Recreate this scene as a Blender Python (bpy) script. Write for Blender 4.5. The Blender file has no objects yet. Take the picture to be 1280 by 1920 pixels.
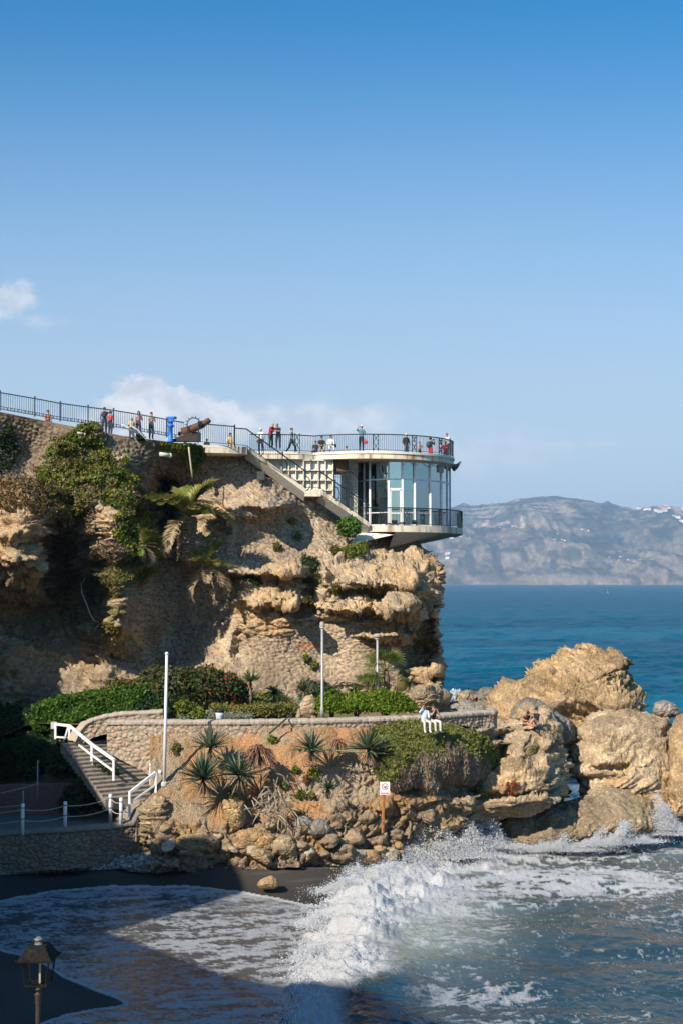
import bpy, math, random
import numpy as np
from mathutils import Vector, Matrix
R = math.radians
random.seed(7); RS = np.random.RandomState(11)
sc = bpy.context.scene; COL = sc.collection
# ---------------------------------------------------------------- camera
F = 2667.0; CAMZ = 14.0; TH = math.atan(132/2667.0)
cd = bpy.data.cameras.new('camera'); cam = bpy.data.objects.new('camera', cd); COL.objects.link(cam)
cd.sensor_fit = 'HORIZONTAL'; cd.sensor_width = 24.0; cd.lens = 24.0*F/1280; cd.clip_start = .5; cd.clip_end = 90000
cam.location = (0, 0, CAMZ); cam.rotation_euler = (R(90)+TH, 0, 0); sc.camera = cam
# ---------------------------------------------------------------- world and sun
SUN_AZ, SUN_EL = R(38), R(36)          # light travels towards +y and +x
w = bpy.data.worlds.new('World'); sc.world = w; w.use_nodes = True
wn = w.node_tree; wn.nodes.clear(); L = wn.links.new
wo = wn.nodes.new('ShaderNodeOutputWorld'); bg = wn.nodes.new('ShaderNodeBackground')
sky = wn.nodes.new('ShaderNodeTexSky'); sky.sky_type = 'NISHITA'; sky.sun_disc = False
sky.sun_elevation = SUN_EL; sky.sun_rotation = R(180)+SUN_AZ
sky.altitude = 20; sky.air_density = 1.0; sky.dust_density = 0.7; sky.ozone_density = 3.0
SKY_STR = 0.105
bg.inputs['Strength'].default_value = SKY_STR
hsv = wn.nodes.new('ShaderNodeHueSaturation'); hsv.inputs['Saturation'].default_value = 1.46; hsv.inputs['Hue'].default_value = .494
L(sky.outputs[0], hsv.inputs['Color'])
# clouds live in the sky itself, by direction (azimuth a, elevation e, in tangent units)
def W(t, **k):
    n = wn.nodes.new(t)
    for a, b in k.items(): setattr(n, a, b)
    return n
def wmath(op, a, b=None, c=None):
    n = W('ShaderNodeMath', operation=op)
    for i, v in enumerate((a, b, c)):
        if v is None: continue
        if isinstance(v, (int, float)): n.inputs[i].default_value = v
        else: L(v, n.inputs[i])
    return n.outputs[0]
tc = W('ShaderNodeTexCoord'); sx = W('ShaderNodeSeparateXYZ'); L(tc.outputs['Generated'], sx.inputs[0])
hy = wmath('MAXIMUM', sx.outputs[1], .02)
ca = wmath('DIVIDE', sx.outputs[0], hy); ce = wmath('DIVIDE', sx.outputs[2], hy)
cv = W('ShaderNodeCombineXYZ'); L(ca, cv.inputs[0]); L(ce, cv.inputs[1])
def wnoise(scale, detail, rough=.6, sy=1.0, off=0.0):
    mp = W('ShaderNodeMapping'); L(cv.outputs[0], mp.inputs[0]); mp.inputs['Scale'].default_value = (1, sy, 1); mp.inputs['Location'].default_value = (off, off*.7, 0)
    n = W('ShaderNodeTexNoise'); n.inputs['Scale'].default_value = scale; n.inputs['Detail'].default_value = detail; n.inputs['Roughness'].default_value = rough
    L(mp.outputs[0], n.inputs['Vector']); return n.outputs['Fac']
def wstep(x, lo, hi):
    m = W('ShaderNodeMapRange'); m.interpolation_type = 'SMOOTHSTEP'; L(x, m.inputs[0])
    m.inputs[1].default_value = lo; m.inputs[2].default_value = hi; return m.outputs[0]
def cloud(cx, cy, rx, ry, nz, amp, lo, hi, strength):
    # an ellipse of cloud in direction space whose edge the noise breaks up
    dx = wmath('DIVIDE', wmath('SUBTRACT', ca, cx), rx); dy = wmath('DIVIDE', wmath('SUBTRACT', ce, cy), ry)
    r = wmath('SQRT', wmath('ADD', wmath('MULTIPLY', dx, dx), wmath('MULTIPLY', dy, dy)))
    v = wmath('ADD', wmath('SUBTRACT', 1.0, r), wmath('MULTIPLY', wmath('SUBTRACT', nz, .5), amp))
    return wmath('MULTIPLY', wstep(v, lo, hi), strength)
n1 = wnoise(55, 9, .62, 1.3); n2 = wnoise(26, 8, .6, 1.8, 3.1); n3 = wnoise(14, 7, .65, 3.0, 8.2)
def px2(px, py): return (px-640)/F, (1092-py)/F
clouds = []
for (px, py, rx, ry, nz, amp, lo, hi, s) in [
    (268, 782, 108, 82, n1, 1.2, .0, .25, .97), (370, 792, 125, 62, n1, 1.3, .0, .4, .9), (180, 795, 70, 36, n1, 1.4, .0, .6, .6),
    (560, 785, 260, 50, n2, 1.8, .0, .7, .62), (740, 850, 460, 80, n3, 1.6, .0, 1.0, .42), (-40, 775, 260, 40, n3, 1.8, .0, 1.0, .28),
    (18, 556, 75, 46, n1, 2.4, .05, .95, .66), (70, 598, 75, 26, n1, 2.6, .1, 1.1, .34), (232, 578, 26, 14, n1, 2.2, .1, 1.2, .16),
    (935, 826, 60, 9, n2, 2.2, .0, .9, .18), (1080, 832, 120, 9, n2, 2.2, .0, .9, .2)]:
    a, e = px2(px, py); clouds.append(cloud(a, e, rx/F, ry/F, nz, amp, lo, hi, s))
tot = clouds[0]
for c in clouds[1:]:
    tot = wmath('SUBTRACT', wmath('ADD', tot, c), wmath('MULTIPLY', tot, c))
shade = wstep(wnoise(38, 6, .55, 1.0, 5.0), .35, .65)
cc = W('ShaderNodeMixRGB'); L(shade, cc.inputs[0])
CB = .75/SKY_STR
cc.inputs[1].default_value = (.66*CB, .70*CB, .77*CB, 1); cc.inputs[2].default_value = (1.0*CB, .985*CB, .97*CB, 1)
# pale band of thin haze low over the horizon
low = wmath('MULTIPLY', wstep(wmath('MULTIPLY', ce, -1.0), -.44, -.02), .84)
hz = W('ShaderNodeMixRGB'); L(low, hz.inputs[0]); L(hsv.outputs[0], hz.inputs[1]); hz.inputs[2].default_value = (.58*CB, .67*CB, .775*CB, 1)
mx = W('ShaderNodeMixRGB'); L(tot, mx.inputs[0]); L(hz.outputs[0], mx.inputs[1]); L(cc.outputs[0], mx.inputs[2])
L(mx.outputs[0], bg.inputs['Color']); L(bg.outputs[0], wo.inputs['Surface'])
sd = bpy.data.lights.new('sun', 'SUN'); sun = bpy.data.objects.new('sun', sd); COL.objects.link(sun)
sd.energy = 5.0; sd.angle = R(.5); sd.color = (1, .91, .78)
LD = Vector((math.sin(SUN_AZ)*math.cos(SUN_EL), math.cos(SUN_AZ)*math.cos(SUN_EL), -math.sin(SUN_EL)))
sun.rotation_euler = LD.to_track_quat('-Z', 'Y').to_euler(); sun.location = (-40, -40, 60)
sc.view_settings.view_transform = 'Standard'; sc.view_settings.look = 'None'; sc.view_settings.gamma = 1
sc.view_settings.exposure = 0.50; sc.view_settings.use_curve_mapping = False
sc.cycles.use_denoising = True
sc.cycles.max_bounces = 6; sc.cycles.diffuse_bounces = 1; sc.cycles.glossy_bounces = 3; sc.cycles.transparent_max_bounces = 12
sc.cycles.volume_bounces = 0; sc.cycles.caustics_reflective = False; sc.cycles.caustics_refractive = False

# ---------------------------------------------------------------- geometry helpers
CT, ST = math.cos(TH), math.sin(TH)
def at(px, py, D):
    px = np.asarray(px, float); py = np.asarray(py, float); D = np.asarray(D, float)
    u = (px-640)/F; v = (960-py)/F; k = D/(CT-v*ST)
    return np.stack([u*k, D+0*u, CAMZ+(ST+v*CT)*k], -1)
def atz(px, py, z):
    px = np.asarray(px, float); py = np.asarray(py, float); z = np.asarray(z, float)
    u = (px-640)/F; v = (960-py)/F; k = (z-CAMZ)/(ST+v*CT)
    return np.stack([u*k, (CT-v*ST)*k, z+0*u], -1)
def V(p): return Vector([float(c) for c in p])
def link(o): COL.objects.link(o); return o
def tag(o, label=None, cat=None, group=None, kind=None):
    if label: o['label'] = label
    if cat: o['category'] = cat
    if group: o['group'] = group
    if kind: o['kind'] = kind
    return o
def empty(name, loc=(0, 0, 0), rz=0.0):
    o = bpy.data.objects.new(name, None); o.location = [float(c) for c in loc]; o.rotation_euler = (0, 0, rz)
    o.empty_display_size = .2; return link(o)
def fast_mesh(name, verts, faces, mats, parent=None, smooth=True, midx=None, attrs=None):
    me = bpy.data.meshes.new(name)
    verts = np.asarray(verts, np.float32).reshape(-1, 3)
    if isinstance(faces, np.ndarray):
        nf, k = faces.shape
        me.vertices.add(len(verts)); me.vertices.foreach_set('co', verts.ravel())
        me.loops.add(nf*k); me.loops.foreach_set('vertex_index', faces.astype(np.int32).ravel())
        me.polygons.add(nf); me.polygons.foreach_set('loop_start', np.arange(0, nf*k, k, dtype=np.int32))
        try: me.polygons.foreach_set('loop_total', np.full(nf, k, np.int32))
        except Exception: pass
        me.update(calc_edges=True)
    else:
        me.from_pydata([tuple(map(float, v)) for v in verts], [], faces); me.update()
    if not isinstance(mats, (list, tuple)): mats = [mats]
    for m in mats: me.materials.append(m)
    if midx is not None: me.polygons.foreach_set('material_index', np.asarray(midx, np.int32))
    me.polygons.foreach_set('use_smooth', np.full(len(me.polygons), smooth, bool))
    for k, a in (attrs or {}).items():
        a = np.asarray(a, np.float32)
        if a.ndim == 1: at_ = me.attributes.new(k, 'FLOAT', 'POINT'); at_.data.foreach_set('value', a)
        else:
            if a.shape[1] == 3: a = np.concatenate([a, np.ones((len(a), 1), np.float32)], 1)
            at_ = me.attributes.new(k, 'FLOAT_COLOR', 'POINT'); at_.data.foreach_set('color', a.astype(np.float32).ravel())
    me.validate(clean_customdata=False)
    o = bpy.data.objects.new(name, me); link(o)
    if parent is not None: o.parent = parent
    return o
class MB:
    """collects boxes, bars, tubes and prisms into one mesh"""
    def __init__(s): s.v = []; s.f = []; s.m = []; s.cur = 0
    def add(s, vs, fs):
        b = len(s.v); s.v += [tuple(map(float, v)) for v in vs]; s.f += [tuple(b+i for i in f) for f in fs]; s.m += [s.cur]*len(fs); return s
    def box(s, c, d, rz=0.0, rx=0.0, ry=0.0):
        M = Matrix.Translation(V(c)) @ Matrix.Rotation(rz, 4, 'Z') @ Matrix.Rotation(ry, 4, 'Y') @ Matrix.Rotation(rx, 4, 'X')
        vs = [M @ Vector((x*d[0]/2, y*d[1]/2, z*d[2]/2)) for x in (-1, 1) for y in (-1, 1) for z in (-1, 1)]
        return s.add(vs, [(0, 1, 3, 2), (4, 6, 7, 5), (0, 4, 5, 1), (2, 3, 7, 6), (0, 2, 6, 4), (1, 5, 7, 3)])
    def bar(s, a, b, r, n=4, r2=None, cap=True, rot=None):
        a, b = V(a), V(b); d = (b-a)
        if d.length < 1e-6: return s
        q = d.to_track_quat('Z', 'Y'); r2 = r if r2 is None else r2; ph = math.pi/4 if rot is None else rot
        vs = [a+q @ Vector((math.cos(ph+2*math.pi*i/n)*r, math.sin(ph+2*math.pi*i/n)*r, 0)) for i in range(n)]
        vs += [b+q @ Vector((math.cos(ph+2*math.pi*i/n)*r2, math.sin(ph+2*math.pi*i/n)*r2, 0)) for i in range(n)]
        fs = [(i, (i+1) % n, n+(i+1) % n, n+i) for i in range(n)]
        if cap: fs += [tuple(range(n))[::-1], tuple(range(n, 2*n))]
        return s.add(vs, fs)
    def tube(s, pts, r, n=6, cap=True):
        pts = [V(p) for p in pts]; rr = r if isinstance(r, (list, tuple, np.ndarray)) else [r]*len(pts)
        vs = []; up = Vector((0, 0, 1))
        for i, p in enumerate(pts):
            d = (pts[min(i+1, len(pts)-1)]-pts[max(i-1, 0)]).normalized()
            a = d.cross(up if abs(d.z) < .95 else Vector((1, 0, 0))).normalized(); b = d.cross(a)
            vs += [p+(a*math.cos(2*math.pi*k/n)+b*math.sin(2*math.pi*k/n))*rr[i] for k in range(n)]
        fs = [(i*n+k, i*n+(k+1) % n, (i+1)*n+(k+1) % n, (i+1)*n+k) for i in range(len(pts)-1) for k in range(n)]
        if cap: fs += [tuple(range(n))[::-1], tuple(range((len(pts)-1)*n, len(pts)*n))]
        return s.add(vs, fs)
    def prism(s, poly, z0, z1):
        n = len(poly); z0 = [z0]*n if isinstance(z0, (int, float)) else z0; z1 = [z1]*n if isinstance(z1, (int, float)) else z1
        vs = [(p[0], p[1], z0[i]) for i, p in enumerate(poly)]+[(p[0], p[1], z1[i]) for i, p in enumerate(poly)]
        return s.add(vs, [(i, (i+1) % n, n+(i+1) % n, n+i) for i in range(n)]+[tuple(range(n))[::-1], tuple(range(n, 2*n))])
    def lathe(s, c, prof, n=12):
        vs = [(c[0]+r*math.cos(2*math.pi*k/n), c[1]+r*math.sin(2*math.pi*k/n), c[2]+z) for (r, z) in prof for k in range(n)]
        fs = [(i*n+k, i*n+(k+1) % n, (i+1)*n+(k+1) % n, (i+1)*n+k) for i in range(len(prof)-1) for k in range(n)]
        fs += [tuple(range(n))[::-1], tuple(range((len(prof)-1)*n, len(prof)*n))]
        return s.add(vs, fs)
    def ball(s, c, r, n=10, m=7):
        r = (r, r, r) if isinstance(r, (int, float)) else r
        vs = []; fs = []
        for i in range(m+1):
            t = math.pi*i/m
            for k in range(n): vs.append((c[0]+r[0]*math.sin(t)*math.cos(2*math.pi*k/n), c[1]+r[1]*math.sin(t)*math.sin(2*math.pi*k/n), c[2]+r[2]*math.cos(t)))
        fs = [(i*n+k, (i+1)*n+k, (i+1)*n+(k+1) % n, i*n+(k+1) % n) for i in range(m) for k in range(n)]
        return s.add(vs, fs)
    def build(s, name, mats, parent=None, smooth=False):
        me = bpy.data.meshes.new(name); me.from_pydata(s.v, [], s.f)
        if not isinstance(mats, (list, tuple)): mats = [mats]
        for m in mats: me.materials.append(m)
        me.polygons.foreach_set('material_index', s.m); me.polygons.foreach_set('use_smooth', [smooth]*len(s.f)); me.update()
        o = bpy.data.objects.new(name, me); link(o)
        if parent is not None: o.parent = parent
        return o
def loc_to(pts, o):
    c = Vector(o.location); return [V(p)-c for p in pts]
# ---------------------------------------------------------------- numpy noise
def _h(ix, iy, iz, s):
    h = (ix.astype(np.int64)*374761393+iy.astype(np.int64)*668265263+iz.astype(np.int64)*2147483647+s*1274126177) & 0xffffffff
    h = ((h ^ (h >> 13))*1274126177) & 0xffffffff; h = ((h ^ (h >> 16))*2246822519) & 0xffffffff
    return ((h ^ (h >> 15)) & 0xffffff)/float(0xffffff)
def vn(P, s=0):
    P = np.asarray(P, float); I = np.floor(P).astype(np.int64); f = P-I; u = f*f*f*(f*(f*6-15)+10)
    x, y, z = I[..., 0], I[..., 1], I[..., 2]; r = 0
    for a in (0, 1):
        wx = u[..., 0] if a else 1-u[..., 0]
        for b in (0, 1):
            wy = u[..., 1] if b else 1-u[..., 1]
            for c in (0, 1):
                wz = u[..., 2] if c else 1-u[..., 2]
                r = r+wx*wy*wz*_h(x+a, y+b, z+c, s)
    return r*2-1
def fbm(P, o=4, s=0, g=.5):
    P = np.asarray(P, float); r = 0; a = 1; t = 0
    for i in range(o): r = r+a*vn(P*(2.03**i)+i*17.3, s+i); t += a; a *= g
    return r/t
def rdg(P, o=4, s=0, g=.5):
    P = np.asarray(P, float); r = 0; a = 1; t = 0
    for i in range(o): r = r+a*(1-np.abs(vn(P*(2.07**i)+i*11.1, s+i))*2); t += a; a *= g
    return r/t
def worley(P, s=0):
    P = np.asarray(P, float); I = np.floor(P).astype(np.int64); f = P-I
    F1 = np.full(P.shape[:-1], 9.); F2 = F1.copy(); ID = np.zeros(P.shape[:-1])
    for a in (-1, 0, 1):
        for b in (-1, 0, 1):
            for c in (-1, 0, 1):
                x, y, z = I[..., 0]+a, I[..., 1]+b, I[..., 2]+c
                d = np.sqrt((a+_h(x, y, z, s)-f[..., 0])**2+(b+_h(x, y, z, s+1)-f[..., 1])**2+(c+_h(x, y, z, s+2)-f[..., 2])**2)
                m = d < F1; F2 = np.where(m, F1, np.minimum(F2, d)); ID = np.where(m, _h(x, y, z, s+5), ID); F1 = np.where(m, d, F1)
    return F1, F2, ID
def sst(a, b, x): t = np.clip((x-a)/(b-a), 0, 1); return t*t*(3-2*t)
def mix(a, b, t):
    a = np.asarray(a, float); b = np.asarray(b, float); t = np.asarray(t)[..., None]; return a*(1-t)+b*t
def sdp(poly, X, Y):
    """signed distance to polygon, negative inside"""
    poly = np.asarray(poly, float); d = np.full(X.shape, 1e9); ins = np.zeros(X.shape, bool); n = len(poly)
    for i in range(n):
        a = poly[i]; b = poly[(i+1) % n]; e = b-a; t = np.clip(((X-a[0])*e[0]+(Y-a[1])*e[1])/(e@e+1e-9), 0, 1)
        d = np.minimum(d, np.hypot(X-a[0]-t*e[0], Y-a[1]-t*e[1]))
        c = ((a[1] > Y) != (b[1] > Y)) & (X < (b[0]-a[0])*(Y-a[1])/(b[1]-a[1]+1e-12)+a[0]); ins ^= c
    return np.where(ins, -d, d)
def tps(ctrl, lam=.02):
    C = np.asarray(ctrl, float); p = C[:, :2]/100; n = len(p)
    def U(r2): return np.where(r2 > 1e-12, r2*np.log(np.maximum(r2, 1e-12)), 0)
    K = U(((p[:, None]-p[None])**2).sum(-1))+lam*np.eye(n); Pm = np.c_[np.ones(n), p]
    A = np.zeros((n+3, n+3)); A[:n, :n] = K; A[:n, n:] = Pm; A[n:, :n] = Pm.T
    wv = np.linalg.solve(A, np.r_[C[:, 2], 0, 0, 0])
    def f(X, Y):
        X = np.asarray(X)/100.; Y = np.asarray(Y)/100.; r = wv[n]+wv[n+1]*X+wv[n+2]*Y
        for i in range(n): r = r+wv[i]*U((X-p[i, 0])**2+(Y-p[i, 1])**2)
        return r
    return f
def interp(x, pts): pts = np.asarray(pts, float); return np.interp(x, pts[:, 0], pts[:, 1])
def gnorm(P):
    du = np.gradient(P, axis=1); dv = np.gradient(P, axis=0); n = np.cross(dv, du)
    return n/(np.linalg.norm(n, axis=-1, keepdims=True)+1e-9)
def gfaces(h, w_):
    i = np.arange(h*w_).reshape(h, w_); return np.stack([i[:-1, :-1], i[1:, :-1], i[1:, 1:], i[:-1, 1:]], -1).reshape(-1, 4)
def sub_mesh(name, P, faces, sel, mats, attrs, **k):
    fs = faces[sel]; used, inv = np.unique(fs, return_inverse=True)
    return fast_mesh(name, P.reshape(-1, 3)[used], inv.reshape(fs.shape), mats, attrs={a: v.reshape(P.reshape(-1, 3).shape[0], *v.shape[2:] if v.ndim > 2 else ())[used] for a, v in attrs.items()}, **k)
# ---------------------------------------------------------------- materials
def newmat(name):
    m = bpy.data.materials.new(name); m.use_nodes = True; nt = m.node_tree; b = nt.nodes['Principled BSDF']; return m, nt, b
def nd(nt, t, **k):
    n = nt.nodes.new(t)
    for a, b in k.items(): setattr(n, a, b)
    return n
def vmat(name, rough=.9, b1=(6, .25, .05), b2=(28, .3, .02), vor=None, mottle=.25, spec=.2, attr='col'):
    """colour from the attribute col, mottled and bumped by noise in object space"""
    m, nt, b = newmat(name); l = nt.links.new
    tc = nd(nt, 'ShaderNodeTexCoord'); A = nd(nt, 'ShaderNodeAttribute', attribute_name=attr)
    n1 = nd(nt, 'ShaderNodeTexNoise'); n1.inputs['Scale'].default_value = b1[0]; n1.inputs['Detail'].default_value = 5; l(tc.outputs['Object'], n1.inputs['Vector'])
    n2 = nd(nt, 'ShaderNodeTexNoise'); n2.inputs['Scale'].default_value = b2[0]; n2.inputs['Detail'].default_value = 3; l(tc.outputs['Object'], n2.inputs['Vector'])
    mr = nd(nt, 'ShaderNodeMapRange'); l(n2.outputs['Fac'], mr.inputs[0]); mr.inputs[1].default_value = .3; mr.inputs[2].default_value = .7; mr.inputs[3].default_value = 1-mottle; mr.inputs[4].default_value = 1+mottle
    mu = nd(nt, 'ShaderNodeVectorMath', operation='SCALE'); l(A.outputs['Color'], mu.inputs[0]); l(mr.outputs[0], mu.inputs['Scale']); out = mu.outputs[0]
    bp = nd(nt, 'ShaderNodeBump'); bp.inputs['Strength'].default_value = b1[1]; bp.inputs['Distance'].default_value = b1[2]; l(n1.outputs['Fac'], bp.inputs['Height'])
    bq = nd(nt, 'ShaderNodeBump'); bq.inputs['Strength'].default_value = b2[1]; bq.inputs['Distance'].default_value = b2[2]; l(n2.outputs['Fac'], bq.inputs['Height']); l(bp.outputs[0], bq.inputs['Normal'])
    last = bq
    if vor:   # pebbles set in the rock
        vo = nd(nt, 'ShaderNodeTexVoronoi'); vo.inputs['Scale'].default_value = vor[0]; l(tc.outputs['Object'], vo.inputs['Vector'])
        sx = nd(nt, 'ShaderNodeSeparateColor'); l(vo.outputs['Color'], sx.inputs[0])
        m2 = nd(nt, 'ShaderNodeMapRange'); l(sx.outputs[0], m2.inputs[0]); m2.inputs[1].default_value = .55; m2.inputs[3].default_value = 1-vor[2]*.35; m2.inputs[4].default_value = 1+vor[2]
        s2 = nd(nt, 'ShaderNodeVectorMath', operation='SCALE'); l(out, s2.inputs[0]); l(m2.outputs[0], s2.inputs['Scale']); out = s2.outputs[0]
        bv = nd(nt, 'ShaderNodeBump', invert=True); bv.inputs['Strength'].default_value = vor[1]; bv.inputs['Distance'].default_value = .06; l(vo.outputs['Distance'], bv.inputs['Height']); l(bq.outputs[0], bv.inputs['Normal']); last = bv
    l(out, b.inputs['Base Color']); l(last.outputs[0], b.inputs['Normal'])
    b.inputs['Roughness'].default_value = rough; b.inputs['Specular IOR Level'].default_value = spec
    return m
_pm = {}
def pm(name, col, rough=.6, metal=0.0, nscale=8, namt=.12, bump=.1, bscale=40, spec=.4, stain=None):
    """painted/plain surface: slight colour variation, fine bump, optional stains"""
    if name in _pm: return _pm[name]
    m, nt, b = newmat(name); l = nt.links.new; tc = nd(nt, 'ShaderNodeTexCoord')
    n = nd(nt, 'ShaderNodeTexNoise'); n.inputs['Scale'].default_value = nscale; n.inputs['Detail'].default_value = 5; l(tc.outputs['Object'], n.inputs['Vector'])
    cr = nd(nt, 'ShaderNodeValToRGB'); c = np.array(col); cr.color_ramp.elements[0].position = .3; cr.color_ramp.elements[1].position = .7
    cr.color_ramp.elements[0].color = (*np.clip(c*(1-namt), 0, 1), 1); cr.color_ramp.elements[1].color = (*np.clip(c*(1+namt), 0, 1), 1); l(n.outputs['Fac'], cr.inputs[0]); out = cr.outputs[0]
    if stain:
        scol, lo, hi, ssc = stain
        mp = nd(nt, 'ShaderNodeMapping'); mp.inputs['Scale'].default_value = (ssc, ssc, ssc*.22); l(tc.outputs['Object'], mp.inputs[0])
        ns = nd(nt, 'ShaderNodeTexNoise'); ns.inputs['Scale'].default_value = 1; ns.inputs['Detail'].default_value = 6; l(mp.outputs[0], ns.inputs['Vector'])
        mr = nd(nt, 'ShaderNodeMapRange'); l(ns.outputs['Fac'], mr.inputs[0]); mr.inputs[1].default_value = lo; mr.inputs[2].default_value = hi
        mm = nd(nt, 'ShaderNodeMixRGB'); l(mr.outputs[0], mm.inputs[0]); l(out, mm.inputs[1]); mm.inputs[2].default_value = (*scol, 1); out = mm.outputs[0]
    l(out, b.inputs['Base Color']); b.inputs['Roughness'].default_value = rough; b.inputs['Metallic'].default_value = metal; b.inputs['Specular IOR Level'].default_value = spec
    n2 = nd(nt, 'ShaderNodeTexNoise'); n2.inputs['Scale'].default_value = bscale; l(tc.outputs['Object'], n2.inputs['Vector'])
    bp = nd(nt, 'ShaderNodeBump'); bp.inputs['Strength'].default_value = bump; bp.inputs['Distance'].default_value = .02; l(n2.outputs['Fac'], bp.inputs['Height']); l(bp.outputs[0], b.inputs['Normal'])
    _pm[name] = m; return m
def leafmat(name, rough=.55, trans=.25):
    m, nt, b = newmat(name); l = nt.links.new; A = nd(nt, 'ShaderNodeAttribute', attribute_name='col')
    l(A.outputs['Color'], b.inputs['Base Color']); b.inputs['Roughness'].default_value = rough; b.inputs['Specular IOR Level'].default_value = .25
    tr = nd(nt, 'ShaderNodeBsdfTranslucent'); l(A.outputs['Color'], tr.inputs[0]); mx = nd(nt, 'ShaderNodeMixShader'); mx.inputs[0].default_value = trans
    l(b.outputs[0], mx.inputs[1]); l(tr.outputs[0], mx.inputs[2]); l(mx.outputs[0], nt.nodes['Material Output'].inputs['Surface']); return m
M_ROCK = vmat('rock', b1=(3.2, .6, .12), b2=(16, .6, .05), vor=(9, .3, .40), mottle=.30)
M_CLIFF = vmat('cliff_rock', b1=(2.6, .8, .22), b2=(12, .7, .08), mottle=.34, vor=(6, .15, .25))
M_MASON = vmat('rubble_masonry', b1=(7, .5, .08), b2=(24, .5, .04), mottle=.26)
M_SOIL = vmat('soil_bank', b1=(4, .8, .20), b2=(16, .8, .08), mottle=.36)
M_SAND = vmat('dark_sand', rough=.8, b1=(1.5, .12, .05), b2=(60, .2, .01), mottle=.12)
M_LEAF = leafmat('foliage')
# ================================================================ cliff
cliff_ctrl = [(-160,750,85.5),(0,775,86),(120,795,87),(230,815,88),(330,830,89),(400,840,90),(470,860,90.8),(600,940,92.2),(640,980,92.8),(690,1003,93.6),(740,1022,94.6),(780,1024,95.5),(700,1032,92.8),(745,1036,93.2),(782,1038,94),
 (0,850,86.6),(60,895,86.8),(-160,880,86),(150,830,86.6),(150,895,85.6),(225,930,85.2),(110,935,84.8),
 (0,930,83.4),(60,940,83.2),(80,1000,83.2),(-20,1000,82.8),(-160,1000,82.5),(0,1070,82.8),(70,1070,83.2),
 (0,1120,87.5),(60,1120,88),(115,1010,88),(110,1080,89.5),(150,1120,90.5),(160,1200,89.8),(-160,1150,87),(-160,1330,86.5),
 (180,960,84.8),(210,1000,84.4),(235,1050,84.2),(215,1100,84),(215,1150,84),(215,1190,84.4),(215,1235,87.5),
 (0,1200,88),(60,1250,87.8),(0,1330,86.6),(100,1300,86.7),(170,1290,86.2),(200,1265,86.2),
 (310,940,92.5),(310,1000,92),(300,1080,90.2),(350,1120,90.2),(400,1150,89.6),(300,1200,89.2),(400,1230,88),(440,1180,87.8),(440,1100,88.5),
 (365,1040,89.2),(420,900,90.4),(430,960,89.8),(510,940,89.6),(550,1000,90.6),(480,1020,89.8),(620,1020,90.2),
 (480,1080,88),(540,1080,87.6),(600,1060,88.5),(700,1060,88.2),(780,1065,88.2),(815,1085,88.5),
 (480,1140,87.2),(600,1120,87.3),(700,1130,86.6),(800,1130,86.8),(560,1220,87.2),(650,1220,87.2),(750,1200,86.9),(800,1200,87.8),(800,1260,88),
 (560,1300,86),(650,1300,86),(750,1290,86),(450,1300,85.5),(350,1290,85.5),(800,1310,84),
 (250,1345,84.5),(450,1345,84.5),(650,1345,84.5),(770,1345,82),(815,1345,79)]
cliffD = tps(cliff_ctrl, .01)
BUMPS = [(42,985,62,60,-1.1,2),(36,1050,58,28,-.9,2),(205,1010,50,70,-1.0,2),(215,1120,34,80,-.8,2),(222,1175,26,30,-.6,2),
 (307,950,34,52,5.5,2),(112,1050,30,75,3.6,2),(150,1125,50,45,2.6,2),(60,1150,70,40,1.6,2),(508,948,46,20,-1.5,2),(470,965,60,24,-.5,2),(565,1003,20,40,.3,2),
 (528,1075,50,16,-1.5,2),(455,1072,44,14,-.9,2),(500,1130,70,18,-1.1,2),(602,1085,14,20,-.6,2),(585,1100,18,26,1.1,1.5),
 (640,1100,75,10,-.6,2),(720,1092,90,9,-.7,2),(700,1113,75,8,.9,2),(780,1100,40,30,-.6,2),(690,1145,90,14,-1.5,2.5),(770,1148,60,16,-1.0,2),
 (735,1193,62,11,-1.3,3),(800,1165,14,22,1.2,2),(795,1215,26,32,2.2,2),(812,1208,20,16,-.9,2),(800,1258,24,18,-1.2,2),(765,1240,14,50,.9,2),
 (803,1293,22,14,-1.0,2),(770,1300,24,22,1.6,2),(812,1320,16,20,-.7,2),(700,1310,120,26,.6,2),(350,1030,22,60,-.9,2),(452,1215,16,34,.8,1.5),
 (540,1128,20,12,-.7,2),(560,1145,30,12,.9,2),(575,980,30,18,.2,2),(600,1000,80,30,.0,2)]
def ledges(P, s, k=.85, warp=1.6, tilt=0.0):
    z = (P[..., 2]+tilt*P[..., 0])*k+fbm(P*.22, 3, s)*warp; t = z-np.floor(z)
    prof = np.where(t < .8, t/.8, (1-t)/.2)          # juts out more towards the top of a bed, then undercut
    return prof**1.3-.5, np.floor(z)
ytop_p = [(-400,733),(-160,748),(0,772),(120,796),(230,817),(330,830),(387,838),(455,846),(500,876),(690,1003),(790,1018),(900,1018)]
edge_p = [(1005,776),(1022,786),(1040,796),(1052,800),(1062,818),(1072,827),(1095,829),(1120,822),(1160,819),(1200,821),(1230,822),(1262,826),(1300,830),(1330,824),(1360,822)]
nu, nv = 500, 300
u = np.linspace(0, 1, nu)[None, :]+np.zeros((nv, 1)); v = np.linspace(0, 1, nv)[:, None]+np.zeros((1, nu))
ed = interp(1018+v*(1345-1018), edge_p); PX = -160+u*(ed+160); yt = interp(PX, ytop_p); PY = yt+v*(1345-yt)
for _ in range(2): ed = interp(PY[:, -1:]+0*v, edge_p); PX = -160+u*(ed+160); yt = interp(PX, ytop_p); PY = yt+v*(1345-yt)
wob = fbm(np.stack([PX/24, PY/24, 0*PX], -1), 3, 61)*7
wob2 = fbm(np.stack([PX/24, PY/24, 0*PX+9], -1), 3, 67)*7
D = cliffD(PX, PY)
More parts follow.
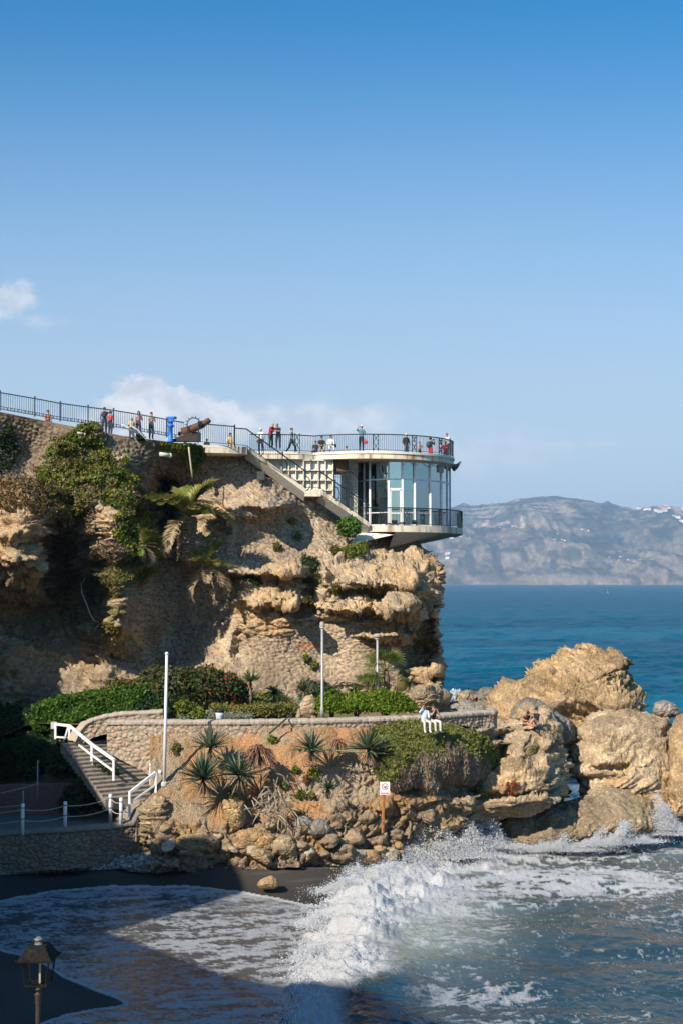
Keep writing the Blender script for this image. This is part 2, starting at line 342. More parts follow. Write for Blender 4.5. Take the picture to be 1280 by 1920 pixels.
for (bx, by, rx, ry, a, k) in BUMPS:
    dy_ = (PY+wob2-by)/ry; dy_ = np.where((dy_ > 0) & (a < 0), dy_*1.9, dy_)
    D = D+a*(1.35 if a < 0 else 1.2)*np.exp(-((((PX+wob-bx)/rx)**2+dy_**2)**(k*1.3)))
P0 = at(PX, PY, D)
# the face turns the corner of the cape and runs back
kk = 34; last = P0[:, -1]; k_ = np.arange(1, kk+1)[None, :]
wrap = np.repeat(last[:, None, :], kk, 1); wrap[..., 1] += .42*k_**1.0; wrap[..., 0] += -.004*k_**2+.05*np.sin(k_*.4)
wrap[..., 2] = last[:, None, 2]
P0 = np.concatenate([P0, wrap], 1)
PXe = np.concatenate([PX, PX[:, -1:]+0*k_*np.ones((nv, 1))], 1); PYe = np.concatenate([PY, PY[:, -1:]+0*k_*np.ones((nv, 1))], 1)
N0 = gnorm(P0)
if N0[nv//2, nu//2, 1] > 0: N0 = -N0
wz = wob[:, :]; wze = np.concatenate([wob, wob[:, -1:]+0*k_], 1)
MAS = [[(-200,700),(0,735),(330,800),(395,830),(470,845),(700,985),(650,1022),(600,1040),(560,1052),(520,1062),(470,1060),(440,1000),(430,950),(330,905),(270,892),(232,850),(180,832),(110,835),(92,910),(-200,910)],
       [(285,1040),(350,1030),(440,1035),(470,1070),(440,1110),(440,1240),(300,1252),(245,1190),(240,1120)],
       [(575,1170),(640,1180),(690,1200),(770,1208),(768,1300),(600,1345),(430,1345),(425,1250),(460,1190),(540,1200)]]
mas = np.full(PXe.shape, 1e3)
for q in MAS: mas = np.minimum(mas, sdp(q, PXe+wze*.6, PYe+wze*.6))
mas = sst(7, -3, mas); mas[:, nu:] *= (PYe[:, nu:] < 0)
# stones of the masonry: coursed cells
Q = P0*np.array([3.2, .9, 5.2])+fbm(P0*1.3, 2, 5)[..., None]*.28
f1, f2, cid = worley(Q, 3); stone = np.clip((f2-f1)/.32, 0, 1)
led, lid = ledges(P0, 21, .8, 1.7, .03)
amp = np.clip(.5+fbm(P0*.18, 2, 33)*1.2, .12, 1.0)
rk = fbm(P0*.35, 3, 41)*.5+led*.95*amp+rdg(P0*np.array([.8, .8, 1.4]), 4, 43)*.30+fbm(P0*3.2, 3, 47)*.10
g1, g2, gid = worley(P0*np.array([1.0, 1.0, 1.9])+fbm(P0*.8, 2, 51)[..., None]*.5, 53)
led2, lid2 = ledges(P0, 27, 2.9, .9, .06)
b1c, b2c, bid = worley(P0*np.array([.55, .55, 1.3])+fbm(P0*.6, 3, 55)[..., None]*.5, 57)
c1, c2, cid2 = worley(P0*np.array([2.1, 1.6, 4.2])+fbm(P0*1.6, 3, 59)[..., None]*.45, 58)
rk = rk*.85+(gid-.5)*.26+(bid-.5)*.5+(cid2-.5)*.14+led2*.30*amp+ledges(P0, 29, 8.0, 1.2, .06)[0]*.07*amp-.16*(1-sst(0, .10, g2-g1))-.10*(1-sst(0, .09, c2-c1))
ms = fbm(P0*.5, 2, 45)*.16+(stone-.6)*.12+fbm(P0*4, 2, 48)*.04
disp = rk*(1-mas)+ms*mas
fade = sst(0, 14, PYe-PYe[:1])*.85+.15
P = P0+N0*(disp*fade)[..., None]
cliffP, cliffN, cliffPX, cliffPY = P, N0, PXe, PYe
# colours of the rock; left side greyer stone, darkened to deepen the shade
t1 = sst(-.35, .45, fbm(P0*.32, 4, 71)); t2 = sst(-.1, .5, fbm(P0*1.1, 4, 72)); t3 = vn(np.stack([lid, lid*0, lid*0], -1)*3.7, 73)*.5+.5
rc = mix((.44, .305, .17), (.48, .37, .24), t1); rc = mix(rc, (.26, .20, .135), t2*.55); rc = mix(rc, (.47, .29, .14), sst(.15, .6, fbm(P0*.5, 3, 74))*.6)
rc = rc*(.92+.26*t3)[..., None]
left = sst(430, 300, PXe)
rc = mix(rc, np.array([.20, .165, .12])+0*rc, left*.75*sst(.35, -.3, fbm(P0*.4, 3, 75)))  # greyer stone on the left, with some shade put into its colour
och = np.minimum(1, sst(10, -10, sdp([(-300,905),(60,925),(95,960),(88,1080),(-300,1090)], PXe+wze, PYe+wze)))
rc = mix(rc, (.50, .34, .19), och*.75)
stc = mix((.36, .275, .18), (.52, .41, .275), cid); stc = mix(stc, (.33, .25, .20), (cid > .82)*.8); stc = mix(stc, (.42, .28, .18), ((cid > .4) & (cid < .47))*.7)
mcol = mix((.12, .085, .055), stc, sst(.0, .3, stone))
mcol = mcol*(1-.42*left*sst(.4, -.2, fbm(P0*.3, 3, 76)))[..., None]*.92  # left masonry likewise: grey stone plus painted shade
mcol = mcol*(1+.55*fbm(P0*np.array([.5, .5, .28]), 4, 78))[..., None]; mcol = mix(mcol, (.20, .145, .10), sst(.25, .5, fbm(P0*np.array([1.1, .5, .25]), 3, 79))*.6)
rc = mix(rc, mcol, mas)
brick = sst(1.6, .4, np.abs(PYe-1210-0*PXe+wze*.2)/3)*mas*((PXe > 560) & (PXe < 600))
rc = mix(rc, (.42, .16, .08), brick)
# moss and lichen
mossp = np.minimum(sdp([(175,1045),(235,1060),(240,1090),(225,1200),(195,1205),(170,1120)], PXe+wze, PYe+wze), 999)
moss = sst(6, -4, mossp)*sst(-.25, .25, fbm(P0*1.4, 3, 81)); rc = mix(rc, (.12, .12, .03), moss*.85)
mo2 = sst(.25, .55, fbm(P0*.7, 4, 83))*sst(.1, .5, N0[..., 2]+.2)*(1-mas); rc = mix(rc, (.13, .12, .05), mo2*.5)
FC = gfaces(*P.shape[:2]); fm = mas.reshape(-1)[FC].mean(1) > .5
cy = PYe.reshape(-1)[FC].mean(1); cx = PXe.reshape(-1)[FC].mean(1)
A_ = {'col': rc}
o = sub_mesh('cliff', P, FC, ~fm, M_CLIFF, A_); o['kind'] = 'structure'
up = (cy < 1062) & fm & ~((cx < 470) & (cy > 1015)); lo = fm & ~up
lf = lo & (cx < 500) & (cy < 1262) & (cx < 470)
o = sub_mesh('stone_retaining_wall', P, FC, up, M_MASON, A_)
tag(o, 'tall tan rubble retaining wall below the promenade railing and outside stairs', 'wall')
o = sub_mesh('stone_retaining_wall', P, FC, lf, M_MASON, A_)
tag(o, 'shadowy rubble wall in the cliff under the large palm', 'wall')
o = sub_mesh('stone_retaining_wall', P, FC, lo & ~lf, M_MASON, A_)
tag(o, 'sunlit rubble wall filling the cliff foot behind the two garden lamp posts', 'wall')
# promenade and headland ground behind the top edge
hp = [tuple(P[0, j]+np.array([0, .15, 0])) for j in range(0, nu, 20)]
mb = MB(); vs = [];
top = [(float(P[0, j, 0]), float(P[0, j, 1]), float(P[0, j, 2])-.05) for j in range(0, P.shape[1], 8)]
back = [(a[0] if a[1] < 100 else a[0]-2, 118.0, max(a[2], 20.5)) for a in top]
n = len(top)
mb.add(top+back, [(i, i+1, n+i+1, n+i) for i in range(n-1)])
o = mb.build('promenade', pm('paving', (.38, .31, .25), .85)); o['kind'] = 'structure'
# ================================================================ garden ground
gx, gt_ = np.meshgrid(np.linspace(-27, 9.5, 220), np.linspace(0, 1, 120))
gy0 = interp(gx[:1], [(-27,76),(-14,73),(-12,71.9),(-8,71.8),(-7.6,70.35),(3.2,70.35),(5.2,71.4),(7,73),(9.5,75)]); gy = gy0+gt_*(87-gy0)
gz = 6.78+fbm(np.stack([gx*.5, gy*.5, 0*gx], -1), 3, 91)*.14+sst(74, 84, gy)*.25
gz = gz-sst(-15, -19, gx)*1.0
edge = sst(5.5, 8.5, gx)*sst(71, 74, gy)
gz = gz-edge*1.2
gp = np.stack([gx, gy, gz], -1)
gc = mix((.16, .15, .05), (.30, .21, .12), sst(-.2, .35, fbm(gp*.6, 4, 93)))
o = fast_mesh('garden_ground', gp, gfaces(*gx.shape), M_SOIL, attrs={'col': gc.reshape(-1, 3)}); o['kind'] = 'structure'
# ================================================================ bank below the garden wall
bank_ctrl = [(280,1390,69.9),(400,1390,69.9),(500,1390,69.9),(600,1386,69.9),(700,1383,70.3),(800,1380,71.2),(870,1375,72.3),(930,1365,75.2),(1010,1350,79.5),
 (290,1470,67.7),(400,1470,67.9),(550,1470,68.2),(700,1470,69.2),(850,1460,70.8),(900,1455,72.4),(950,1450,76),(1030,1440,79),
 (290,1540,66.2),(420,1540,66.7),(550,1540,67.2),(700,1540,68.7),(850,1530,70.6),(900,1520,72.3),(950,1510,76),(1030,1500,79),
 (290,1615,65.2),(430,1600,65.8),(550,1610,66.0),(700,1620,67.8),(850,1610,71),(920,1600,74),(1000,1590,78.5)]
bD = tps(bank_ctrl, .01)
BB = [(435,1540,34,60,-.5,2),(465,1525,30,48,.9,2),(560,1500,60,40,.3,2),(350,1560,60,26,-.3,2),(650,1540,60,30,-.3,2),(790,1500,90,28,-.6,2),(940,1500,90,24,-.9,2.5),(960,1522,80,8,.8,2),
      (1000,1440,40,45,-.6,2),(885,1475,80,14,.6,2),(770,1480,16,12,.5,2),(380,1500,60,18,.2,2),(740,1525,10,20,.4,2)]
PX, PY = np.meshgrid(np.arange(282, 1062, 1.8), np.arange(1366, 1632, 1.8))
wob = fbm(np.stack([PX/22, PY/22, 0*PX], -1), 3, 161)*6
Db = bD(PX, PY)
for (bx, by, rx, ry, a, k) in BB: Db = Db+a*np.exp(-((((PX+wob-bx)/rx)**2+((PY+wob-by)/ry)**2)**k))
P0 = at(PX, PY, Db); N0 = gnorm(P0)
if N0[50, 50, 1] > 0: N0 = -N0
rightw = sst(800, 880, PX+wob); low_ = sst(1530, 1562, PY+wob*2.5+sst(560, 660, PX)*40)
rock = np.clip(rightw+low_, 0, 1)
g1, g2, gid = worley(P0*np.array([1.3, 1.0, 1.6])+fbm(P0*1.2, 2, 151)[..., None]*.4, 153)
h1, h2, hid = worley(P0*np.array([3.1, 2.5, 3.6])+fbm(P0*2, 2, 155)[..., None]*.4, 157)
led, lid = ledges(P0, 121, 1.25, 1.2, .12)
dr = (gid-.5)*.55+(hid-.5)*.2-.2*(1-sst(0, .12, g2-g1))+(np.clip((g2-g1)/.4, 0, 1)-.5)*.15*(1-rightw*.6)+(np.clip((h2-h1)/.4, 0, 1)-.5)*.12+led*.5*rightw+fbm(P0*.7, 3, 141)*.35+rdg(P0*2.2, 3, 143)*.12
dsoil = fbm(P0*.8, 4, 145)*.22+rdg(P0*np.array([1.5, 1.5, .7]), 3, 147)*.10+fbm(P0*5, 2, 149)*.03
rubm = sst(5, -5, sdp([(560,1460),(700,1425),(720,1470),(700,1500),(560,1500)], PX+wob, PY+wob))
dsoil = dsoil+rubm*(np.clip((h2-h1)/.4, 0, 1)-.5)*.16
P = P0+N0*(dr*rock+dsoil*(1-rock))[..., None]
bankP, bankN, bankPX, bankPY = P, N0, PX, PY
soil = mix((.46, .25, .12), (.33, .19, .09), sst(-.3, .4, fbm(P0*.9, 4, 171))); soil = mix(soil, (.36, .27, .17), sst(.0, .4, fbm(P0*.6, 4, 172))); soil = mix(soil, (.40, .32, .22), rubm*.8)
rcol = mix((.42, .28, .155), (.36, .27, .175), gid)*.9; rcol = mix(rcol, (.46, .27, .10), sst(.15, .5, fbm(P0*.7, 3, 174))*.8); rcol = mix(rcol, (.46, .35, .22), rightw*.7)
rcol = mix(rcol, (.20, .155, .11), sst(1.4, .4, P0[..., 2]+fbm(P0, 2, 175)*.4)*.75)   # damp, weed-dark band by the water
rcol = mix(rcol, (.20, .15, .10), (1-sst(0, .14, h2-h1))*.55)
redm = sst(8, -6, sdp([(885,1466),(960,1450),(990,1455),(975,1468),(930,1478),(890,1476)], PX+wob*1.5, PY+wob*1.2))
rcol = mix(rcol, (.28, .055, .02), redm*sst(-.2, .2, fbm(P0*4, 2, 177))*.85)
bc = mix(soil, rcol, rock)
o = fast_mesh('rocky_bank', P, gfaces(*PX.shape), M_SOIL, attrs={'col': bc.reshape(-1, 3)}); o['kind'] = 'structure'
# ================================================================ beach and near water share one sheet
BZ = [(-300,1600,1.2),(0,1625,1.05),(200,1612,1.15),(430,1592,1.5),(600,1605,1.0),(700,1625,.55),(-300,1500,1.4),(300,1500,1.6),(600,1500,1.3),(-300,1700,.55),(0,1690,.45),(150,1663,.5),(300,1660,.5),(450,1668,.45),(585,1698,.25),
 (-300,1790,.5),(0,1785,.38),(60,1800,.36),(120,1835,.33),(235,1882,.15),(0,1860,.6),(90,1890,.42),(0,1960,.7),(150,1960,.3),(0,2080,.8),(300,1760,.15),(450,1740,.1),(500,1850,.0),(350,1900,.02),(600,2050,0),(640,1700,0),(760,1600,0),(900,1560,0),(1200,1560,0),(1600,1560,0),(1600,2080,0),(1000,1800,0),(900,1480,0),(1600,1470,0),(800,1700,0),(700,1800,0),(800,2000,0)]
bz = tps(BZ, .01)
PX, PY = np.meshgrid(np.arange(-320, 1620, 2.4), np.arange(1470, 2110, 2.0))
zb = np.clip(bz(PX, PY), -.05, 2.2); zb = np.where(PX > 640, zb*sst(760, 640, PX), zb)
q0 = atz(PX, PY, 0*PX); G = np.stack([q0[..., 0], q0[..., 1], 0*PX], -1)
def sm_(x, pts):
    a = interp(x, pts); return sum(interp(x+d, pts) for d in (-24, -16, -8, 0, 8, 16, 24))/7
pc = sm_(PY, [(1470,900),(1560,850),(1600,775),(1640,712),(1700,680),(1760,690),(1830,690),(1900,722),(2100,790)])
toe = sm_(PY, [(1470,900),(1560,770),(1600,738),(1625,700),(1645,655),(1665,620),(1700,585),(1740,590),(1790,573),(1870,552),(1910,540),(2100,520)])
H = sm_(PY, [(1500,0),(1560,.12),(1610,.45),(1680,.95),(1760,1.25),(1850,1.4),(2100,1.4)])
s = PX-pc; pw = np.maximum(30, (pc-toe)*.75)
prof = np.where(s < 0, np.exp(-np.abs(s/pw)**2.4), np.exp(-(np.abs(s)/interp(PY, [(1600,280),(1740,260),(1900,170)]))**1.6))
sw = .09*np.sin(G[..., 1]*1.1+G[..., 0]*.18+fbm(G*.25, 2, 201)*2.5)+.08*np.sin(G[..., 1]*.63-G[..., 0]*.35+fbm(G*.2, 2, 203)*2)
open_ = sst(640, 800, PX+fbm(G*.4, 2, 205)*30)
chop = fbm(G*np.array([.5, .62, 1]), 3, 207)*.13+fbm(G*np.array([1.6, 2.2, 1]), 2, 209)*.022
rip = fbm(G*np.array([3, 5, 1]), 3, 211)*.025
hw = H*prof; fine = (sw+chop*1.3)*open_*.8+rip*1.5*sst(560, 640, PX)
wt = [(-400,1694),(0,1690),(50,1679),(100,1669),(200,1662),(350,1661),(450,1671),(520,1684),(590,1700),(640,1655),(665,1632),(700,1622),(760,1596),(800,1440),(1700,1440),(1700,2200),(60,2200),(60,1925),(95,1913),(150,1896),(236,1884),(215,1873),(180,1860),(120,1836),(90,1815),(60,1800),(0,1785),(-400,1730)]
wj = fbm(np.stack([PX/30, PY/14, 0*PX], -1), 4, 213)*4
wd = sdp(wt, PX+wj, PY+wj*.6)          # negative in water
# foam cover
n1 = rdg(G*np.array([.55, .75, 1])+fbm(G*.5, 3, 221)[..., None]*1.1, 5, 223, .62)*.5+.5
n2 = fbm(G*np.array([2.2, 2.6, 1])+fbm(G*1.1, 2, 225)[..., None]*.7, 4, 227)*.5+.5
n3 = rdg(G*np.array([1.7, 2.4, 1])+fbm(G*1.3, 3, 228)[..., None]*.8, 5, 222, .65)*.5+.5
n4 = fbm(G*np.array([.22, .55, 1]), 3, 218)*.5+.5
def rank_(a, m): r_ = np.zeros(a.size); q_ = np.argsort(a[m], kind='stable'); v_ = np.empty(len(q_)); v_[q_] = np.linspace(0, 1, len(q_)); o_ = a*0; o_[m] = v_; return o_
nn = rank_(.30*n1+.62*n3+.12*n2+.38*n4, (PX > 560) & (PY > 1500))
Fm = 0*PX
wr_ = sm_(PY, [(1560,60),(1620,210),(1670,120),(1730,50),(1800,15),(1900,0),(2100,0)])
white = sst(14, -10, toe-PX+fbm(G*1.6, 3, 229)*20+fbm(G*.5, 2, 232)*26)*sst(70, -45, s-wr_+fbm(G*.9, 4, 231)*95)*sst(1560, 1600, PY)
curl = np.exp(-((((PX-712)/92)**2+((PY-1892)/62)**2)**2))
white = white*(1-curl*.96*sst(600, 690, PX))
back = open_*np.clip(interp(PY, [(1470,.80),(1560,.82),(1600,.74),(1640,.60),(1680,.50),(1730,.40),(1800,.34),(1900,.33),(2100,.3)]), 0, 1)
back = back+.30*np.exp(-(((PX-700)/170)**2+((PY-1660)/60)**2))+.25*np.exp(-(((PX-1080)/120)**2+((PY-1665)/26)**2))+.32*np.exp(-(((PX-900)/150)**2+((PY-1885)/38)**2))+.2*np.exp(-(((PX-820)/90)**2+((PY-1840)/26)**2))-.18*np.exp(-(((PX-1150)/200)**2+((PY-1790)/60)**2))
rp = np.abs(fbm(G*.35, 2, 233))
back = back-curl*.2*open_
sg = np.stack([(PX*.92-PY*.39)/90, (PX*.39+PY*.92)/16, 0*PX], -1)   # swash streaks run with the flow down the beach
G2 = np.stack([G[..., 0]*.55+G[..., 1]*.15, G[..., 1]*1.1-G[..., 0]*.30, 0*PX], -1)
sn = fbm(G2*1.4+fbm(G*.6, 3, 235)[..., None]*.9, 5, 237, .6)*.5+.5
sw_den = .60+.30*np.exp(-(((PX-420)/180)**2+((PY-1770)/55)**2))-.30*np.exp(-(((PX-460)/140)**2+((PY-1700)/26)**2))-.12*np.exp(-(((PX-250)/130)**2+((PY-1800)/35)**2))+.25*sst(1850, 1900, PY)+.14*sst(520, 600, PX)
sn = np.clip(sn*.55+.12*fbm(G2*np.array([7, 14, 1]), 3, 236)+.42*(rdg(G2*np.array([2.2, 4.5, 1])+fbm(G*1.5, 2, 239)[..., None]*.5, 4, 238, .6)*.5+.5), 0, 1)
sn = rank_(sn, (PX < 700) & (PY > 1650))
swash = sst(-.12, .55, sn-(1-sw_den))*.50
foam_o = sst(1-back-.10, 1-back+.42, nn)*interp(PY, [(1500,.95),(1640,.88),(1720,.72),(2000,.66)])
thr = np.exp(-(vn(G*np.array([1.3, 2.0, 1])+fbm(G*.9, 3, 217)[..., None]*1.4, 216)/.055)**2)*sst(-.25, .35, fbm(G*.35, 3, 215)); thr2 = np.exp(-(vn(G*np.array([3.1, 5.0, 1])+fbm(G*1.9, 2, 214)[..., None]*1.0, 213)/.07)**2)*sst(-.1, .4, fbm(G*.5, 3, 212))
foam_o = np.maximum(foam_o, np.maximum(thr*.62, thr2*.42)*(1-curl*.6))
foam = foam_o*open_+swash*(1-open_); foam = np.maximum(foam, white); foam = foam*(1-.88*curl*sst(600, 690, PX))
lace = np.abs(vn(np.stack([G[..., 0]*.8, G[..., 1]*.8, 0*PX], -1), 241))
edgew = np.exp(-((wd+2.6)/2.2)**2)*(PX < 640)*(.65+.35*n2)
edge2 = np.exp(-((wd+11+6*fbm(G*.5, 2, 243))/5)**2)*(PX < 640)*.35
foam = np.clip(np.maximum(foam, np.maximum(edgew, edge2))*(wd < 1), 0, 1)
for (ax, ay, bx, by) in [(420,1664,585,1696),(530,1648,620,1668),(470,1650,600,1657)]:
    t = np.clip(((PX-ax)*(bx-ax)+(PY-ay)*(by-ay))/((bx-ax)**2+(by-ay)**2), 0, 1); dd = np.hypot(PX-ax-t*(bx-ax), PY-ay-t*(by-ay))
    foam = np.maximum(foam, np.exp(-(dd/2.2)**2)*(.5+.5*n2)*.8)
pf = fbm(G*.8, 2, 245)*.34+(np.abs(fbm(G*2.4, 3, 247))-.1)*.22+fbm(G*7, 3, 248)*.06
zz = zb+hw*(wd < 6)
P = atz(PX, PY, zz); P[..., 2] += (fine+white*pf*np.clip(H*1.3, .35, 1)*1.3+foam*.025)*(wd < 2); NW = gnorm(P)
if NW[10, 10, 2] < 0: NW = -NW
waterP, waterPX, waterPY, waterWhite = P, PX, PY, white
deep = mix((.055, .085, .085), (.024, .052, .062), sst(1620, 1800, PY)); deep = mix(deep, (.40, .43, .35), np.clip(np.exp(-(((PX-770)/150)**2+((PY-1730)/80)**2))*.95+np.exp(-(((PX-700)/60)**2+((PY-1800)/40)**2))*.6, 0, .85)*(1-curl)*open_)
deep = mix(deep, (.09, .105, .095), sst(1700, 1600, PY)*open_*.6)
film = mix((.062, .066, .070), (.19, .20, .215), sst(.25, .7, sn+.1))
wcol = mix(film, deep, sst(590, 660, PX))
wcol = mix(wcol, (.006, .04, .065), curl*.95)
FW = gfaces(*PX.shape); iswf = (wd.reshape(-1)[FW].mean(1) < 0)
def watermat(name, attr=True, base=(.01, .06, .1), rough=.12, bumps=((1.2, .35, .25), (5, .3, .06)), spec=.5, sc3=(1, 1, 1)):
    m, nt, b = newmat(name); l = nt.links.new; tc = nd(nt, 'ShaderNodeTexCoord'); mp = nd(nt, 'ShaderNodeMapping'); l(tc.outputs['Object'], mp.inputs[0]); mp.inputs['Scale'].default_value = sc3
    last = None
    for (s_, st, di) in bumps:
        n = nd(nt, 'ShaderNodeTexNoise'); n.inputs['Scale'].default_value = s_; n.inputs['Detail'].default_value = 4; n.inputs['Roughness'].default_value = .6; l(mp.outputs[0], n.inputs['Vector'])
        bp = nd(nt, 'ShaderNodeBump'); bp.inputs['Strength'].default_value = st; bp.inputs['Distance'].default_value = di; l(n.outputs['Fac'], bp.inputs['Height'])
        if last: l(last.outputs[0], bp.inputs['Normal'])
        last = bp
    l(last.outputs[0], b.inputs['Normal']); b.inputs['Roughness'].default_value = rough; b.inputs['IOR'].default_value = 1.33; b.inputs['Specular IOR Level'].default_value = spec
    if attr:
        A = nd(nt, 'ShaderNodeAttribute', attribute_name='col'); Fo = nd(nt, 'ShaderNodeAttribute', attribute_name='foam')
        n = nd(nt, 'ShaderNodeTexNoise'); n.inputs['Scale'].default_value = 14; n.inputs['Detail'].default_value = 5; l(tc.outputs['Object'], n.inputs['Vector'])
        ad = nd(nt, 'ShaderNodeMath', operation='MULTIPLY_ADD'); l(n.outputs['Fac'], ad.inputs[0]); ad.inputs[1].default_value = .9; ad.inputs[2].default_value = -.45
        a2 = nd(nt, 'ShaderNodeMath', operation='ADD'); l(Fo.outputs['Fac'], a2.inputs[0]); l(ad.outputs[0], a2.inputs[1])
        f2_ = nd(nt, 'ShaderNodeMath', operation='MULTIPLY'); l(Fo.outputs['Fac'], f2_.inputs[0]); f2_.inputs[1].default_value = 1.0
        mr = nd(nt, 'ShaderNodeMapRange'); l(a2.outputs[0], mr.inputs[0]); mr.inputs[1].default_value = .12; mr.inputs[2].default_value = .85
        mxf = nd(nt, 'ShaderNodeMath', operation='MULTIPLY'); l(mr.outputs[0], mxf.inputs[0]); mxf.inputs[1].default_value = .97
        mm = nd(nt, 'ShaderNodeMixRGB'); l(mxf.outputs[0], mm.inputs[0]); l(A.outputs['Color'], mm.inputs[1]); mm.inputs[2].default_value = (.47, .475, .475, 1); l(mm.outputs[0], b.inputs['Base Color'])
        r2 = nd(nt, 'ShaderNodeMapRange'); l(mxf.outputs[0], r2.inputs[0]); r2.inputs[3].default_value = rough; r2.inputs[4].default_value = .85; l(r2.outputs[0], b.inputs['Roughness'])
        n3 = nd(nt, 'ShaderNodeTexNoise'); n3.inputs['Scale'].default_value = 9; n3.inputs['Detail'].default_value = 6; l(tc.outputs['Object'], n3.inputs['Vector'])
        bf = nd(nt, 'ShaderNodeBump'); bf.inputs['Distance'].default_value = .05; l(mxf.outputs[0], bf.inputs['Strength']); l(n3.outputs['Fac'], bf.inputs['Height']); l(last.outputs[0], bf.inputs['Normal']); l(bf.outputs[0], b.inputs['Normal'])
    else: b.inputs['Base Color'].default_value = (*base, 1)
    return m
M_SURF = watermat('surf_water')
o = sub_mesh('sea_water', P, FW, iswf, M_SURF, {'col': wcol, 'foam': foam}); o['kind'] = 'structure'
scol = mix((.050, .043, .037), (.066, .056, .047), fbm(G*.7, 3, 251)*.5+.5)
wet = sst(38, 4, wd)*.5; scol = scol*(1-.45*wet)[..., None]
dry = sst(5, 25, wd)*sst(.1, .5, fbm(np.stack([G[..., 0]*.25+G[..., 1]*.3, G[..., 1]*1.2-G[..., 0]*.5, 0*PX], -1), 3, 253))*.5
scol = mix(scol, (.105, .095, .085), dry*(PY < 1700))
o = sub_mesh('beach', P, FW, ~iswf, M_SAND, {'col': scol}); o['kind'] = 'structure'
# far sea: real waves out to the middle distance, rows tighten to the horizon
pys = np.concatenate([np.arange(1540, 1180, -.9), np.arange(1180, 1093.0, -.45), [1092.6, 1092.35]]); pxs_ = np.concatenate([[-4000, -2500, -1600, -1000, -600], np.arange(-300, 740, 40), np.arange(740, 1340, 2.6), np.arange(1345, 1700, 30), [1900, 2500, 3500, 5000]])
X, Y = np.meshgrid(pxs_, pys); Gs = atz(X, Y, 0*X); dd = Gs[..., 1]; G_ = Gs*np.array([1, 1, 0])
hs = fbm(G_*np.array([.10, .22, 1]), 3, 265)*.85*sst(4000, 120, dd)+fbm(G_*np.array([.35, .75, 1]), 3, 267)*.40*sst(900, 90, dd)+rdg(G_*np.array([.8, 1.6, 1]), 2, 269)*.05*sst(300, 80, dd)
Gs[..., 2] = -.12+hs*sst(88, 110, dd)*.9
sc_ = mix((.002, .066, .115), (.004, .105, .165), sst(-.25, .3, fbm(G_*np.array([.012, .03, 1]), 4, 263))); sc_ = mix(sc_, (.002, .060, .108), sst(150, 900, dd)*.7)
M_SEA = vmat('sea', rough=.38, b1=(.6, .8, .5), b2=(2.2, .5, .12), mottle=.25, spec=.07)
o = fast_mesh('far_sea', Gs[::-1], gfaces(*X.shape), M_SEA, attrs={'col': sc_[::-1].reshape(-1, 3)}); o['kind'] = 'structure'
# sea bed and land under everything, to the horizon behind the camera too
mb = MB(); mb.add([(-60000, -60000, -3.2), (60000, -60000, -3.2), (60000, 60000, -3.2), (-60000, 60000, -3.2)], [(0, 1, 2, 3)])
o = mb.build('sea_bed', pm('sea_bed', (.03, .07, .09), .9)); o['kind'] = 'structure'
# ================================================================ distant hills
ridge = [(-600,1050),(0,1030),(400,1010),(700,990),(800,975),(865,963),(885,966),(905,962),(930,963),(950,957),(975,950),(1000,947),(1040,946),(1075,947),(1095,950),(1120,958),(1160,964),(1190,969),(1230,971),(1260,974),(1290,979),(1400,975),(1600,985),(1900,1010)]
pxs = np.arange(300, 1500, 2.0); ts = np.linspace(0, 1.25, 190)
A2, T = np.meshgrid(pxs, ts)
Dh = 8200+T*3200; xh = (A2-640)/F*(8200+1600*0+T*3200)
zr = (1092-interp(A2, ridge))/F*11400
hp3 = np.stack([xh/900, Dh/900, 0*xh], -1)
prof = np.where(T <= 1, np.sin(np.clip(T, 0, 1)*math.pi/2)**.85, 1-(T-1)*1.5)
valley = rdg(hp3+fbm(hp3*.7, 2, 301)[..., None]*.6, 5, 303, .55)
zh = zr*prof+valley*150*np.sin(np.clip(T, 0, 1)*math.pi)**.7+fbm(hp3*3, 4, 305)*16*np.clip(T*3, 0, 1)*np.clip((1.15-T)*4, .15, 1)
zh = np.maximum(zh, 30*sst(0, .02, T)*(1+.6*fbm(hp3*5, 2, 306)))-8*(T < .004)
g = sst(-.05, .25, fbm(hp3*1.6, 5, 307, .62)+.06); g2 = sst(.0, .22, fbm(hp3*6, 4, 308, .65))
hc = mix((.21, .165, .11), (.020, .034, .020), np.clip(g*.8+g2*.55, 0, 1)); hc = mix(hc, (.46, .36, .27), sst(.3, .5, fbm(hp3*2.7, 4, 311))*.8)
shrub = sst(.0, .25, fbm(np.stack([xh/55, Dh/110, 0*xh], -1), 3, 313)); hc = mix(hc, (.02, .032, .02), shrub*.75); hc = hc*(.75+.5*sst(-.3, .3, fbm(np.stack([xh/22, Dh/45, 0*xh], -1), 2, 317)))[..., None]
terr = np.exp(-((((A2-905)/45)**2+((T-.62)/.16)**2)**2))+np.exp(-((((A2-1010)/50)**2+((T-.5)/.10)**2)**2))
hc = mix(hc, (.50, .44, .36), np.clip(terr, 0, 1)*(np.sin(zh*.18+xh*.004+fbm(hp3*4, 2, 318)*3) > 0)*.45)
clf = sst(.05, .015, T)*sst(-.2, .2, fbm(hp3*4, 3, 315)); hc = mix(hc, (.26, .20, .14), clf*.7)
o = fast_mesh('distant_hills', np.stack([xh, Dh, zh], -1), gfaces(*xh.shape), vmat('hills', b1=(.02, .3, 8), b2=(.06, .3, 3), mottle=.3), attrs={'col': hc.reshape(-1, 3)}); o['kind'] = 'structure'
hillX, hillY, hillZ, hillPX, hillT = xh, Dh, zh, A2, T
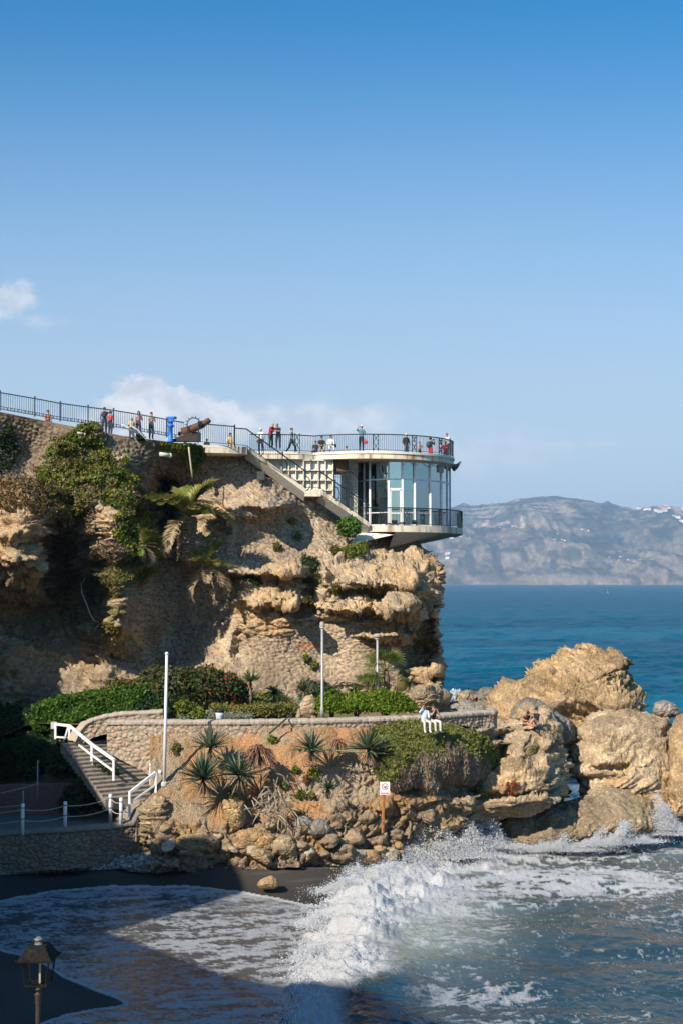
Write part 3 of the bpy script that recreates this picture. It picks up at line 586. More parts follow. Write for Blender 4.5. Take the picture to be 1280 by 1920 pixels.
# ================================================================ haze
mb = MB(); mb.box((0, 6500, 398), (40000, 16000, 810))
hm = bpy.data.materials.new('haze'); hm.use_nodes = True; hn = hm.node_tree; hn.nodes.clear()
ho = hn.nodes.new('ShaderNodeOutputMaterial'); hv = hn.nodes.new('ShaderNodeVolumePrincipled')
hv.inputs['Color'].default_value = (.47, .70, 1.0, 1); hv.inputs['Density'].default_value = 7.4e-5; hv.inputs['Anisotropy'].default_value = 0.0
hn.links.new(hv.outputs[0], ho.inputs['Volume'])
HZ = mb.build('haze', hm); tag(HZ, kind='stuff')
# ================================================================ glass look-out building on the cape
M_CREAM = pm('cream_concrete', (.78, .69, .52), .8, nscale=1.5, namt=.10, stain=((.30, .15, .06), .50, .70, 2.2))
M_CREAM2 = pm('cream_plaster', (.80, .74, .60), .8, nscale=2, namt=.07, stain=((.42, .33, .22), .54, .8, 2.5))
M_WHITE = pm('white_frame', (.80, .80, .78), .45, nscale=3, namt=.05, stain=((.55, .50, .42), .56, .8, 3))
M_IRON = pm('painted_iron', (.012, .030, .038), .45, nscale=6, namt=.3)
M_IRONB = pm('black_iron', (.012, .014, .016), .5)
M_DARKIN = pm('room_inside', (.10, .11, .10), .8)
M_RUST = pm('rusty_metal', (.20, .085, .04), .85, nscale=9, namt=.4)
ZU, ZL = 22.45, 17.70
def arc(cx, cy, r, a0, a1, n): return [(cx+r*math.cos(R(a0+(a1-a0)*i/n)), cy+r*math.sin(R(a0+(a1-a0)*i/n))) for i in range(n+1)]
UC, UR = (1.7, 97.9), 6.0; LC, LR = (2.0, 98.5), 6.35
B = empty('lookout_building', (2, 97, ZL)); tag(B, 'cream and glass two level lookout rotunda projecting over the sea from the cliff', 'building')
def bb(m, name, mats, parent=B, smooth=False):
    c = Vector(B.location); m.v = [(v[0]-c.x, v[1]-c.y, v[2]-c.z) for v in m.v]; return m.build(name, mats, parent, smooth)
# upper deck: straight run from the promenade, then the round terrace
pl = [tuple(at(x, y, d)[:2]) for x, y, d in ((385, 835, 87.7), (430, 836, 88.2), (463, 838, 88.9), (469, 846, 92.0), (520, 847, 92.1), (560, 848, 92.4), (590, 851, 93.1))]
a_start = 180+math.degrees(math.atan2(UC[1]-93.0, UC[0]+1.6))
upper_edge = pl+arc(*UC, UR, a_start, 360, 40)
poly = upper_edge+[(7.7, 106), (-9, 106)]
m = MB(); m.prism(poly, ZU-.42, ZU); bb(m, 'upper_deck', M_CREAM)
m = MB(); poly2 = [(p[0]+(UC[0]-p[0])*-.012, p[1]-.05) for p in upper_edge]; inn = [(p[0], p[1]+.28) for p in upper_edge]
[m.prism([poly2[i], poly2[i+1], inn[i+1], inn[i]], ZU-.10, ZU+.05) for i in range(len(poly2)-1)]; bb(m, 'deck_lip', M_CREAM2)
# bright low kerb/bench in the middle of the terrace
m = MB(); m.prism(arc(2.2, 99.0, 3.6, 180, 360, 24)+arc(2.2, 99.0, 3.1, 360, 180, 24), ZU, ZU+.42); bb(m, 'round_bench', M_CREAM2)
# lower deck and folded concrete shell
lp = [(1.1, 92.22), (2.0, 92.15)]+arc(*LC, LR, -90, 0, 40)[1:]
m = MB(); m.prism(lp+[(8.35, 104), (1.1, 104)], ZL-.42, ZL); bb(m, 'lower_deck', M_CREAM)
rim = [(p[0]*1.0, p[1], ZL-.42) for p in lp[1:]]
Wp = at(656, 1021, 91.0); Tp = at(729, 1027, 93.0); Up = at(782, 1018, 96.5); Ap = (1.12, 92.3, ZL-.42)
Bp = at(737, 1002.5, 92.2)
m = MB(); m.add([Ap, Bp, Wp, (Wp[0], Wp[1]+4, Wp[2]), (Ap[0], 97, Ap[2])], [(0, 2, 1), (0, 4, 3, 2), (1, 2, 3)]); bb(m, 'support_fin', M_CREAM2)
m = MB(); fan = [Bp]+[r_ for r_ in rim if r_[0] > Bp[0]-.1][:36]
tip = [Tp, Up, (4.6, 101, ZL-1.2)]; nf = len(fan); h1 = nf//2
m.add(fan+tip, [(i, i+1, nf) for i in range(h1)]+[(h1, nf+1, nf)]+[(i, i+1, nf+1) for i in range(h1, nf-4)]+[(nf-4, nf+2, nf+1)]+[(i, i+1, nf+2) for i in range(nf-4, nf-1)]); bb(m, 'concrete_shell', pm('shell_concrete', (.40, .36, .29), .85, stain=((.24, .19, .13), .5, .8, .8)))
# glazing
GP = [(662,97.6),(668,96.2),(682,95.0),(693,94.2),(728,93.45),(754,93.5),(777,93.9),(806,94.8),(827,96.0),(838,97.4),(843,99.2)]
gx_ = [((px-640)/F*d, d) for px, d in GP]
ZB, ZT = ZL, ZU-.42
back = [(7.2, 101.5), (6.2, 103.2), (4.3, 104.2), (1.5, 104.2)]
def pane(a, b, z0, z1, name='window_pane', mt=None):
    a = Vector((a[0], a[1], 0)); b = Vector((b[0], b[1], 0)); d = (b-a).normalized(); n_ = Vector((d.y, -d.x, 0))*.012
    q = [a+n_, b+n_, b-n_, a-n_]; mm_ = MB(); mm_.prism([(p.x, p.y) for p in q], z0, z1); return bb(mm_, name, mt or M_GLASS)
def glassmat():
    mt, nt, b = newmat('window_glass'); l = nt.links.new; nt.nodes.remove(b)
    tr = nd(nt, 'ShaderNodeBsdfTransparent'); tr.inputs[0].default_value = (.42, .66, .72, 1); gl = nd(nt, 'ShaderNodeBsdfGlossy'); gl.inputs['Roughness'].default_value = .02; gl.inputs[0].default_value = (.85, .95, 1, 1)
    fr = nd(nt, 'ShaderNodeFresnel'); fr.inputs[0].default_value = 1.6; ad = nd(nt, 'ShaderNodeMath', operation='MULTIPLY_ADD'); l(fr.outputs[0], ad.inputs[0]); ad.inputs[1].default_value = 1.1; ad.inputs[2].default_value = .34
    mx = nd(nt, 'ShaderNodeMixShader'); l(ad.outputs[0], mx.inputs[0]); l(tr.outputs[0], mx.inputs[1]); l(gl.outputs[0], mx.inputs[2]); l(mx.outputs[0], nt.nodes['Material Output'].inputs['Surface']); return mt
M_GLASS = glassmat()
ztr = 20.80; zlow = 18.45
door_i = 4
for i in range(len(gx_)-1):
    a, b_ = gx_[i], gx_[i+1]
    pane(a, b_, ZB+.1, ztr); pane(a, b_, ztr, ZT)
ring = gx_+back
for i in range(len(gx_)-1, len(ring)-1): pane(ring[i], ring[i+1], ZB, ZT)
fw = {0: .10, 1: .10, 2: .09, 3: .13}
for i, p in enumerate(ring[:-1]):
    m = MB(); w_ = fw.get(i, .13); m.box((p[0], p[1]-.03, (ZB+ZT)/2), (w_, .16, ZT-ZB), 0); bb(m, 'mullion', M_WHITE)
def hbar(z, h, idx, name='transom', d=.12):
    m = MB()
    for i in idx:
        a, b_ = ring[i], ring[i+1]; L_ = math.hypot(b_[0]-a[0], b_[1]-a[1]); m.box(((a[0]+b_[0])/2, (a[1]+b_[1])/2-.02, z), (L_, d, h), math.atan2(b_[1]-a[1], b_[0]-a[0]))
    return bb(m, name, M_WHITE)
hbar(ztr, .09, range(0, 13)); hbar(ZB+.06, .12, range(0, 13), 'window_sill'); hbar(ZT-.05, .10, range(0, 13), 'window_head'); hbar(ZB+.90, .06, [0, 1, 2, 3], 'low_rail', .08); hbar(ZB+.90, .06, [5, 6, 7, 8], 'low_rail', .08)
hbar(20.35-.15, .07, [0]); 
# door in the fourth bay, white frame
a, b_ = gx_[4], gx_[5]; cx_, cy_ = (a[0]+b_[0])/2, (a[1]+b_[1])/2-.06
m = MB(); 
for sx_ in (-1, 1): m.box((cx_+sx_*.36, cy_, ZB+1.2), (.15, .07, 2.4))
m.box((cx_, cy_, ZB+2.42), (.87, .07, .16)); m.box((cx_, cy_, ZB+.10), (.57, .07, .2)); m.box((cx_, cy_, ZB+.85), (.57, .06, .10))
dr_ = bb(m, 'door', M_WHITE); m = MB(); m.box((cx_+.36, cy_-.06, ZB+1.05), (.03, .06, .16)); c_ = Vector(B.location); m.v = [(v[0]-c_.x, v[1]-c_.y, v[2]-c_.z) for v in m.v]; m.build('handle', M_IRONB, dr_)
# small diagonal braces under the roof
for i in (5, 6, 7, 8):
    m = MB(); p = gx_[i]; m.bar((p[0]+.05, p[1]-.1, ZT-.35), (p[0]+.38, p[1]-.6, ZT-.02), .025); bb(m, 'roof_brace', M_WHITE)
# room: back wall, ceiling band, columns, curtain
m = MB(); m.box((2.4, 99.6, (ZB+ZT)/2), (2.9, .15, ZT-ZB)); m.box((1.0, 98.4, (ZB+ZT)/2), (.15, 2.4, ZT-ZB)); bb(m, 'inner_wall', M_DARKIN)
m = MB(); m.box((2.55, 96.2, ZB+2.2), (.5, .5, 1.3)); m.box((2.35, 95.6, ZB+1.0), (.35, .35, 2.0)); bb(m, 'inner_cabinet', pm('inner_brown', (.16, .13, .08), .7))
m = MB(); m.box((3.9, 97.5, ZT-.35), (6, 3.6, .5)); bb(m, 'ceiling_beam', pm('inner_ceiling', (.5, .52, .46), .8))
for q in ((5.2, 99.0), (6.3, 98.2), (3.4, 101.5)):
    m = MB(); m.lathe((q[0], q[1], ZB), [(.10, 0), (.10, ZT-ZB)], 10); bb(m, 'inner_column', M_WHITE, smooth=True)
# cream wall left of the glass, with gate recess and sunburst window
m = MB(); m.box((.45, 94.6, (ZB+ZT)/2-.3), (1.0, .3, ZT-ZB+.6), 0)
m.box((.95, 95.3, (ZB+ZT)/2), (.25, 1.6, ZT-ZB)); bb(m, 'plaster_wall', M_CREAM2)
m = MB()
c0 = at(649, 918, 94.30)
for k in range(15):
    a = R(-90+180*k/14); m.bar(c0, (c0[0]+.95*math.cos(a), c0[1], c0[2]+1.25*math.sin(a)), .012)
pts = [(c0[0]+.95*math.cos(R(a)), c0[1], c0[2]+1.25*math.sin(R(a))) for a in range(-90, 91, 12)]; m.tube(pts, .02, 5)
pts = [(c0[0]+.4*math.cos(R(a)), c0[1], c0[2]+.5*math.sin(R(a))) for a in range(-90, 91, 15)]; m.tube(pts, .012, 5)
for k in range(9):
    a = R(60-k*8); m.bar((c0[0]-.1+.12*k, c0[1], ZT-.4), (c0[0]+.0+.12*k, c0[1], c0[2]+1.2-k*.03), .01)
bb(m, 'sunburst_grille', M_IRONB)
m = MB(); x0, x1 = at(626, 900, 93.2)[0], at(651, 900, 93.2)[0]
for x in (x0, x1): m.box((x, 93.0, (ZT+18.3)/2), (.10, .10, ZT-18.3))
m.box(((x0+x1)/2, 93.0, at(640, 884, 93)[2]), (x1-x0, .08, .08))
for k in range(1, 7): m.bar((x0+(x1-x0)*k/7, 93.0, 18.6), (x0+(x1-x0)*k/7, 93.0, 21.2), .014)
for z in (20.9, 20.2, 19.5): m.bar((x0, 93.0, z), (x1, 93.0, z), .018)
bb(m, 'iron_gate', M_IRONB)
m = MB(); z_ = at(640, 884, 93)[2]; m.box(((x0+x1)/2, 93.06, (z_+ZT)/2), (x1-x0-.12, .06, ZT-z_-.05)); bb(m, 'wooden_panel', pm('old_wood', (.16, .085, .04), .8, nscale=12, namt=.4))
# grid screen wall of deep cells, along the edge of the deck above
g0, g1_ = at(486, 890, 92.5), at(624, 890, 92.7); szt, szb = ZT+.0, 17.9; chh = .655
gd = Vector((g1_[0]-g0[0], g1_[1]-g0[1], 0)); gl_ = gd.length; ga = math.atan2(gd.y, gd.x); gd.normalize(); gn = Vector((-gd.y, gd.x, 0)); NC = 10; cw = gl_/NC
def gpt(s_, dpt, z): q = V((g0[0], g0[1], 0))+gd*s_+gn*dpt; return (q.x, q.y, z)
m = MB(); m.box(gpt(gl_/2, .30, (szt+szb)/2), (gl_+.1, .12, szt-szb), ga); bb(m, 'screen_back_wall', M_CREAM2)
m = MB(); nz = int((szt-szb)/chh)+1
for k in range(NC+1): m.box(gpt(cw*k, .17, (szt+szb)/2), (.07, .24, szt-szb), ga)
for j in range(nz): m.box(gpt(gl_/2, .16, szt-.05-j*chh), (gl_, .30, .06), ga)
bb(m, 'screen_grid', M_CREAM2)
for k in range(NC):
    for j in range(nz-1):
        if j*chh < (k+1.5)*cw*.85+.4:
            m = MB(); m.ball(gpt(cw*(k+.5), .27, szt-.07-(j+1)*chh+.05), (cw*.40, .14, .12), 8, 4); bb(m, 'planter_bowl', M_CREAM2, smooth=True)
# stair: two flights and a landing
S0 = at(463, 838, 89.2); S1 = at(573, 921, 90.4); S2 = at(600, 926, 90.6); S3 = at(692, 985, 91.9)
S0[2] = ZU; S2[2] = S1[2]; S3[2] = ZL
def stair_run(a, b, n_, wid, name):
    a = V(a); b = V(b); hd = Vector((b.x-a.x, b.y-a.y, 0)); L_ = hd.length; hd.normalize(); nr = Vector((-hd.y, hd.x, 0))
    if nr.y < 0: nr = -nr
    m = MB()
    for k in range(n_):
        t = (k+.5)/n_; z = a.z+(b.z-a.z)*(k+1)/n_; p = a+hd*L_*t+nr*(wid/2+.06); m.box((p.x, p.y, z-.09+.5*(a.z-b.z)/n_), (L_/n_*1.0, wid-.1, .18), math.atan2(hd.y, hd.x))
    bb(m, 'steps', M_CREAM2)
    m = MB(); o1 = nr*0; dz = Vector((0, 0, 1))
    sec = [o1+dz*.16, nr*.14+dz*.16, nr*.14-dz*.10, o1-dz*.14]
    vs = [a+s_ for s_ in sec]+[b+s_ for s_ in sec]; m.add(vs, [(i, (i+1) % 4, 4+(i+1) % 4, 4+i) for i in range(4)]+[(0, 3, 2, 1), (4, 5, 6, 7)]); bb(m, 'stair_kerb', M_CREAM)
    m = MB(); sec = [nr*.03-dz*.14, nr*wid-dz*.26, nr*wid-dz*.42, nr*.45-dz*.62]
    vs = [a+s_ for s_ in sec]+[b+s_ for s_ in sec]; m.add(vs, [(i, (i+1) % 4, 4+(i+1) % 4, 4+i) for i in range(4)]+[(0, 3, 2, 1), (4, 5, 6, 7)]); bb(m, 'stair_soffit', pm('soffit', (.36, .325, .265), .85))
stair_run(S0, S1, 15, 1.15, 'flight'); stair_run(S2, S3, 11, 1.15, 'flight')
m = MB(); m.prism([(S1[0]-.05, S1[1]), (S2[0]+.05, S2[1]), (S2[0]+.3, S2[1]+1.3), (S1[0]-.3, S1[1]+1.3)], S1[2]-.32, S1[2]+.10); bb(m, 'landing', M_CREAM)
# grey awning sheet at the far right under the terrace
m = MB(); aw = []
for k in range(9):
    t = k/8; x = 7.65+t*.62; z = at(850, 874, 99)[2]+.22-.12*math.sin(t*5)-.03*k*.3; aw.append((x, z))
vs = [(x, 98.2, z) for x, z in aw]+[(x, 99.8, z) for x, z in aw]+[(x, 98.2, z-.40*math.sin(.3+2.6*i/8)) for i, (x, z) in enumerate(aw)]+[(x, 99.8, z-.40*math.sin(.3+2.6*i/8)) for i, (x, z) in enumerate(aw)]
n_ = 9; fs = []
for i in range(8): fs += [(i, i+1, n_+i+1, n_+i), (2*n_+i, 3*n_+i, 3*n_+i+1, 2*n_+i+1), (i, 2*n_+i, 2*n_+i+1, i+1), (n_+i, n_+i+1, 3*n_+i+1, 3*n_+i)]
m.add(vs, fs+[(0, n_, 3*n_, 2*n_), (8, 26, 35, 17)]); bb(m, 'awning', pm('grey_awning', (.10, .12, .14), .7))
for px_ in (739, 776):
    p = at(px_, 981, 92.9); e = empty('floodlight', p); tag(e, 'small black floodlight on the lower balcony floor '+('in front of the glass door' if px_ == 739 else 'right of the glass door'), 'floodlight', 'balcony floodlights')
    m = MB(); m.box((0, 0, .10), (.34, .16, .16), rx=R(-25)); m.build('lamp_housing', M_IRONB, e); m = MB(); m.box((0, 0, -.03), (.24, .06, .10)); m.build('bracket', M_IRONB, e)
# ================================================================ iron railings
def resample(path, step):
    path = [V(p) for p in path]; out = [path[0]]; acc = 0
    for a, b_ in zip(path[:-1], path[1:]):
        L_ = (b_-a).length; t = step-acc
        while t <= L_: out.append(a+(b_-a)*(t/L_)); t += step
        acc = L_-(t-step)
    return out
def railing(name, label, path, h=1.12, step=.125, posts=(), group='iron railings', low=.10, double=False, barr=.015, crosses=()):
    e = empty(name, path[0]); tag(e, label, 'railing', group); off = V(path[0]); P_ = [V(p)-off for p in path]; up = Vector((0, 0, 1))
    m = MB()
    for a, b_ in zip(P_[:-1], P_[1:]): m.bar(a+up*h, b_+up*h, .045)
    m.build('handrail', M_IRON, e); m = MB()
    for a, b_ in zip(P_[:-1], P_[1:]):
        m.bar(a+up*low, b_+up*low, .024)
        if double: m.bar(a+up*(low+.17), b_+up*(low+.17), .024)
    m.build('bottom_rail', M_IRON, e); m = MB()
    for p in resample(P_, step): m.bar(p+up*low, p+up*h, barr)
    o_ = m.build('bars', M_IRON, e)
    if double:
        m = MB()
        for a, b_ in zip(P_[:-1], P_[1:]): m.bar(a+up*(low+.05), b_+up*(low+.05), .012)
        for p in resample(P_, step*1.6): m.bar(p+up*low, p+up*(low+.17), .03)
        m.build('ornament_band', M_IRON, e)
    for p in posts:
        p = V(p)-off; m = MB(); m.bar(p, p+up*(h+.07), .05); m.ball(p+up*(h+.10), .055, 8, 5); m.build('post', M_IRON, e)
    for (p, q) in crosses:   # crossed ornamental panel between two posts
        p = V(p)-off; q = V(q)-off; m = MB()
        for a in (p, q): m.bar(a-up*.15, a+up*(h+.02), .035)
        for z0, z1 in ((low, (h+low)/2), ((h+low)/2, h)): m.bar(p+up*z0, q+up*z1, .022); m.bar(q+up*z0, p+up*z1, .022)
        m.build('crossed_panel', M_IRONB, e)
    return e
PR = [(-160,748,86.2),(0,770,86.6),(65,781,87),(113,790,87.2),(165,797,87.4),(213,803,87.5),(262,811,87.6),(313,820,87.7),(345,826,87.8)]
pp = [at(x, y, d) for x, y, d in PR]
railing('iron_railing', 'long dark iron railing sloping down along the promenade wall', pp, 1.12, .135, posts=pp[1:-1]+[at(-80, 759, 86.4)], double=True)
q0 = [at(x, y, d) for x, y, d in ((372, 831, 87.6), (440, 837, 88.1))]; q0[1][2] = ZU+.02; q0[0][2] = ZU+.15
railing('iron_railing', 'straight iron railing between the rusty cannon and the top of the outside stairs', q0, 1.22, .13, posts=[q0[0], at(440, 837, 88.1)])
q1 = [at(440, 837, 88.1), at(462, 838, 88.6)]; q1[0][2] = q1[1][2] = ZU+.02; S0b = np.array(S0)+[0, .05, .16]; S1b = np.array(S1)+[0, .05, .16]; S2b = np.array(S2)+[0, .05, .16]; S3b = np.array(S3)+[0, .05, .16]
railing('stair_railing', 'sloping iron railing down the outer edge of the outside stairs', [q1[0], q1[1], S1b, S2b, S3b], 1.12, .14, posts=[q1[0], S0b*.79+S1b*.21, S0b*.40+S1b*.60, S1b, S2b, S2b*.7+S3b*.3, S2b*.42+S3b*.58], low=.08, barr=.012)
m_ = MB()
def scroll(c, r): 
    pts = [(c[0]+r*math.sin(a), c[1], c[2]+r*1.5*math.cos(a)+.1) for a in np.linspace(0, math.pi*1.05, 9)]; return pts
e = COL.objects.get('stair_railing'); 
for t_, (A_0, B_0) in ((.21, (S0b, S1b)), (.60, (S0b, S1b)), (1.0, (S0b, S1b)), (.30, (S2b, S3b)), (.58, (S2b, S3b))):
    c = A_0*(1-t_)+B_0*t_+np.array([.0, -.02, .25]); m = MB(); m.tube([V(q)-Vector(e.location) for q in scroll(c, .3)], .035, 6); m.build('scroll_bracket', M_IRONB, e)
up_path = [(p[0], p[1]+.12, ZU+.05) for p in upper_edge[3:]]
def on_arc(C, r, px, z):   # point of the rim seen at pixel column px (front side)
    best = min(np.linspace(180, 360, 721), key=lambda a: abs((C[0]+r*math.cos(R(a)))/(C[1]+r*math.sin(R(a)))*F+640-px)); return (C[0]+r*math.cos(R(best)), C[1]+r*math.sin(R(best)), z)
cr = []
for a, b_ in ((700, 709), (773, 780), (823, 828)): cr.append((on_arc(UC, UR-.12, a, ZU+.05), on_arc(UC, UR-.12, b_, ZU+.05)))
cr.append((tuple(at(553, 845, 91.4)[:2])+(ZU+.05,), tuple(at(562, 846, 91.7)[:2])+(ZU+.05,)))
railing('iron_railing', 'curved iron railing with crossed panels round the upper terrace', up_path, 1.12, .125, crosses=cr)
lo_path = [(p[0], p[1]+.10, ZL) for p in lp[1:]]; lo_path = [(1.15, 92.3, ZL)]+lo_path
cr = [(on_arc(LC, LR-.1, a, ZL), on_arc(LC, LR-.1, b_, ZL)) for a, b_ in ((713, 723), (758, 766), (822, 827))]
railing('iron_railing', 'curved iron railing round the lower balcony in front of the glass', lo_path+[(8.2, 101.0, ZL)], 1.15, .10, crosses=cr)
m_gl = MB()
# ================================================================ things on the promenade
def flood_box():
    p = at(490, 893, 89.9); e = empty('floodlight', p); tag(e, 'dark square floodlight box on a grey bracket on the rubble wall', 'floodlight')
    m = MB(); m.box((0, -.2, 0), (.50, .34, .58)); m.box((0, -.385, 0), (.42, .03, .50)); m.build('lamp_housing', pm('dark_box', (.05, .055, .045), .6), e)
    m = MB(); m.tube([(0, -.1, -.3), (-.02, -.12, -.55), (-.08, .1, -.9), (-.16, .35, -1.0)], .07, 8); m.build('bracket', pm('grey_metal', (.30, .32, .33), .5), e)
    m = MB(); m.tube([(.1, .1, -.3), (.5, .25, -.75), (.9, .35, -1.1)], .015, 5); m.build('cable', M_IRONB, e)
flood_box()
p = at(320, 829, 87.4); e = empty('coin_telescope', p); tag(e, 'bright blue coin telescope on a pedestal behind the promenade railing', 'telescope')
M_BLUE = pm('blue_paint', (.01, .16, .62), .4)
e.scale = (.88, .88, .94); m = MB(); m.lathe((0, 0, 0), [(.24, 0), (.24, .08), (.16, .14), (.15, .95), (.24, 1.02), (.24, 1.12), (.14, 1.2), (.13, 1.26)], 14); m.build('pedestal', M_BLUE, e, True)
m = MB(); m.box((0, 0, 1.44), (.36, .42, .24)); m.lathe((0, 0, 1.22), [(.14, 0), (.22, .12), (.24, .2)], 12); m.bar((-.25, 0, 1.58), (.26, 0, 1.60), .11, 10); m.build('head', M_BLUE, e)
m = MB(); m.bar((.26, 0, 1.60), (.42, 0, 1.61), .10, 10, .08); m.build('eyepiece', pm('dark_blue', (.01, .03, .12), .4), e)
m = MB(); m.box((0, -.225, 1.42), (.12, .02, .1)); m.build('coin_slot', pm('steel', (.5, .5, .5), .3, .8), e)
p = at(352, 828, 87.9); e = empty('cannon', p); tag(e, 'rusty old cannon on a dark carriage pointing up to the right beside the blue telescope', 'cannon')
bp_ = [(-.35, .0, .55), (.35, 0, .82), (.9, 0, 1.06), (1.15, 0, 1.22), (1.36, 0, 1.38)]
m = MB(); m.tube(bp_, [.30, .26, .22, .17, .13], 14); m.tube([(1.20, 0, 1.25), (1.38, 0, 1.39)], [.20, .15], 14); m.ball((-.48, 0, .50), .14); m.build('barrel', pm('cannon_rust', (.12, .055, .032), .8, nscale=8, namt=.35), e, True)
m = MB(); m.add([(-.9, -.3, .0), (.8, -.3, .0), (.8, -.3, .55), (.3, -.3, .62), (-.9, -.3, .12), (-.9, .3, .0), (.8, .3, .0), (.8, .3, .55), (.3, .3, .62), (-.9, .3, .12)], [(0, 1, 2, 3, 4), (9, 8, 7, 6, 5), (0, 4, 9, 5), (4, 3, 8, 9), (3, 2, 7, 8), (2, 1, 6, 7)]); m.build('carriage', pm('dark_timber', (.045, .035, .028), .85, nscale=10, namt=.3), e)
for y in (-.38, .38):
    m = MB(); ring_ = [(.42+.42*math.cos(a), y, 1.02+.42*math.sin(a)) for a in np.linspace(0, 2*math.pi, 25)]; m.tube(ring_, .035, 6, False)
    if y < 0:
        for k in range(14):
            a = 2*math.pi*k/14; m.bar((.42+.40*math.cos(a), y, 1.02+.40*math.sin(a)), (.42+.56*math.cos(a), y, 1.02+.56*math.sin(a)), .022, 5)
        m.build('toothed_ring', M_IRONB, e, True)
# stub pipes and marks on the cliff wall
M_PIPE = pm('pale_pipe', (.55, .52, .46), .7)
for (px, py, L_, r_, lab) in [(310, 853, .62, .13, 'pale drain pipe stub poking from the wall below the telescope'), (153, 813, .38, .07, 'small pale pipe stub above the green ivy')]:
    p = at(px, py, 87.3 if px > 200 else 86.2); e = empty('drain_pipe', p); tag(e, lab, 'pipe')
    m = MB(); m.bar((-L_/2, -.25, .03), (L_/2, .05, -.03), r_, 12); m.build('pipe', M_PIPE, e, True); m = MB(); m.bar((L_/2-.04, .01, -.02), (L_/2+.03, .06, -.03), r_*1.15, 12); m.build('collar', M_PIPE, e, True)
o = MB().tube([at(x, y, 87.9) for x, y in ((354, 838), (356, 855), (358, 872), (361, 895))], .055, 6).build('bare_stem', pm('pale_bark', (.46, .40, .28), .85), smooth=True); tag(o, 'thin pale bare plant stem hanging straight down above the large palm', 'stem')
pts = [at(x, y, 86.3-.004*i) for i, (x, y) in enumerate([(168,1085),(161,1097),(162,1112),(170,1130),(177,1150),(184,1162),(194,1166),(192,1172),(184,1180),(183,1189)])]
for q in pts: q[1] -= 1.5
o = MB().tube(pts, .03, 5).build('hanging_root', pm('grey_root', (.50, .48, .44), .8), smooth=True); tag(o, 'pale crooked dry root hanging in the dark cave', 'root')
# ================================================================ garden wall and stair walls (coursed rubble strips)
def wall_strip(name, label, top, depth, hgt, cap=.16, thick=.5, res=.045, seed=0, hfun=None, warm=0.0, capname='coping'):
    """a rubble wall following world points (x,y,z of the top edge), front face towards the camera"""
    T_ = np.array([list(map(float, t)) for t in top]); seg = np.r_[0, np.cumsum(np.linalg.norm(np.diff(T_[:, :2], axis=0), axis=1))]
    s_ = np.arange(0, seg[-1], res); x = np.interp(s_, seg, T_[:, 0]); y = np.interp(s_, seg, T_[:, 1]); z = np.interp(s_, seg, T_[:, 2])
    hh = np.full(len(s_), hgt) if hfun is None else np.interp(s_/seg[-1], *hfun)
    dx = np.gradient(x); dy = np.gradient(y); ln = np.hypot(dx, dy); nx, ny = dy/ln, -dx/ln
    prof_ = [(0, thick)]+[(0, thick*(1-k/4)) for k in range(1, 4)]
    nr = int(max(hh)/res); tt = np.linspace(0, 1, nr)
    rows = []
    for (dz_, inn_) in prof_: rows.append(np.stack([x-nx*inn_, y-ny*inn_, z+dz_], -1))
    for t in tt: rows.append(np.stack([x, y, z-t*hh], -1))
    P_ = np.stack(rows, 0); Nn = np.stack([nx+0*P_[..., 0], ny+0*P_[..., 0], 0*P_[..., 0]], -1); Nn[:4] = (0, 0, 1)
    SZ = np.stack([s_+0*P_[..., 0], P_[..., 2]*0+seed, P_[..., 2]], -1)
    a1, a2, ai = worley(SZ*np.array([3.7, 1, 5.0])+fbm(SZ*1.5, 2, seed)[..., None]*.3, 400+seed); st = np.clip((a2-a1)/.26, 0, 1)
    capm = (P_[..., 2] > z[None, :]-cap)*1.0
    b1_, b2_, bi = worley(np.stack([s_*1.9+0*P_[..., 0], 0*P_[..., 0], 0*P_[..., 0]+.5], -1), 420+seed); cst = np.clip((b2_-b1_)/.12, 0, 1)
    d_ = (st-.5)*.075*(1-capm)+capm*(.05+.03*cst)+fbm(P_*3, 3, 430+seed)*.035
    P_ = P_+Nn*d_[..., None]; groove = np.exp(-((P_[..., 2]-(z[None, :]-cap))/.02)**2)
    c_ = mix((.36, .27, .19), (.47, .37, .27), ai); c_ = mix(c_, (.44, .24, .15), (ai > .86)*.8); c_ = mix(c_, (.30, .25, .22), ((ai > .3) & (ai < .42))*.7)
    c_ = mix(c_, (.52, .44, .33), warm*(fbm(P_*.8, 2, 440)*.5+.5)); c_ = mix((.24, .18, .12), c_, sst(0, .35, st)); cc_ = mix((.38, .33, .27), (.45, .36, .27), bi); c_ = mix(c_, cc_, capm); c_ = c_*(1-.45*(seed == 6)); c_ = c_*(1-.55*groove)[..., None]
    e_ = fast_mesh(name, P_, gfaces(*P_.shape[:2]), M_MASON, attrs={'col': c_.reshape(-1, 3)}); tag(e_, label, 'wall')
    m = MB(); n_ = len(s_); k_ = max(1, n_//120); idx = list(range(0, n_, k_))   # back and core of the wall
    m.add([(x[i]-nx[i]*thick, y[i]-ny[i]*thick, z[i]) for i in idx]+[(x[i]-nx[i]*thick, y[i]-ny[i]*thick, z[i]-hh[i]) for i in idx]+[(x[i], y[i], z[i]-hh[i]) for i in idx],
          [(i, i+1, len(idx)+i+1, len(idx)+i) for i in range(len(idx)-1)]+[(len(idx)+i, len(idx)+i+1, 2*len(idx)+i+1, 2*len(idx)+i) for i in range(len(idx)-1)]+[(0, len(idx), 2*len(idx)), (len(idx)-1, 3*len(idx)-1, 2*len(idx)-1)])
    m.build('wall_core', pm('wall_core_stone', (.34, .27, .19), .9), e_)
    return e_
def ztop(px, py, z): return atz(px, py, z)
gw = [ztop(x, y, 7.18) for x, y in ((346, 1353.5), (450, 1353), (600, 1351), (700, 1348), (760, 1346), (800, 1344), (840, 1341), (880, 1338), (905, 1336), (925, 1335), (930, 1333), (926, 1330))]
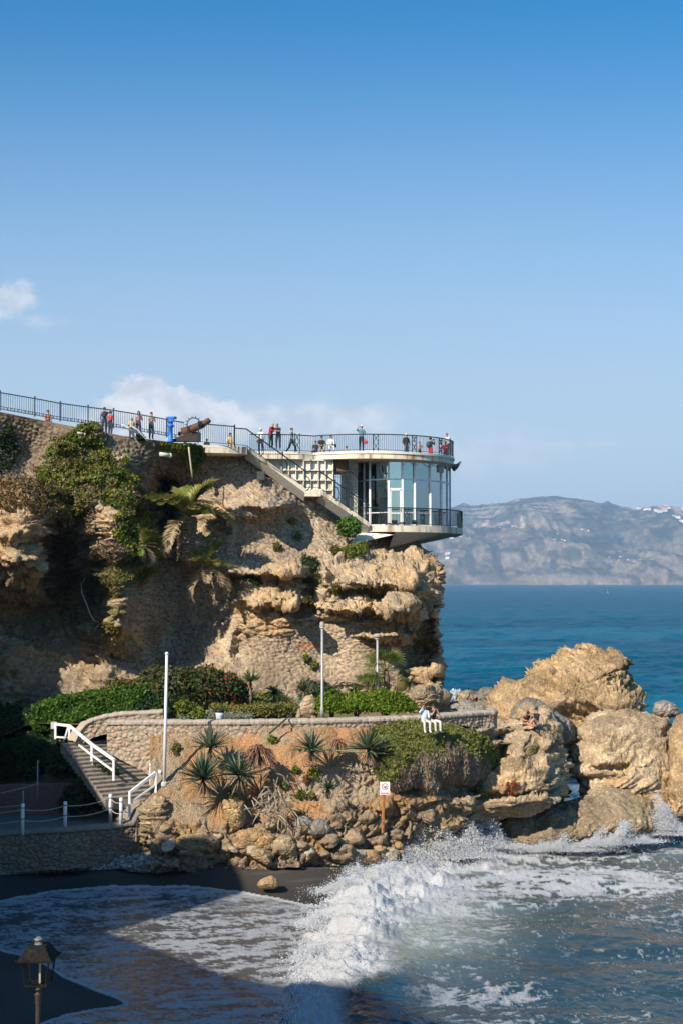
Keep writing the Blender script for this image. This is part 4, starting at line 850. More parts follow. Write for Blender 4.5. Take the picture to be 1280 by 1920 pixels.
wall_strip('garden_wall', 'long low tan rubble wall with flat coping along the front of the garden', gw, 0, 1.15, seed=1)
gw2 = [ztop(x, y, 7.18) for x, y in ((201, 1353.5), (260, 1353.5), (346, 1353.5))]; gw2[0][1] += 0
wall_strip('garden_wall', 'tall sunlit rubble wall between the stone steps and the flagpole', [gw2[0], gw2[1], ztop(306, 1353.5, 7.18)], 0, 3.4, seed=2, warm=.5, hfun=([0, .5, 1], [1.5, 2.2, 3.2]))
wall_strip('garden_wall', 'short rubble wall section directly behind the white flagpole', [ztop(304, 1353.5, 7.18), ztop(350, 1353.5, 7.18)], 0, 1.2, seed=3)
e1 = ztop(292, 1400, 6.0); e2 = at(318, 1395, 70.8); 
wall_strip('parapet_wall', 'curved pale parapet wall rising in front of the dark green hedge', [at(139, 1392, 70.6), at(147, 1374, 70.8), at(160, 1357, 71.0), (at(175, 1349, 71.1)), at(195, 1343, 71.2), at(230, 1338, 71.3), at(306, 1334, 71.4)], 0, .9, cap=.12, seed=4, warm=.4)
# ================================================================ steps
A0 = at(166, 1386, 71.6); B0 = at(252, 1494, 67.6)
hd = V(B0)-V(A0); hd.z = 0; L_ = hd.length; hd.normalize(); nrm = Vector((-hd.y, hd.x, 0))
NS = 15; m = MB()
for k in range(NS):
    t = (k+.5)/NS; z = A0[2]+(B0[2]-A0[2])*(k+1)/NS; c = V(A0)+hd*L_*t; ang = math.atan2(hd.y, hd.x)
    m.box((c.x, c.y, z-.25), (L_/NS+.01, 3.0, .5), ang); m.box((c.x, c.y, z+.02), (L_/NS+.05, 3.04, .05), ang)
o = m.build('stone_steps', pm('step_stone', (.30, .25, .19), .9, nscale=5, namt=.3, bump=.5, bscale=12)); tag(o, 'worn stone steps descending from the hedge to the lower path', 'steps')
A1 = at(262, 1498, 67.6); B1 = at(236, 1536, 66.6); m = MB(); hd2 = V(B1)-V(A1); hd2.z = 0; L2 = hd2.length; hd2.normalize()
for k in range(7):
    t = (k+.5)/7; z = A1[2]+(B1[2]-A1[2])*(k+1)/7; c = V(A1)+hd2*L2*t; m.box((c.x, c.y, z-.5), (L2/7+.01, 1.2, 1.0), math.atan2(hd2.y, hd2.x))
o = m.build('stone_steps', pm('step_stone', 0)); tag(o, 'short flight of stone steps beside the white handrail at the path end', 'steps')
m = MB(); m.prism([tuple(at(x, 1500, d)[:2]) for x, d in ((232, 68.6), (312, 68.6), (312, 67.9), (262, 67.3))], 2.4, 3.78); m.prism([tuple(at(x, 1500, d)[:2]) for x, d in ((230, 71), (306, 71), (310, 68.7), (250, 68.7))], 2.4, 3.86)
o = m.build('path', pm('path_earth', (.30, .23, .16), .9)); o['kind'] = 'structure'
# lower path, its retaining wall, brick wall and the shaded slope
m = MB(); m.prism([tuple(at(x, 1555, d)[:2]) for x, d in ((-300, 64.3), (0, 64.6), (120, 65.1), (250, 66.4), (262, 71), (0, 72.5), (-300, 74))], 1.5, 2.70)
o = m.build('path', pm('path_slab', (.14, .13, .12), .9)); o['kind'] = 'structure'
lw = [at(x, y, d) for x, y, d in ((-300, 1566, 64.2), (0, 1562, 64.4), (120, 1556, 64.9), (205, 1550, 65.7), (250, 1543, 66.3), (262, 1520, 66.6), (285, 1498, 66.8), (316, 1495, 67.3), (322, 1500, 68.3))]
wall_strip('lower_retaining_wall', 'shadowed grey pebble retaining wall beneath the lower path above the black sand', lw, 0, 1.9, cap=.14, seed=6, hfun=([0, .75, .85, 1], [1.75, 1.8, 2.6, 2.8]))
m = MB(); bw = [at(-200, 1466, 69.6), at(0, 1473, 69.6), at(132, 1470, 69.6)]
for a, b_ in zip(bw[:-1], bw[1:]): m.prism([(a[0], a[1]), (b_[0], b_[1]), (b_[0], b_[1]+.35), (a[0], a[1]+.35)], 2.5, [a[2], b_[2], b_[2], a[2]])
def brickmat():
    mt, nt, b = newmat('brick'); l = nt.links.new; tc = nd(nt, 'ShaderNodeTexCoord'); mp = nd(nt, 'ShaderNodeMapping'); mp.inputs['Rotation'].default_value = (R(90), 0, 0); l(tc.outputs['Object'], mp.inputs[0])
    br = nd(nt, 'ShaderNodeTexBrick'); br.inputs['Scale'].default_value = 4; br.inputs['Color1'].default_value = (.26, .12, .08, 1); br.inputs['Color2'].default_value = (.18, .09, .07, 1); br.inputs['Mortar'].default_value = (.2, .17, .14, 1); l(mp.outputs[0], br.inputs['Vector']); l(br.outputs[0], b.inputs['Base Color']); b.inputs['Roughness'].default_value = .9
    bp = nd(nt, 'ShaderNodeBump', invert=True); bp.inputs['Distance'].default_value = .03; l(br.outputs['Fac'], bp.inputs['Height']); l(bp.outputs[0], b.inputs['Normal']); return mt
o = m.build('brick_wall', brickmat()); tag(o, 'low dark red brick wall behind the roped lower path', 'wall')
sl = tps([(-300,1330,80),(0,1335,80),(120,1340,79),(200,1345,78),(-300,1470,71),(0,1465,71.2),(100,1460,71.2),(170,1470,70.8),(-300,1560,70),(0,1560,70),(180,1560,69.6),(60,1400,74.5),(140,1410,72.8),(190,1440,71.5),(-100,1400,75)], .01)
PX_, PY_ = np.meshgrid(np.arange(-300, 236, 4.), np.arange(1322, 1545, 4.)); Dd = sl(PX_, PY_); Ps = at(PX_, PY_, Dd); Ns = gnorm(Ps); Ns = -Ns if Ns[20, 20, 1] > 0 else Ns
keep = ~((PX_ > 150+0*PY_) & (PY_ > 1395)); Ps = Ps+Ns*(fbm(Ps*.7, 3, 501)*.5)[..., None]
fc_ = gfaces(*PX_.shape); kp = keep.reshape(-1)[fc_].all(1) & ((PX_.reshape(-1)[fc_].mean(1) < 150) | (PY_.reshape(-1)[fc_].mean(1) < 1372))
o = sub_mesh('shaded_slope', Ps, fc_, kp, M_SOIL, {'col': mix((.09, .08, .04), (.16, .12, .07), fbm(Ps, 3, 502)*.5+.5)}); o['kind'] = 'structure'
slopeP, slopeN, slopePX, slopePY = Ps, Ns, PX_, PY_
# ================================================================ white posts, ropes, handrails
M_WP = pm('white_paint', (.78, .78, .77), .5, nscale=5, namt=.05, stain=((.45, .36, .26), .58, .78, 5))
def wpost(px, pyt, pyb, D, lab, r=.085, grp='white rope posts'):
    b_ = at(px, pyb, D); t_ = at(px, pyt, D); h = t_[2]-b_[2]; e = empty('rope_post', b_); tag(e, lab, 'post', grp)
    m = MB(); m.lathe((0, 0, -.15), [(r, 0), (r, h+.13), (r*.7, h+.17)], 12); m.build('post', M_WP, e, True)
    for z in (h*.45, h*.85): m = MB(); m.lathe((0, 0, z), [(r*1.15, 0), (r*1.25, .02), (r*1.15, .04)], 10); m.build('rope_ring', pm('dark_ring', (.08, .08, .08), .6), e)
    return b_, h
posts = [wpost(42, 1508, 1560, 64.5, 'white post leftmost in the front row of the lower path'), wpost(122, 1504, 1552, 65.2, 'white post standing alone midway along the lower path edge'), wpost(207, 1490, 1537, 66.7, 'white post left of the close pair near the path steps'), wpost(227, 1497, 1545, 66.0, 'white post right of the close pair near the path steps'),
         wpost(283, 1432, 1477, 69.2, 'white post against the tall sunlit wall at the top of the steps'), wpost(300, 1445, 1490, 68.1, 'white post nearest the flagpole base')]
def rope(a, b_, za, zb, lab, sag=.12):
    a = V(a)+Vector((0, 0, za)); b_ = V(b_)+Vector((0, 0, zb)); pts = [a.lerp(b_, t)-Vector((0, 0, sag*4*t*(1-t))) for t in np.linspace(0, 1, 13)]
    o = MB().tube(pts, .022, 6).build('rope', pm('rope', (.38, .32, .24), .9), smooth=True); tag(o, lab, 'rope', 'ropes strung between the white posts')
pl_ = at(-150, 1572, 63.9)
for k, (a, b_, nm) in enumerate([(pl_, posts[0][0], 'running off the left edge to the first white post'), (posts[0][0], posts[1][0], 'between the first and the solitary white post'), (posts[1][0], posts[2][0], 'from the solitary post to the close pair'), (posts[2][0], posts[3][0], 'joining the close pair of white posts'), (posts[4][0], posts[5][0], 'between the two white posts near the flagpole')]):
    for z, wd_ in ((.98, 'upper'), (.5, 'lower')): rope(a, b_, z, z, '%s sagging rope %s' % (wd_, nm))
for (px, pyt, pyb, D, lab) in [(43, 1483, 1530, 67.6, 'thin grey metal pole close behind the leftmost white post'), (70, 1426, 1503, 68.6, 'tall thin grey metal pole in front of the brick wall')]:
    b_ = at(px, pyb, D); t_ = at(px, pyt, D); e = empty('metal_pole', b_); tag(e, lab, 'pole'); m = MB(); m.lathe((0, 0, 0), [(.03, 0), (.03, t_[2]-b_[2])], 8); m.build('shaft', pm('grey_metal', 0), e, True); m = MB(); m.lathe((0, 0, (t_[2]-b_[2])*.42), [(.06, 0), (.06, .1)], 8); m.build('clamp', pm('grey_metal', 0), e)
    rope(b_, at(-150, 1545, 67.5), (t_[2]-b_[2])*.42, .9, 'rope tied to the '+lab.split(' in ')[0].split(' close')[0]+' running left', .15)
def handrail(label, tops, legs, mids, brace=None):
    e = empty('handrail', at(*legs[0][0:1], legs[0][2], legs[0][3])); tag(e, label, 'handrail'); c = Vector(e.location)
    m = MB(); tp = [V(at(*t)) -c for t in tops]
    for a, b_ in zip(tp[:-1], tp[1:]): m.bar(a, b_, .085)
    m.build('top_rail', M_WP, e); m = MB(); tp = [V(at(*t))-c for t in mids]
    for a, b_ in zip(tp[:-1], tp[1:]): m.bar(a, b_, .055)
    m.build('middle_rail', M_WP, e)
    for (px, yt, yb, D) in legs: m = MB(); m.bar(V(at(px, yb, D))-c, V(at(px, yt, D))-c, .075); m.build('leg', M_WP, e)
    if brace: m = MB(); m.bar(V(at(*brace[0]))-c, V(at(*brace[1]))-c, .05); m.build('brace', M_WP, e)
handrail('white handrail sloping down beside the worn stone steps', [(104, 1358, 72.2), (130, 1361, 71.6), (172, 1396, 69.6), (215, 1426, 67.9)], [(104, 1358, 1386, 72.2), (130, 1361, 1406, 71.6), (172, 1396, 1434, 69.6), (213, 1426, 1464, 67.9)], [(104, 1382, 72.2), (131, 1384, 71.6), (172, 1416, 69.6), (213, 1446, 67.9)], ((128, 1362, 71.6), (117, 1400, 71.6)))
handrail('short white handrail dropping left at the lower end of the path', [(292, 1449, 67.4), (243, 1487, 66.5)], [(292, 1449, 1495, 67.4), (243, 1484, 1532, 66.5)], [(292, 1472, 67.4), (243, 1506, 66.5)])
p = at(101, 1392, 72.3); e = empty('path_light', p); tag(e, 'small pale box light on a dark post beside the top of the white handrail', 'light')
m = MB(); m.box((0, 0, .85), (.28, .24, .34)); m.build('lamp_box', pm('pale_grey', (.5, .5, .45), .6), e); m = MB(); m.box((0, 0, .2), (.10, .10, 1.0)); m.build('post', M_IRONB, e)
# flagpole
b_ = at(308, 1470, 67.7); t_ = at(313, 1226, 67.7); e = empty('flagpole', b_); tag(e, 'tall plain white flagpole standing on the bank in front of the garden wall', 'flagpole')
v_ = V(t_)-V(b_); m = MB(); m.bar((0, 0, -.2), v_, .088, 14, .06); m.build('pole', M_WP, e, True); m = MB(); m.ball(v_, .09); m.build('finial', M_WP, e, True); m = MB(); m.lathe((0, 0, -.1), [(.18, 0), (.18, .16), (.12, .2)], 12); m.build('base_collar', pm('pale_pipe', 0), e)
# garden lamp posts
def glamp(px, pyt, pyb, D, lab, wd_):
    b_ = at(px, pyb, D); t_ = at(px, pyt, D); h = t_[2]-b_[2]; e = empty('lamp_post', b_); tag(e, lab, 'lamp post', 'garden lamp posts')
    m = MB(); m.lathe((0, 0, 0), [(.10, 0), (.10, .5), (.07, .6), (.06, h-.15)], 12); m.build('pole', pm('galvanised', (.40, .39, .35), .5, .2), e, True)
    m = MB(); m.lathe((0, 0, h-.18), [(.05, 0), (.14, .05), (wd_, .10), (wd_*1.02, .22), (wd_*.7, .28), (.05, .30)], 16); m.build('lamp_shade', pm('lamp_head', (.36, .32, .24), .7), e, True)
    m = MB(); m.lathe((0, 0, h-.24), [(.06, 0), (.12, .05), (.13, .09)], 12); m.build('lens', pm('lamp_lens', (.6, .6, .55), .3), e, True)
glamp(604, 1170, 1346, 71.5, 'slim grey garden lamp post left of the bright green hedge mound', .12); glamp(707, 1192, 1316, 79, 'slim grey garden lamp post in front of the fan palm', .22)
# waste bin
p = at(412, 1353, 71.4); e = empty('waste_bin', p); tag(e, 'pale tapered waste bin with a dark rim behind the garden wall', 'bin')
m = MB(); m.lathe((0, 0, -.2), [(.17, 0), (.20, .5), (.23, .66)], 18); m.build('body', pm('bin_grey', (.62, .62, .62), .5), e, True); m = MB(); m.lathe((0, 0, .45), [(.235, 0), (.245, .12), (.18, .14)], 18); m.build('rim', M_IRONB, e, True)
m = MB(); m.box((-.22, .0, .15), (.04, .2, .6)); m.build('side_strip', M_IRONB, e)
# warning sign
b_ = at(717, 1550, 67.2); t_ = at(720, 1466, 67.2); e = empty('warning_sign', b_); tag(e, 'white prohibition sign with red ring on a rusty post in the rocks', 'sign')
h = t_[2]-b_[2]; m = MB(); m.bar((0, 0, -.3), (.06, 0, h-.4), .07, 6); m.bar((.06, 0, h-.5), (.08, -.02, h-.1), .05, 6); m.build('post', pm('sign_rust', (.34, .13, .04), .85, nscale=7, namt=.4), e)
m = MB(); m.box((.10, -.08, h-.30), (.46, .03, .60)); pnl = m.build('panel', pm('sign_white', (.78, .78, .78), .5), e)
M_RED = pm('sign_red', (.60, .03, .04), .5); M_INK = pm('sign_ink', (.03, .03, .05), .5)
m = MB(); cx_, cz_ = .10, h-.22; n_ = 28
vs = [(cx_+r_*math.cos(2*math.pi*k/n_), -.101, cz_+r_*math.sin(2*math.pi*k/n_)) for r_ in (.155, .125) for k in range(n_)]; m.add(vs, [(k, n_+k, n_+(k+1) % n_, (k+1) % n_) for k in range(n_)])
m.box((cx_, -.1, cz_), (.28, .004, .025), ry=R(40)); m.build('red_ring', M_RED, pnl)
m = MB(); m.ball((cx_+.06, -.098, cz_+.02), (.035, .004, .03), 8, 5); m.box((cx_-.02, -.1, cz_-.03), (.14, .004, .03), ry=R(20)); m.box((cx_+.0, -.1, cz_-.075), (.15, .004, .012)); m.build('swimmer_symbol', M_INK, pnl)
m = MB(); m.box((cx_, -.1, h-.53), (.38, .006, .07)); m.build('red_band', M_RED, pnl)
m = MB()
for k, w2 in enumerate((.05, .03, .06, .04, .05)): m.box((cx_-.14+k*.068, -.104, h-.53), (w2, .004, .025))
m.build('text_line', pm('sign_white', 0), pnl)
# broken rubble pillar and beach street lamp in the foreground
# street lamp: fixed on a column rising from the lower promenade
L0 = at(71, 1920, 16.6); lt = at(74, 1756, 16.6); e = empty('street_lamp', (L0[0], L0[1], 6.2)); tag(e, 'weathered black four sided lantern on a post in the foreground', 'street lamp')
BZ_ = 6.2; M_LB = pm('lantern_black', (.014, .013, .012), .8, nscale=30, namt=.5, spec=.08, stain=((.05, .046, .038), .62, .74, 20)); zt = lt[2]-BZ_
k_ = 16.6/F
def zz_(py): return float(at(72, py, 16.6)[2])-BZ_
LOFF = (lt[0]-L0[0])*.5
m = MB(); m.lathe((0, 0, 0), [(.09, 0), (.09, .3), (.06, .4), (.042, .8), (.028, zz_(1885)), (.036, zz_(1882)), (.036, zz_(1868)), (.045, zz_(1866)), (.045, zz_(1863)), (.03, zz_(1861)), (.04, zz_(1857)), (.025, zz_(1853))], 16); m.build('post', pm('post_brown', (.045, .034, .028), .7, 0, nscale=20, namt=.3), e, True)
def sq(z, half, rot=R(42)): return [(math.cos(rot+math.pi/2*k)*half, math.sin(rot+math.pi/2*k)*half, z) for k in range(4)]
z_e, z_r, z_b = zz_(1796), zz_(1771), zz_(1845); H1, H2, H3 = 44*k_*1.02, 23*k_, 27*k_
m = MB(); a = sq(z_e, H1); b2_ = sq(z_r, H2); lip = sq(z_e-.012, H1*1.03); a2 = sq(z_e+.004, H1*1.03); m.add(a+b2_, [(i, (i+1) % 4, 4+(i+1) % 4, 4+i) for i in range(4)]+[(4, 5, 6, 7)]); m.add(lip+a2, [(i, (i+1) % 4, 4+(i+1) % 4, 4+i) for i in range(4)]+[(3, 2, 1, 0), (4, 5, 6, 7)])
for q in sq(z_e+.005, H1*1.03): m.ball(q, .014, 8, 5)
m.build('roof', M_LB, e)
m = MB(); m.lathe((0, 0, z_r-.005), [(.052, 0), (.05, .008), (.042, .02), (.040, .05), (.056, .056), (.056, .064), (.035, .075), (.02, .09), (.005, .098)], 14); m.build('chimney', pm('lantern_grey', (.15, .15, .145), .5, nscale=30, namt=.5), e, True)
for k in range(4):
    m = MB(); m.bar(sq(z_e, H1*.80)[k], sq(z_b, H3)[k], .010, 4); m.build('corner_bar', M_LB, e)
m = MB(); s3 = sq(z_b, H3)
for k in range(4): m.bar(s3[k], s3[(k+1) % 4], .009)
for q in s3: m.ball(q, .015, 8, 5); m.bar(q, (0, 0, z_b+.0), .012)
m.build('bottom_frame', M_LB, e)
m = MB(); m.bar((.02, -.01, z_b), (.02, -.01, z_e-.03), .014, 4); m.build('gas_pipe', pm('pipe_cream', (.34, .31, .20), .6), e); m = MB(); m.lathe((.0, 0, z_e-.06), [(.02, 0), (.04, .03), (.03, .06)], 10); m.build('lamp_holder', M_IRONB, e)
m = MB()
for k in range(4):
    a = R(42)+math.pi/2*k; pts = [(math.cos(a)*r_, math.sin(a)*r_, z) for r_, z in ((.10, z_b-.01), (.105, z_b-.05), (.07, z_b-.085), (.03, z_b-.10))]; m.tube(pts, .008, 6)
m.build('scroll_bracket', M_LB, e)
# buoy
p = atz(1139, 1112.5, 0); e = empty('buoy', p); tag(e, 'tiny pale navigation buoy far out on the sea', 'buoy'); m = MB(); m.lathe((0, 0, -.5), [(1.0, 0), (1.3, .5), (1.0, 1.2), (.5, 1.6), (.35, 4.0)], 10); m.build('hull', pm('buoy_pale', (.22, .17, .13), .8), e); m = MB(); m.ball((0, 0, 4.2), .9, 8, 6); m.build('topmark', pm('buoy_pale', 0), e)
# harder land under our own feet and the row of cliff-top houses on the left that shades the cove
# ================================================================ big rocks, each traced round its own body and given real depth
def rock_px(name, label, outline, Dc, thick, cat='rock', tilt=0.0, lean=0.0, strata=(1.6, .12, .25), amp=(.35, .22, .07), tone=0, seed=0, dents=(), seg=150, rings=64, wetz=1.0, group=None, power=2.4, lumps=.14):
    O = np.array(outline, float); c = O.mean(0); th = np.linspace(0, 2*math.pi, seg, endpoint=False); Rb = np.zeros(seg)
    for i, t in enumerate(th):
        d = np.array([math.cos(t), math.sin(t)]); best = 5.0
        for k in range(len(O)):
            a = O[k]-c; e = O[(k+1) % len(O)]-O[k]; den = d[0]*e[1]-d[1]*e[0]
            if abs(den) < 1e-9: continue
            s_ = (a[0]*e[1]-a[1]*e[0])/den; q = (a[0]*d[1]-a[1]*d[0])/den
            if s_ > 0 and -1e-6 <= q <= 1+1e-6: best = max(best, s_)
        Rb[i] = best
    rr = np.concatenate([np.sin(np.linspace(.02, math.pi/2, rings)), np.sin(np.linspace(math.pi/2, math.pi-.02, 26))[1:]])
    side = np.concatenate([-np.ones(rings), np.ones(25)]); TH_, RR = np.meshgrid(th, rr); SD = np.repeat(side[:, None], seg, 1)
    X = c[0]+np.cos(TH_)*Rb[None]*RR; Y = c[1]+np.sin(TH_)*Rb[None]*RR
    dep = (1-RR**power)**(1/power)
    D_ = Dc+SD*thick*dep+tilt*(c[1]-Y)/35.+lean*(X-c[0])/35.
    for (bx, by, rx, ry, a) in dents: D_ = D_+np.where(SD < 0, a*np.exp(-((((X-bx)/rx)**2+((Y-by)/ry)**2)**2)), 0)
    P_ = at(X, Y, D_); N_ = gnorm(np.concatenate([P_, P_[:, :1]], 1))[:, :-1]; mid = P_.mean((0, 1))
    if ((P_-mid)*N_).sum(-1).mean() < 0: N_ = -N_
    P1 = P_+seed*3.7; k, tl, th2 = strata
    z = (P1[..., 2]+tl*P1[..., 0]+.1*P1[..., 1])*k+fbm(P1*.35, 3, 600+seed)*1.3; f_ = z-np.floor(z); led = (np.where(f_ < .78, f_/.78, (1-f_)/.22))**1.3-.5
    z4 = z*9+fbm(P1*2.2, 2, 612+seed)*.9; f4_ = z4-np.floor(z4); led4 = np.where(f4_ < .8, f4_/.8, (1-f4_)/.2)-.5
    z2 = z*3.3+fbm(P1*.9, 2, 610+seed)*.8; f2_ = z2-np.floor(z2); led2 = np.where(f2_ < .8, f2_/.8, (1-f2_)/.2)-.5
    w1, w2, wi = worley(P1*np.array([1.1, 1.1, 1.5])+fbm(P1*.9, 3, 620+seed)[..., None]*.5, 630+seed)
    w3, w4, wj_ = worley(P1*np.array([3.2, 3.0, 4.2])+fbm(P1*2, 2, 621+seed)[..., None]*.4, 640+seed)
    A_m = np.clip(.55+fbm(P1*.4, 2, 650+seed), .15, 1.1)
    d_ = led*th2*1.25*A_m+led2*th2*.65*A_m+led4*th2*.24*A_m+fbm(P1*.55, 3, 660+seed)*amp[0]*.8+rdg(P1*np.array([.9, .9, 1.6]), 3, 670+seed)*amp[1]*.45+fbm(P1*5, 3, 680+seed)*amp[2]*.5+(wi-.5)*lumps*.9-.08*(1-sst(0, .1, w2-w1))+(wj_-.5)*.09*lumps/.14-.05*(1-sst(0, .1, w4-w3))
    P_ = P_+N_*d_[..., None]*min(1, thick/1.2)
    base = [((.42, .29, .155), (.30, .205, .115)), ((.34, .255, .155), (.24, .18, .11)), ((.46, .28, .12), (.36, .24, .13)), ((.25, .22, .18), (.18, .16, .13)), ((.46, .345, .215), (.34, .25, .155))][tone]
    cl = mix(base[0], base[1], sst(-.4, .4, fbm(P1*.6, 4, 690+seed))); cl = mix(cl, (.44, .29, .13), sst(.2, .55, fbm(P1*.5, 3, 691+seed))*.6)
    cl = cl*(.92+.30*wi)[..., None]*(.88+.22*vn(np.stack([np.floor(z2), 0*z2, 0*z2], -1)*3.3, 5))[..., None]
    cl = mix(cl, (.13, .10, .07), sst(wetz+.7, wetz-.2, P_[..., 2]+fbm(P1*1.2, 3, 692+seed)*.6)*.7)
    fr_ = gfaces(len(rr), seg+1); fr_ = np.where(fr_ % (seg+1) == seg, fr_-seg, fr_); fr_ = fr_-fr_//(seg+1)
    o = fast_mesh(name, P_, fr_.astype(int), M_ROCK, attrs={'col': cl.reshape(-1, 3)})
    if label: tag(o, label, cat, group)
    return o, P_, N_, X, Y
ROCKP = {}
def rk_(key, *a, **k): ROCKP[key] = rock_px(*a, **k); return ROCKP[key][0]
rk_('stack', 'sea_rock', 'largest tilted sea rock with slanting beds rising to a peak against the blue sea', [(905,1338),(912,1318),(925,1302),(945,1280),(985,1277),(990,1264),(1003,1252),(1022,1249),(1040,1243),(1052,1230),(1058,1224),(1078,1220),(1098,1213),(1118,1220),(1150,1226),(1176,1236),(1182,1244),(1172,1258),(1164,1262),(1180,1280),(1172,1284),(1190,1296),(1204,1318),(1208,1350),(1170,1420),(1080,1425),(1030,1400),(950,1380)], 85.5, 3.4, tilt=1.0, strata=(1.7, .55, .60), seed=1, tone=0, wetz=-1, lumps=.12, dents=[(1085,1360,60,34,1.6)], amp=(.25, .2, .06))
rk_('mid', 'shore_rock', 'broad rounded grey tan boulder right of the dark gap', [(1072,1450),(1076,1410),(1090,1390),(1088,1368),(1104,1346),(1130,1338),(1160,1334),(1200,1335),(1230,1338),(1256,1350),(1262,1400),(1262,1460),(1250,1500),(1190,1500),(1130,1502),(1090,1485)], 80, 2.8, tilt=.9, strata=(1.0, -.35, .30), seed=2, tone=4, wetz=-.5, lumps=.10, dents=[(1150,1440,70,7,.5), (1110,1462,40,10,.6)])
rk_('edge', 'shore_rock', 'smooth brown boulder cut by the right edge of the picture', [(1254,1400),(1256,1370),(1270,1345),(1300,1338),(1360,1350),(1400,1420),(1400,1540),(1300,1545),(1262,1538),(1246,1500),(1252,1450)], 78.5, 2.6, tilt=.6, strata=(.8, .2, .15), seed=3, tone=0, wetz=1.5, lumps=.08)
rk_('knob', 'shore_rock', 'small round pebbly boulder perched on top at the far right', [(1225,1335),(1228,1320),(1242,1315),(1260,1317),(1270,1328),(1274,1342),(1250,1346),(1232,1345)], 81.5, .8, tilt=.2, strata=(1.5, 0, .06), amp=(.12, .1, .05), seed=4, tone=3, wetz=-5)
rk_('brown', 'shore_rock', 'orange brown slanting rock wedge under the broad grey boulder', [(1085,1495),(1120,1484),(1160,1478),(1190,1470),(1230,1450),(1275,1440),(1290,1520),(1250,1540),(1180,1520),(1120,1520)], 77.6, 1.7, tilt=.5, strata=(1.6, .5, .3), seed=5, tone=2, wetz=.9)
rk_('low', 'shore_rock', 'long low pebbly rock lying at the edge of the white foam', [(920,1570),(925,1550),(960,1532),(1000,1522),(1045,1508),(1085,1500),(1120,1480),(1160,1470),(1195,1478),(1225,1500),(1236,1530),(1238,1556),(1180,1572),(1100,1582),(1020,1592),(950,1588)], 75.8, 2.3, tilt=1.1, strata=(1.3, -.4, .16), seed=6, tone=1, wetz=.9, lumps=.12)
rk_('ledge', 'shore_rock', 'layered tan rock shelf with the sunbathing couple on its pale top', [(820,1500),(850,1470),(905,1440),(930,1400),(925,1372),(960,1360),(980,1349),(1005,1340),(1018,1330),(1034,1328),(1040,1345),(1052,1362),(1056,1380),(1044,1400),(1062,1412),(1070,1436),(1062,1470),(1045,1500),(1020,1518),(975,1530),(900,1535),(850,1528)], 76.3, 3.3, tilt=1.2, lean=-.15, strata=(1.35, -.12, .50), seed=7, tone=4, wetz=.4, lumps=.11, dents=[(1050,1445,18,40,1.0), (930,1492,90,6,.7), (1000,1400,16,22,.5)])
rk_('slab', 'shore_rock', 'smooth dark grey slab leaning behind the sunbathing couple', [(955,1345),(962,1325),(985,1308),(1010,1312),(1040,1330),(1072,1352),(1080,1390),(1060,1410),(1020,1380),(975,1356)], 81.2, 1.4, tilt=.3, strata=(.6, 0, .04), amp=(.15, .06, .03), seed=8, tone=3, wetz=-5, lumps=.05)
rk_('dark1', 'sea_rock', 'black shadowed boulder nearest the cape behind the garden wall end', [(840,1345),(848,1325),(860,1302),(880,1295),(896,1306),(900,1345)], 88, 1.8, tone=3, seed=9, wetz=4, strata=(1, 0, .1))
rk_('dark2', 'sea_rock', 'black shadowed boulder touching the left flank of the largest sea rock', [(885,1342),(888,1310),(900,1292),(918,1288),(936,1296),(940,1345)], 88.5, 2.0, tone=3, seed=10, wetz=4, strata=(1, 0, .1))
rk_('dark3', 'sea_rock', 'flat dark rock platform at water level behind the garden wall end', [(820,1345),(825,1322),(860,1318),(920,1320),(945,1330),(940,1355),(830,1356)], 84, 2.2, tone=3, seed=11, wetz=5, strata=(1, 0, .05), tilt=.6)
rk_('spray', 'shore_rock', 'wet pebbly boulder half veiled by white spray', [(822,1600),(815,1570),(822,1545),(845,1532),(870,1535),(893,1552),(902,1580),(900,1606),(860,1612)], 72.2, 1.2, tone=1, seed=12, wetz=1.6, strata=(1.2, .1, .08))
rk_('tan', 'shore_rock', 'pale tan domed outcrop right of the warning sign', [(735,1540),(728,1500),(738,1478),(765,1472),(800,1480),(830,1498),(860,1520),(872,1545),(850,1565),(790,1572),(745,1568)], 71.6, 1.5, tone=0, seed=13, wetz=1.3, tilt=.8, strata=(1.0, -.3, .2))
rk_('orange', 'shore_rock', 'orange brown boulder at the top of the black sand', [(432,1592),(436,1570),(455,1556),(490,1556),(515,1570),(522,1592),(500,1604),(450,1606)], 66.2, .75, tone=2, seed=14, wetz=0, strata=(1.5, .2, .06), amp=(.2, .1, .04))
rk_('pil', 'shore_rock', 'tall buff block with a dark cleft on its right below the yuccas', [(412,1552),(415,1520),(420,1500),(440,1492),(458,1502),(462,1530),(455,1558),(435,1564)], 66.6, .8, tone=0, seed=15, wetz=0, strata=(1.2, 0, .06), amp=(.2, .1, .04))
rk_('log', 'shore_rock', 'long flat grey pebbly boulder left of the sand corner', [(326,1592),(330,1572),(350,1563),(385,1562),(410,1572),(414,1590),(400,1600),(345,1602)], 65.6, .7, tone=1, seed=16, wetz=0, strata=(2.2, 0, .1), amp=(.12, .1, .04))
rk_('fr1', 'shore_rock', 'grey pebbly boulder standing on the sand beside the foam', [(510,1600),(512,1578),(528,1566),(548,1568),(556,1588),(552,1604),(532,1608)], 66.0, .6, tone=1, seed=17, wetz=0, strata=(1.5, 0, .05), amp=(.18, .12, .06))
rk_('fr2', 'shore_rock', 'small pointed boulder lowest at the front edge of the bank', [(470,1605),(478,1592),(495,1590),(508,1604),(512,1622),(505,1628),(488,1618)], 65.3, .4, tone=0, seed=18, wetz=0, strata=(1.5, 0, .05), amp=(.15, .1, .05))
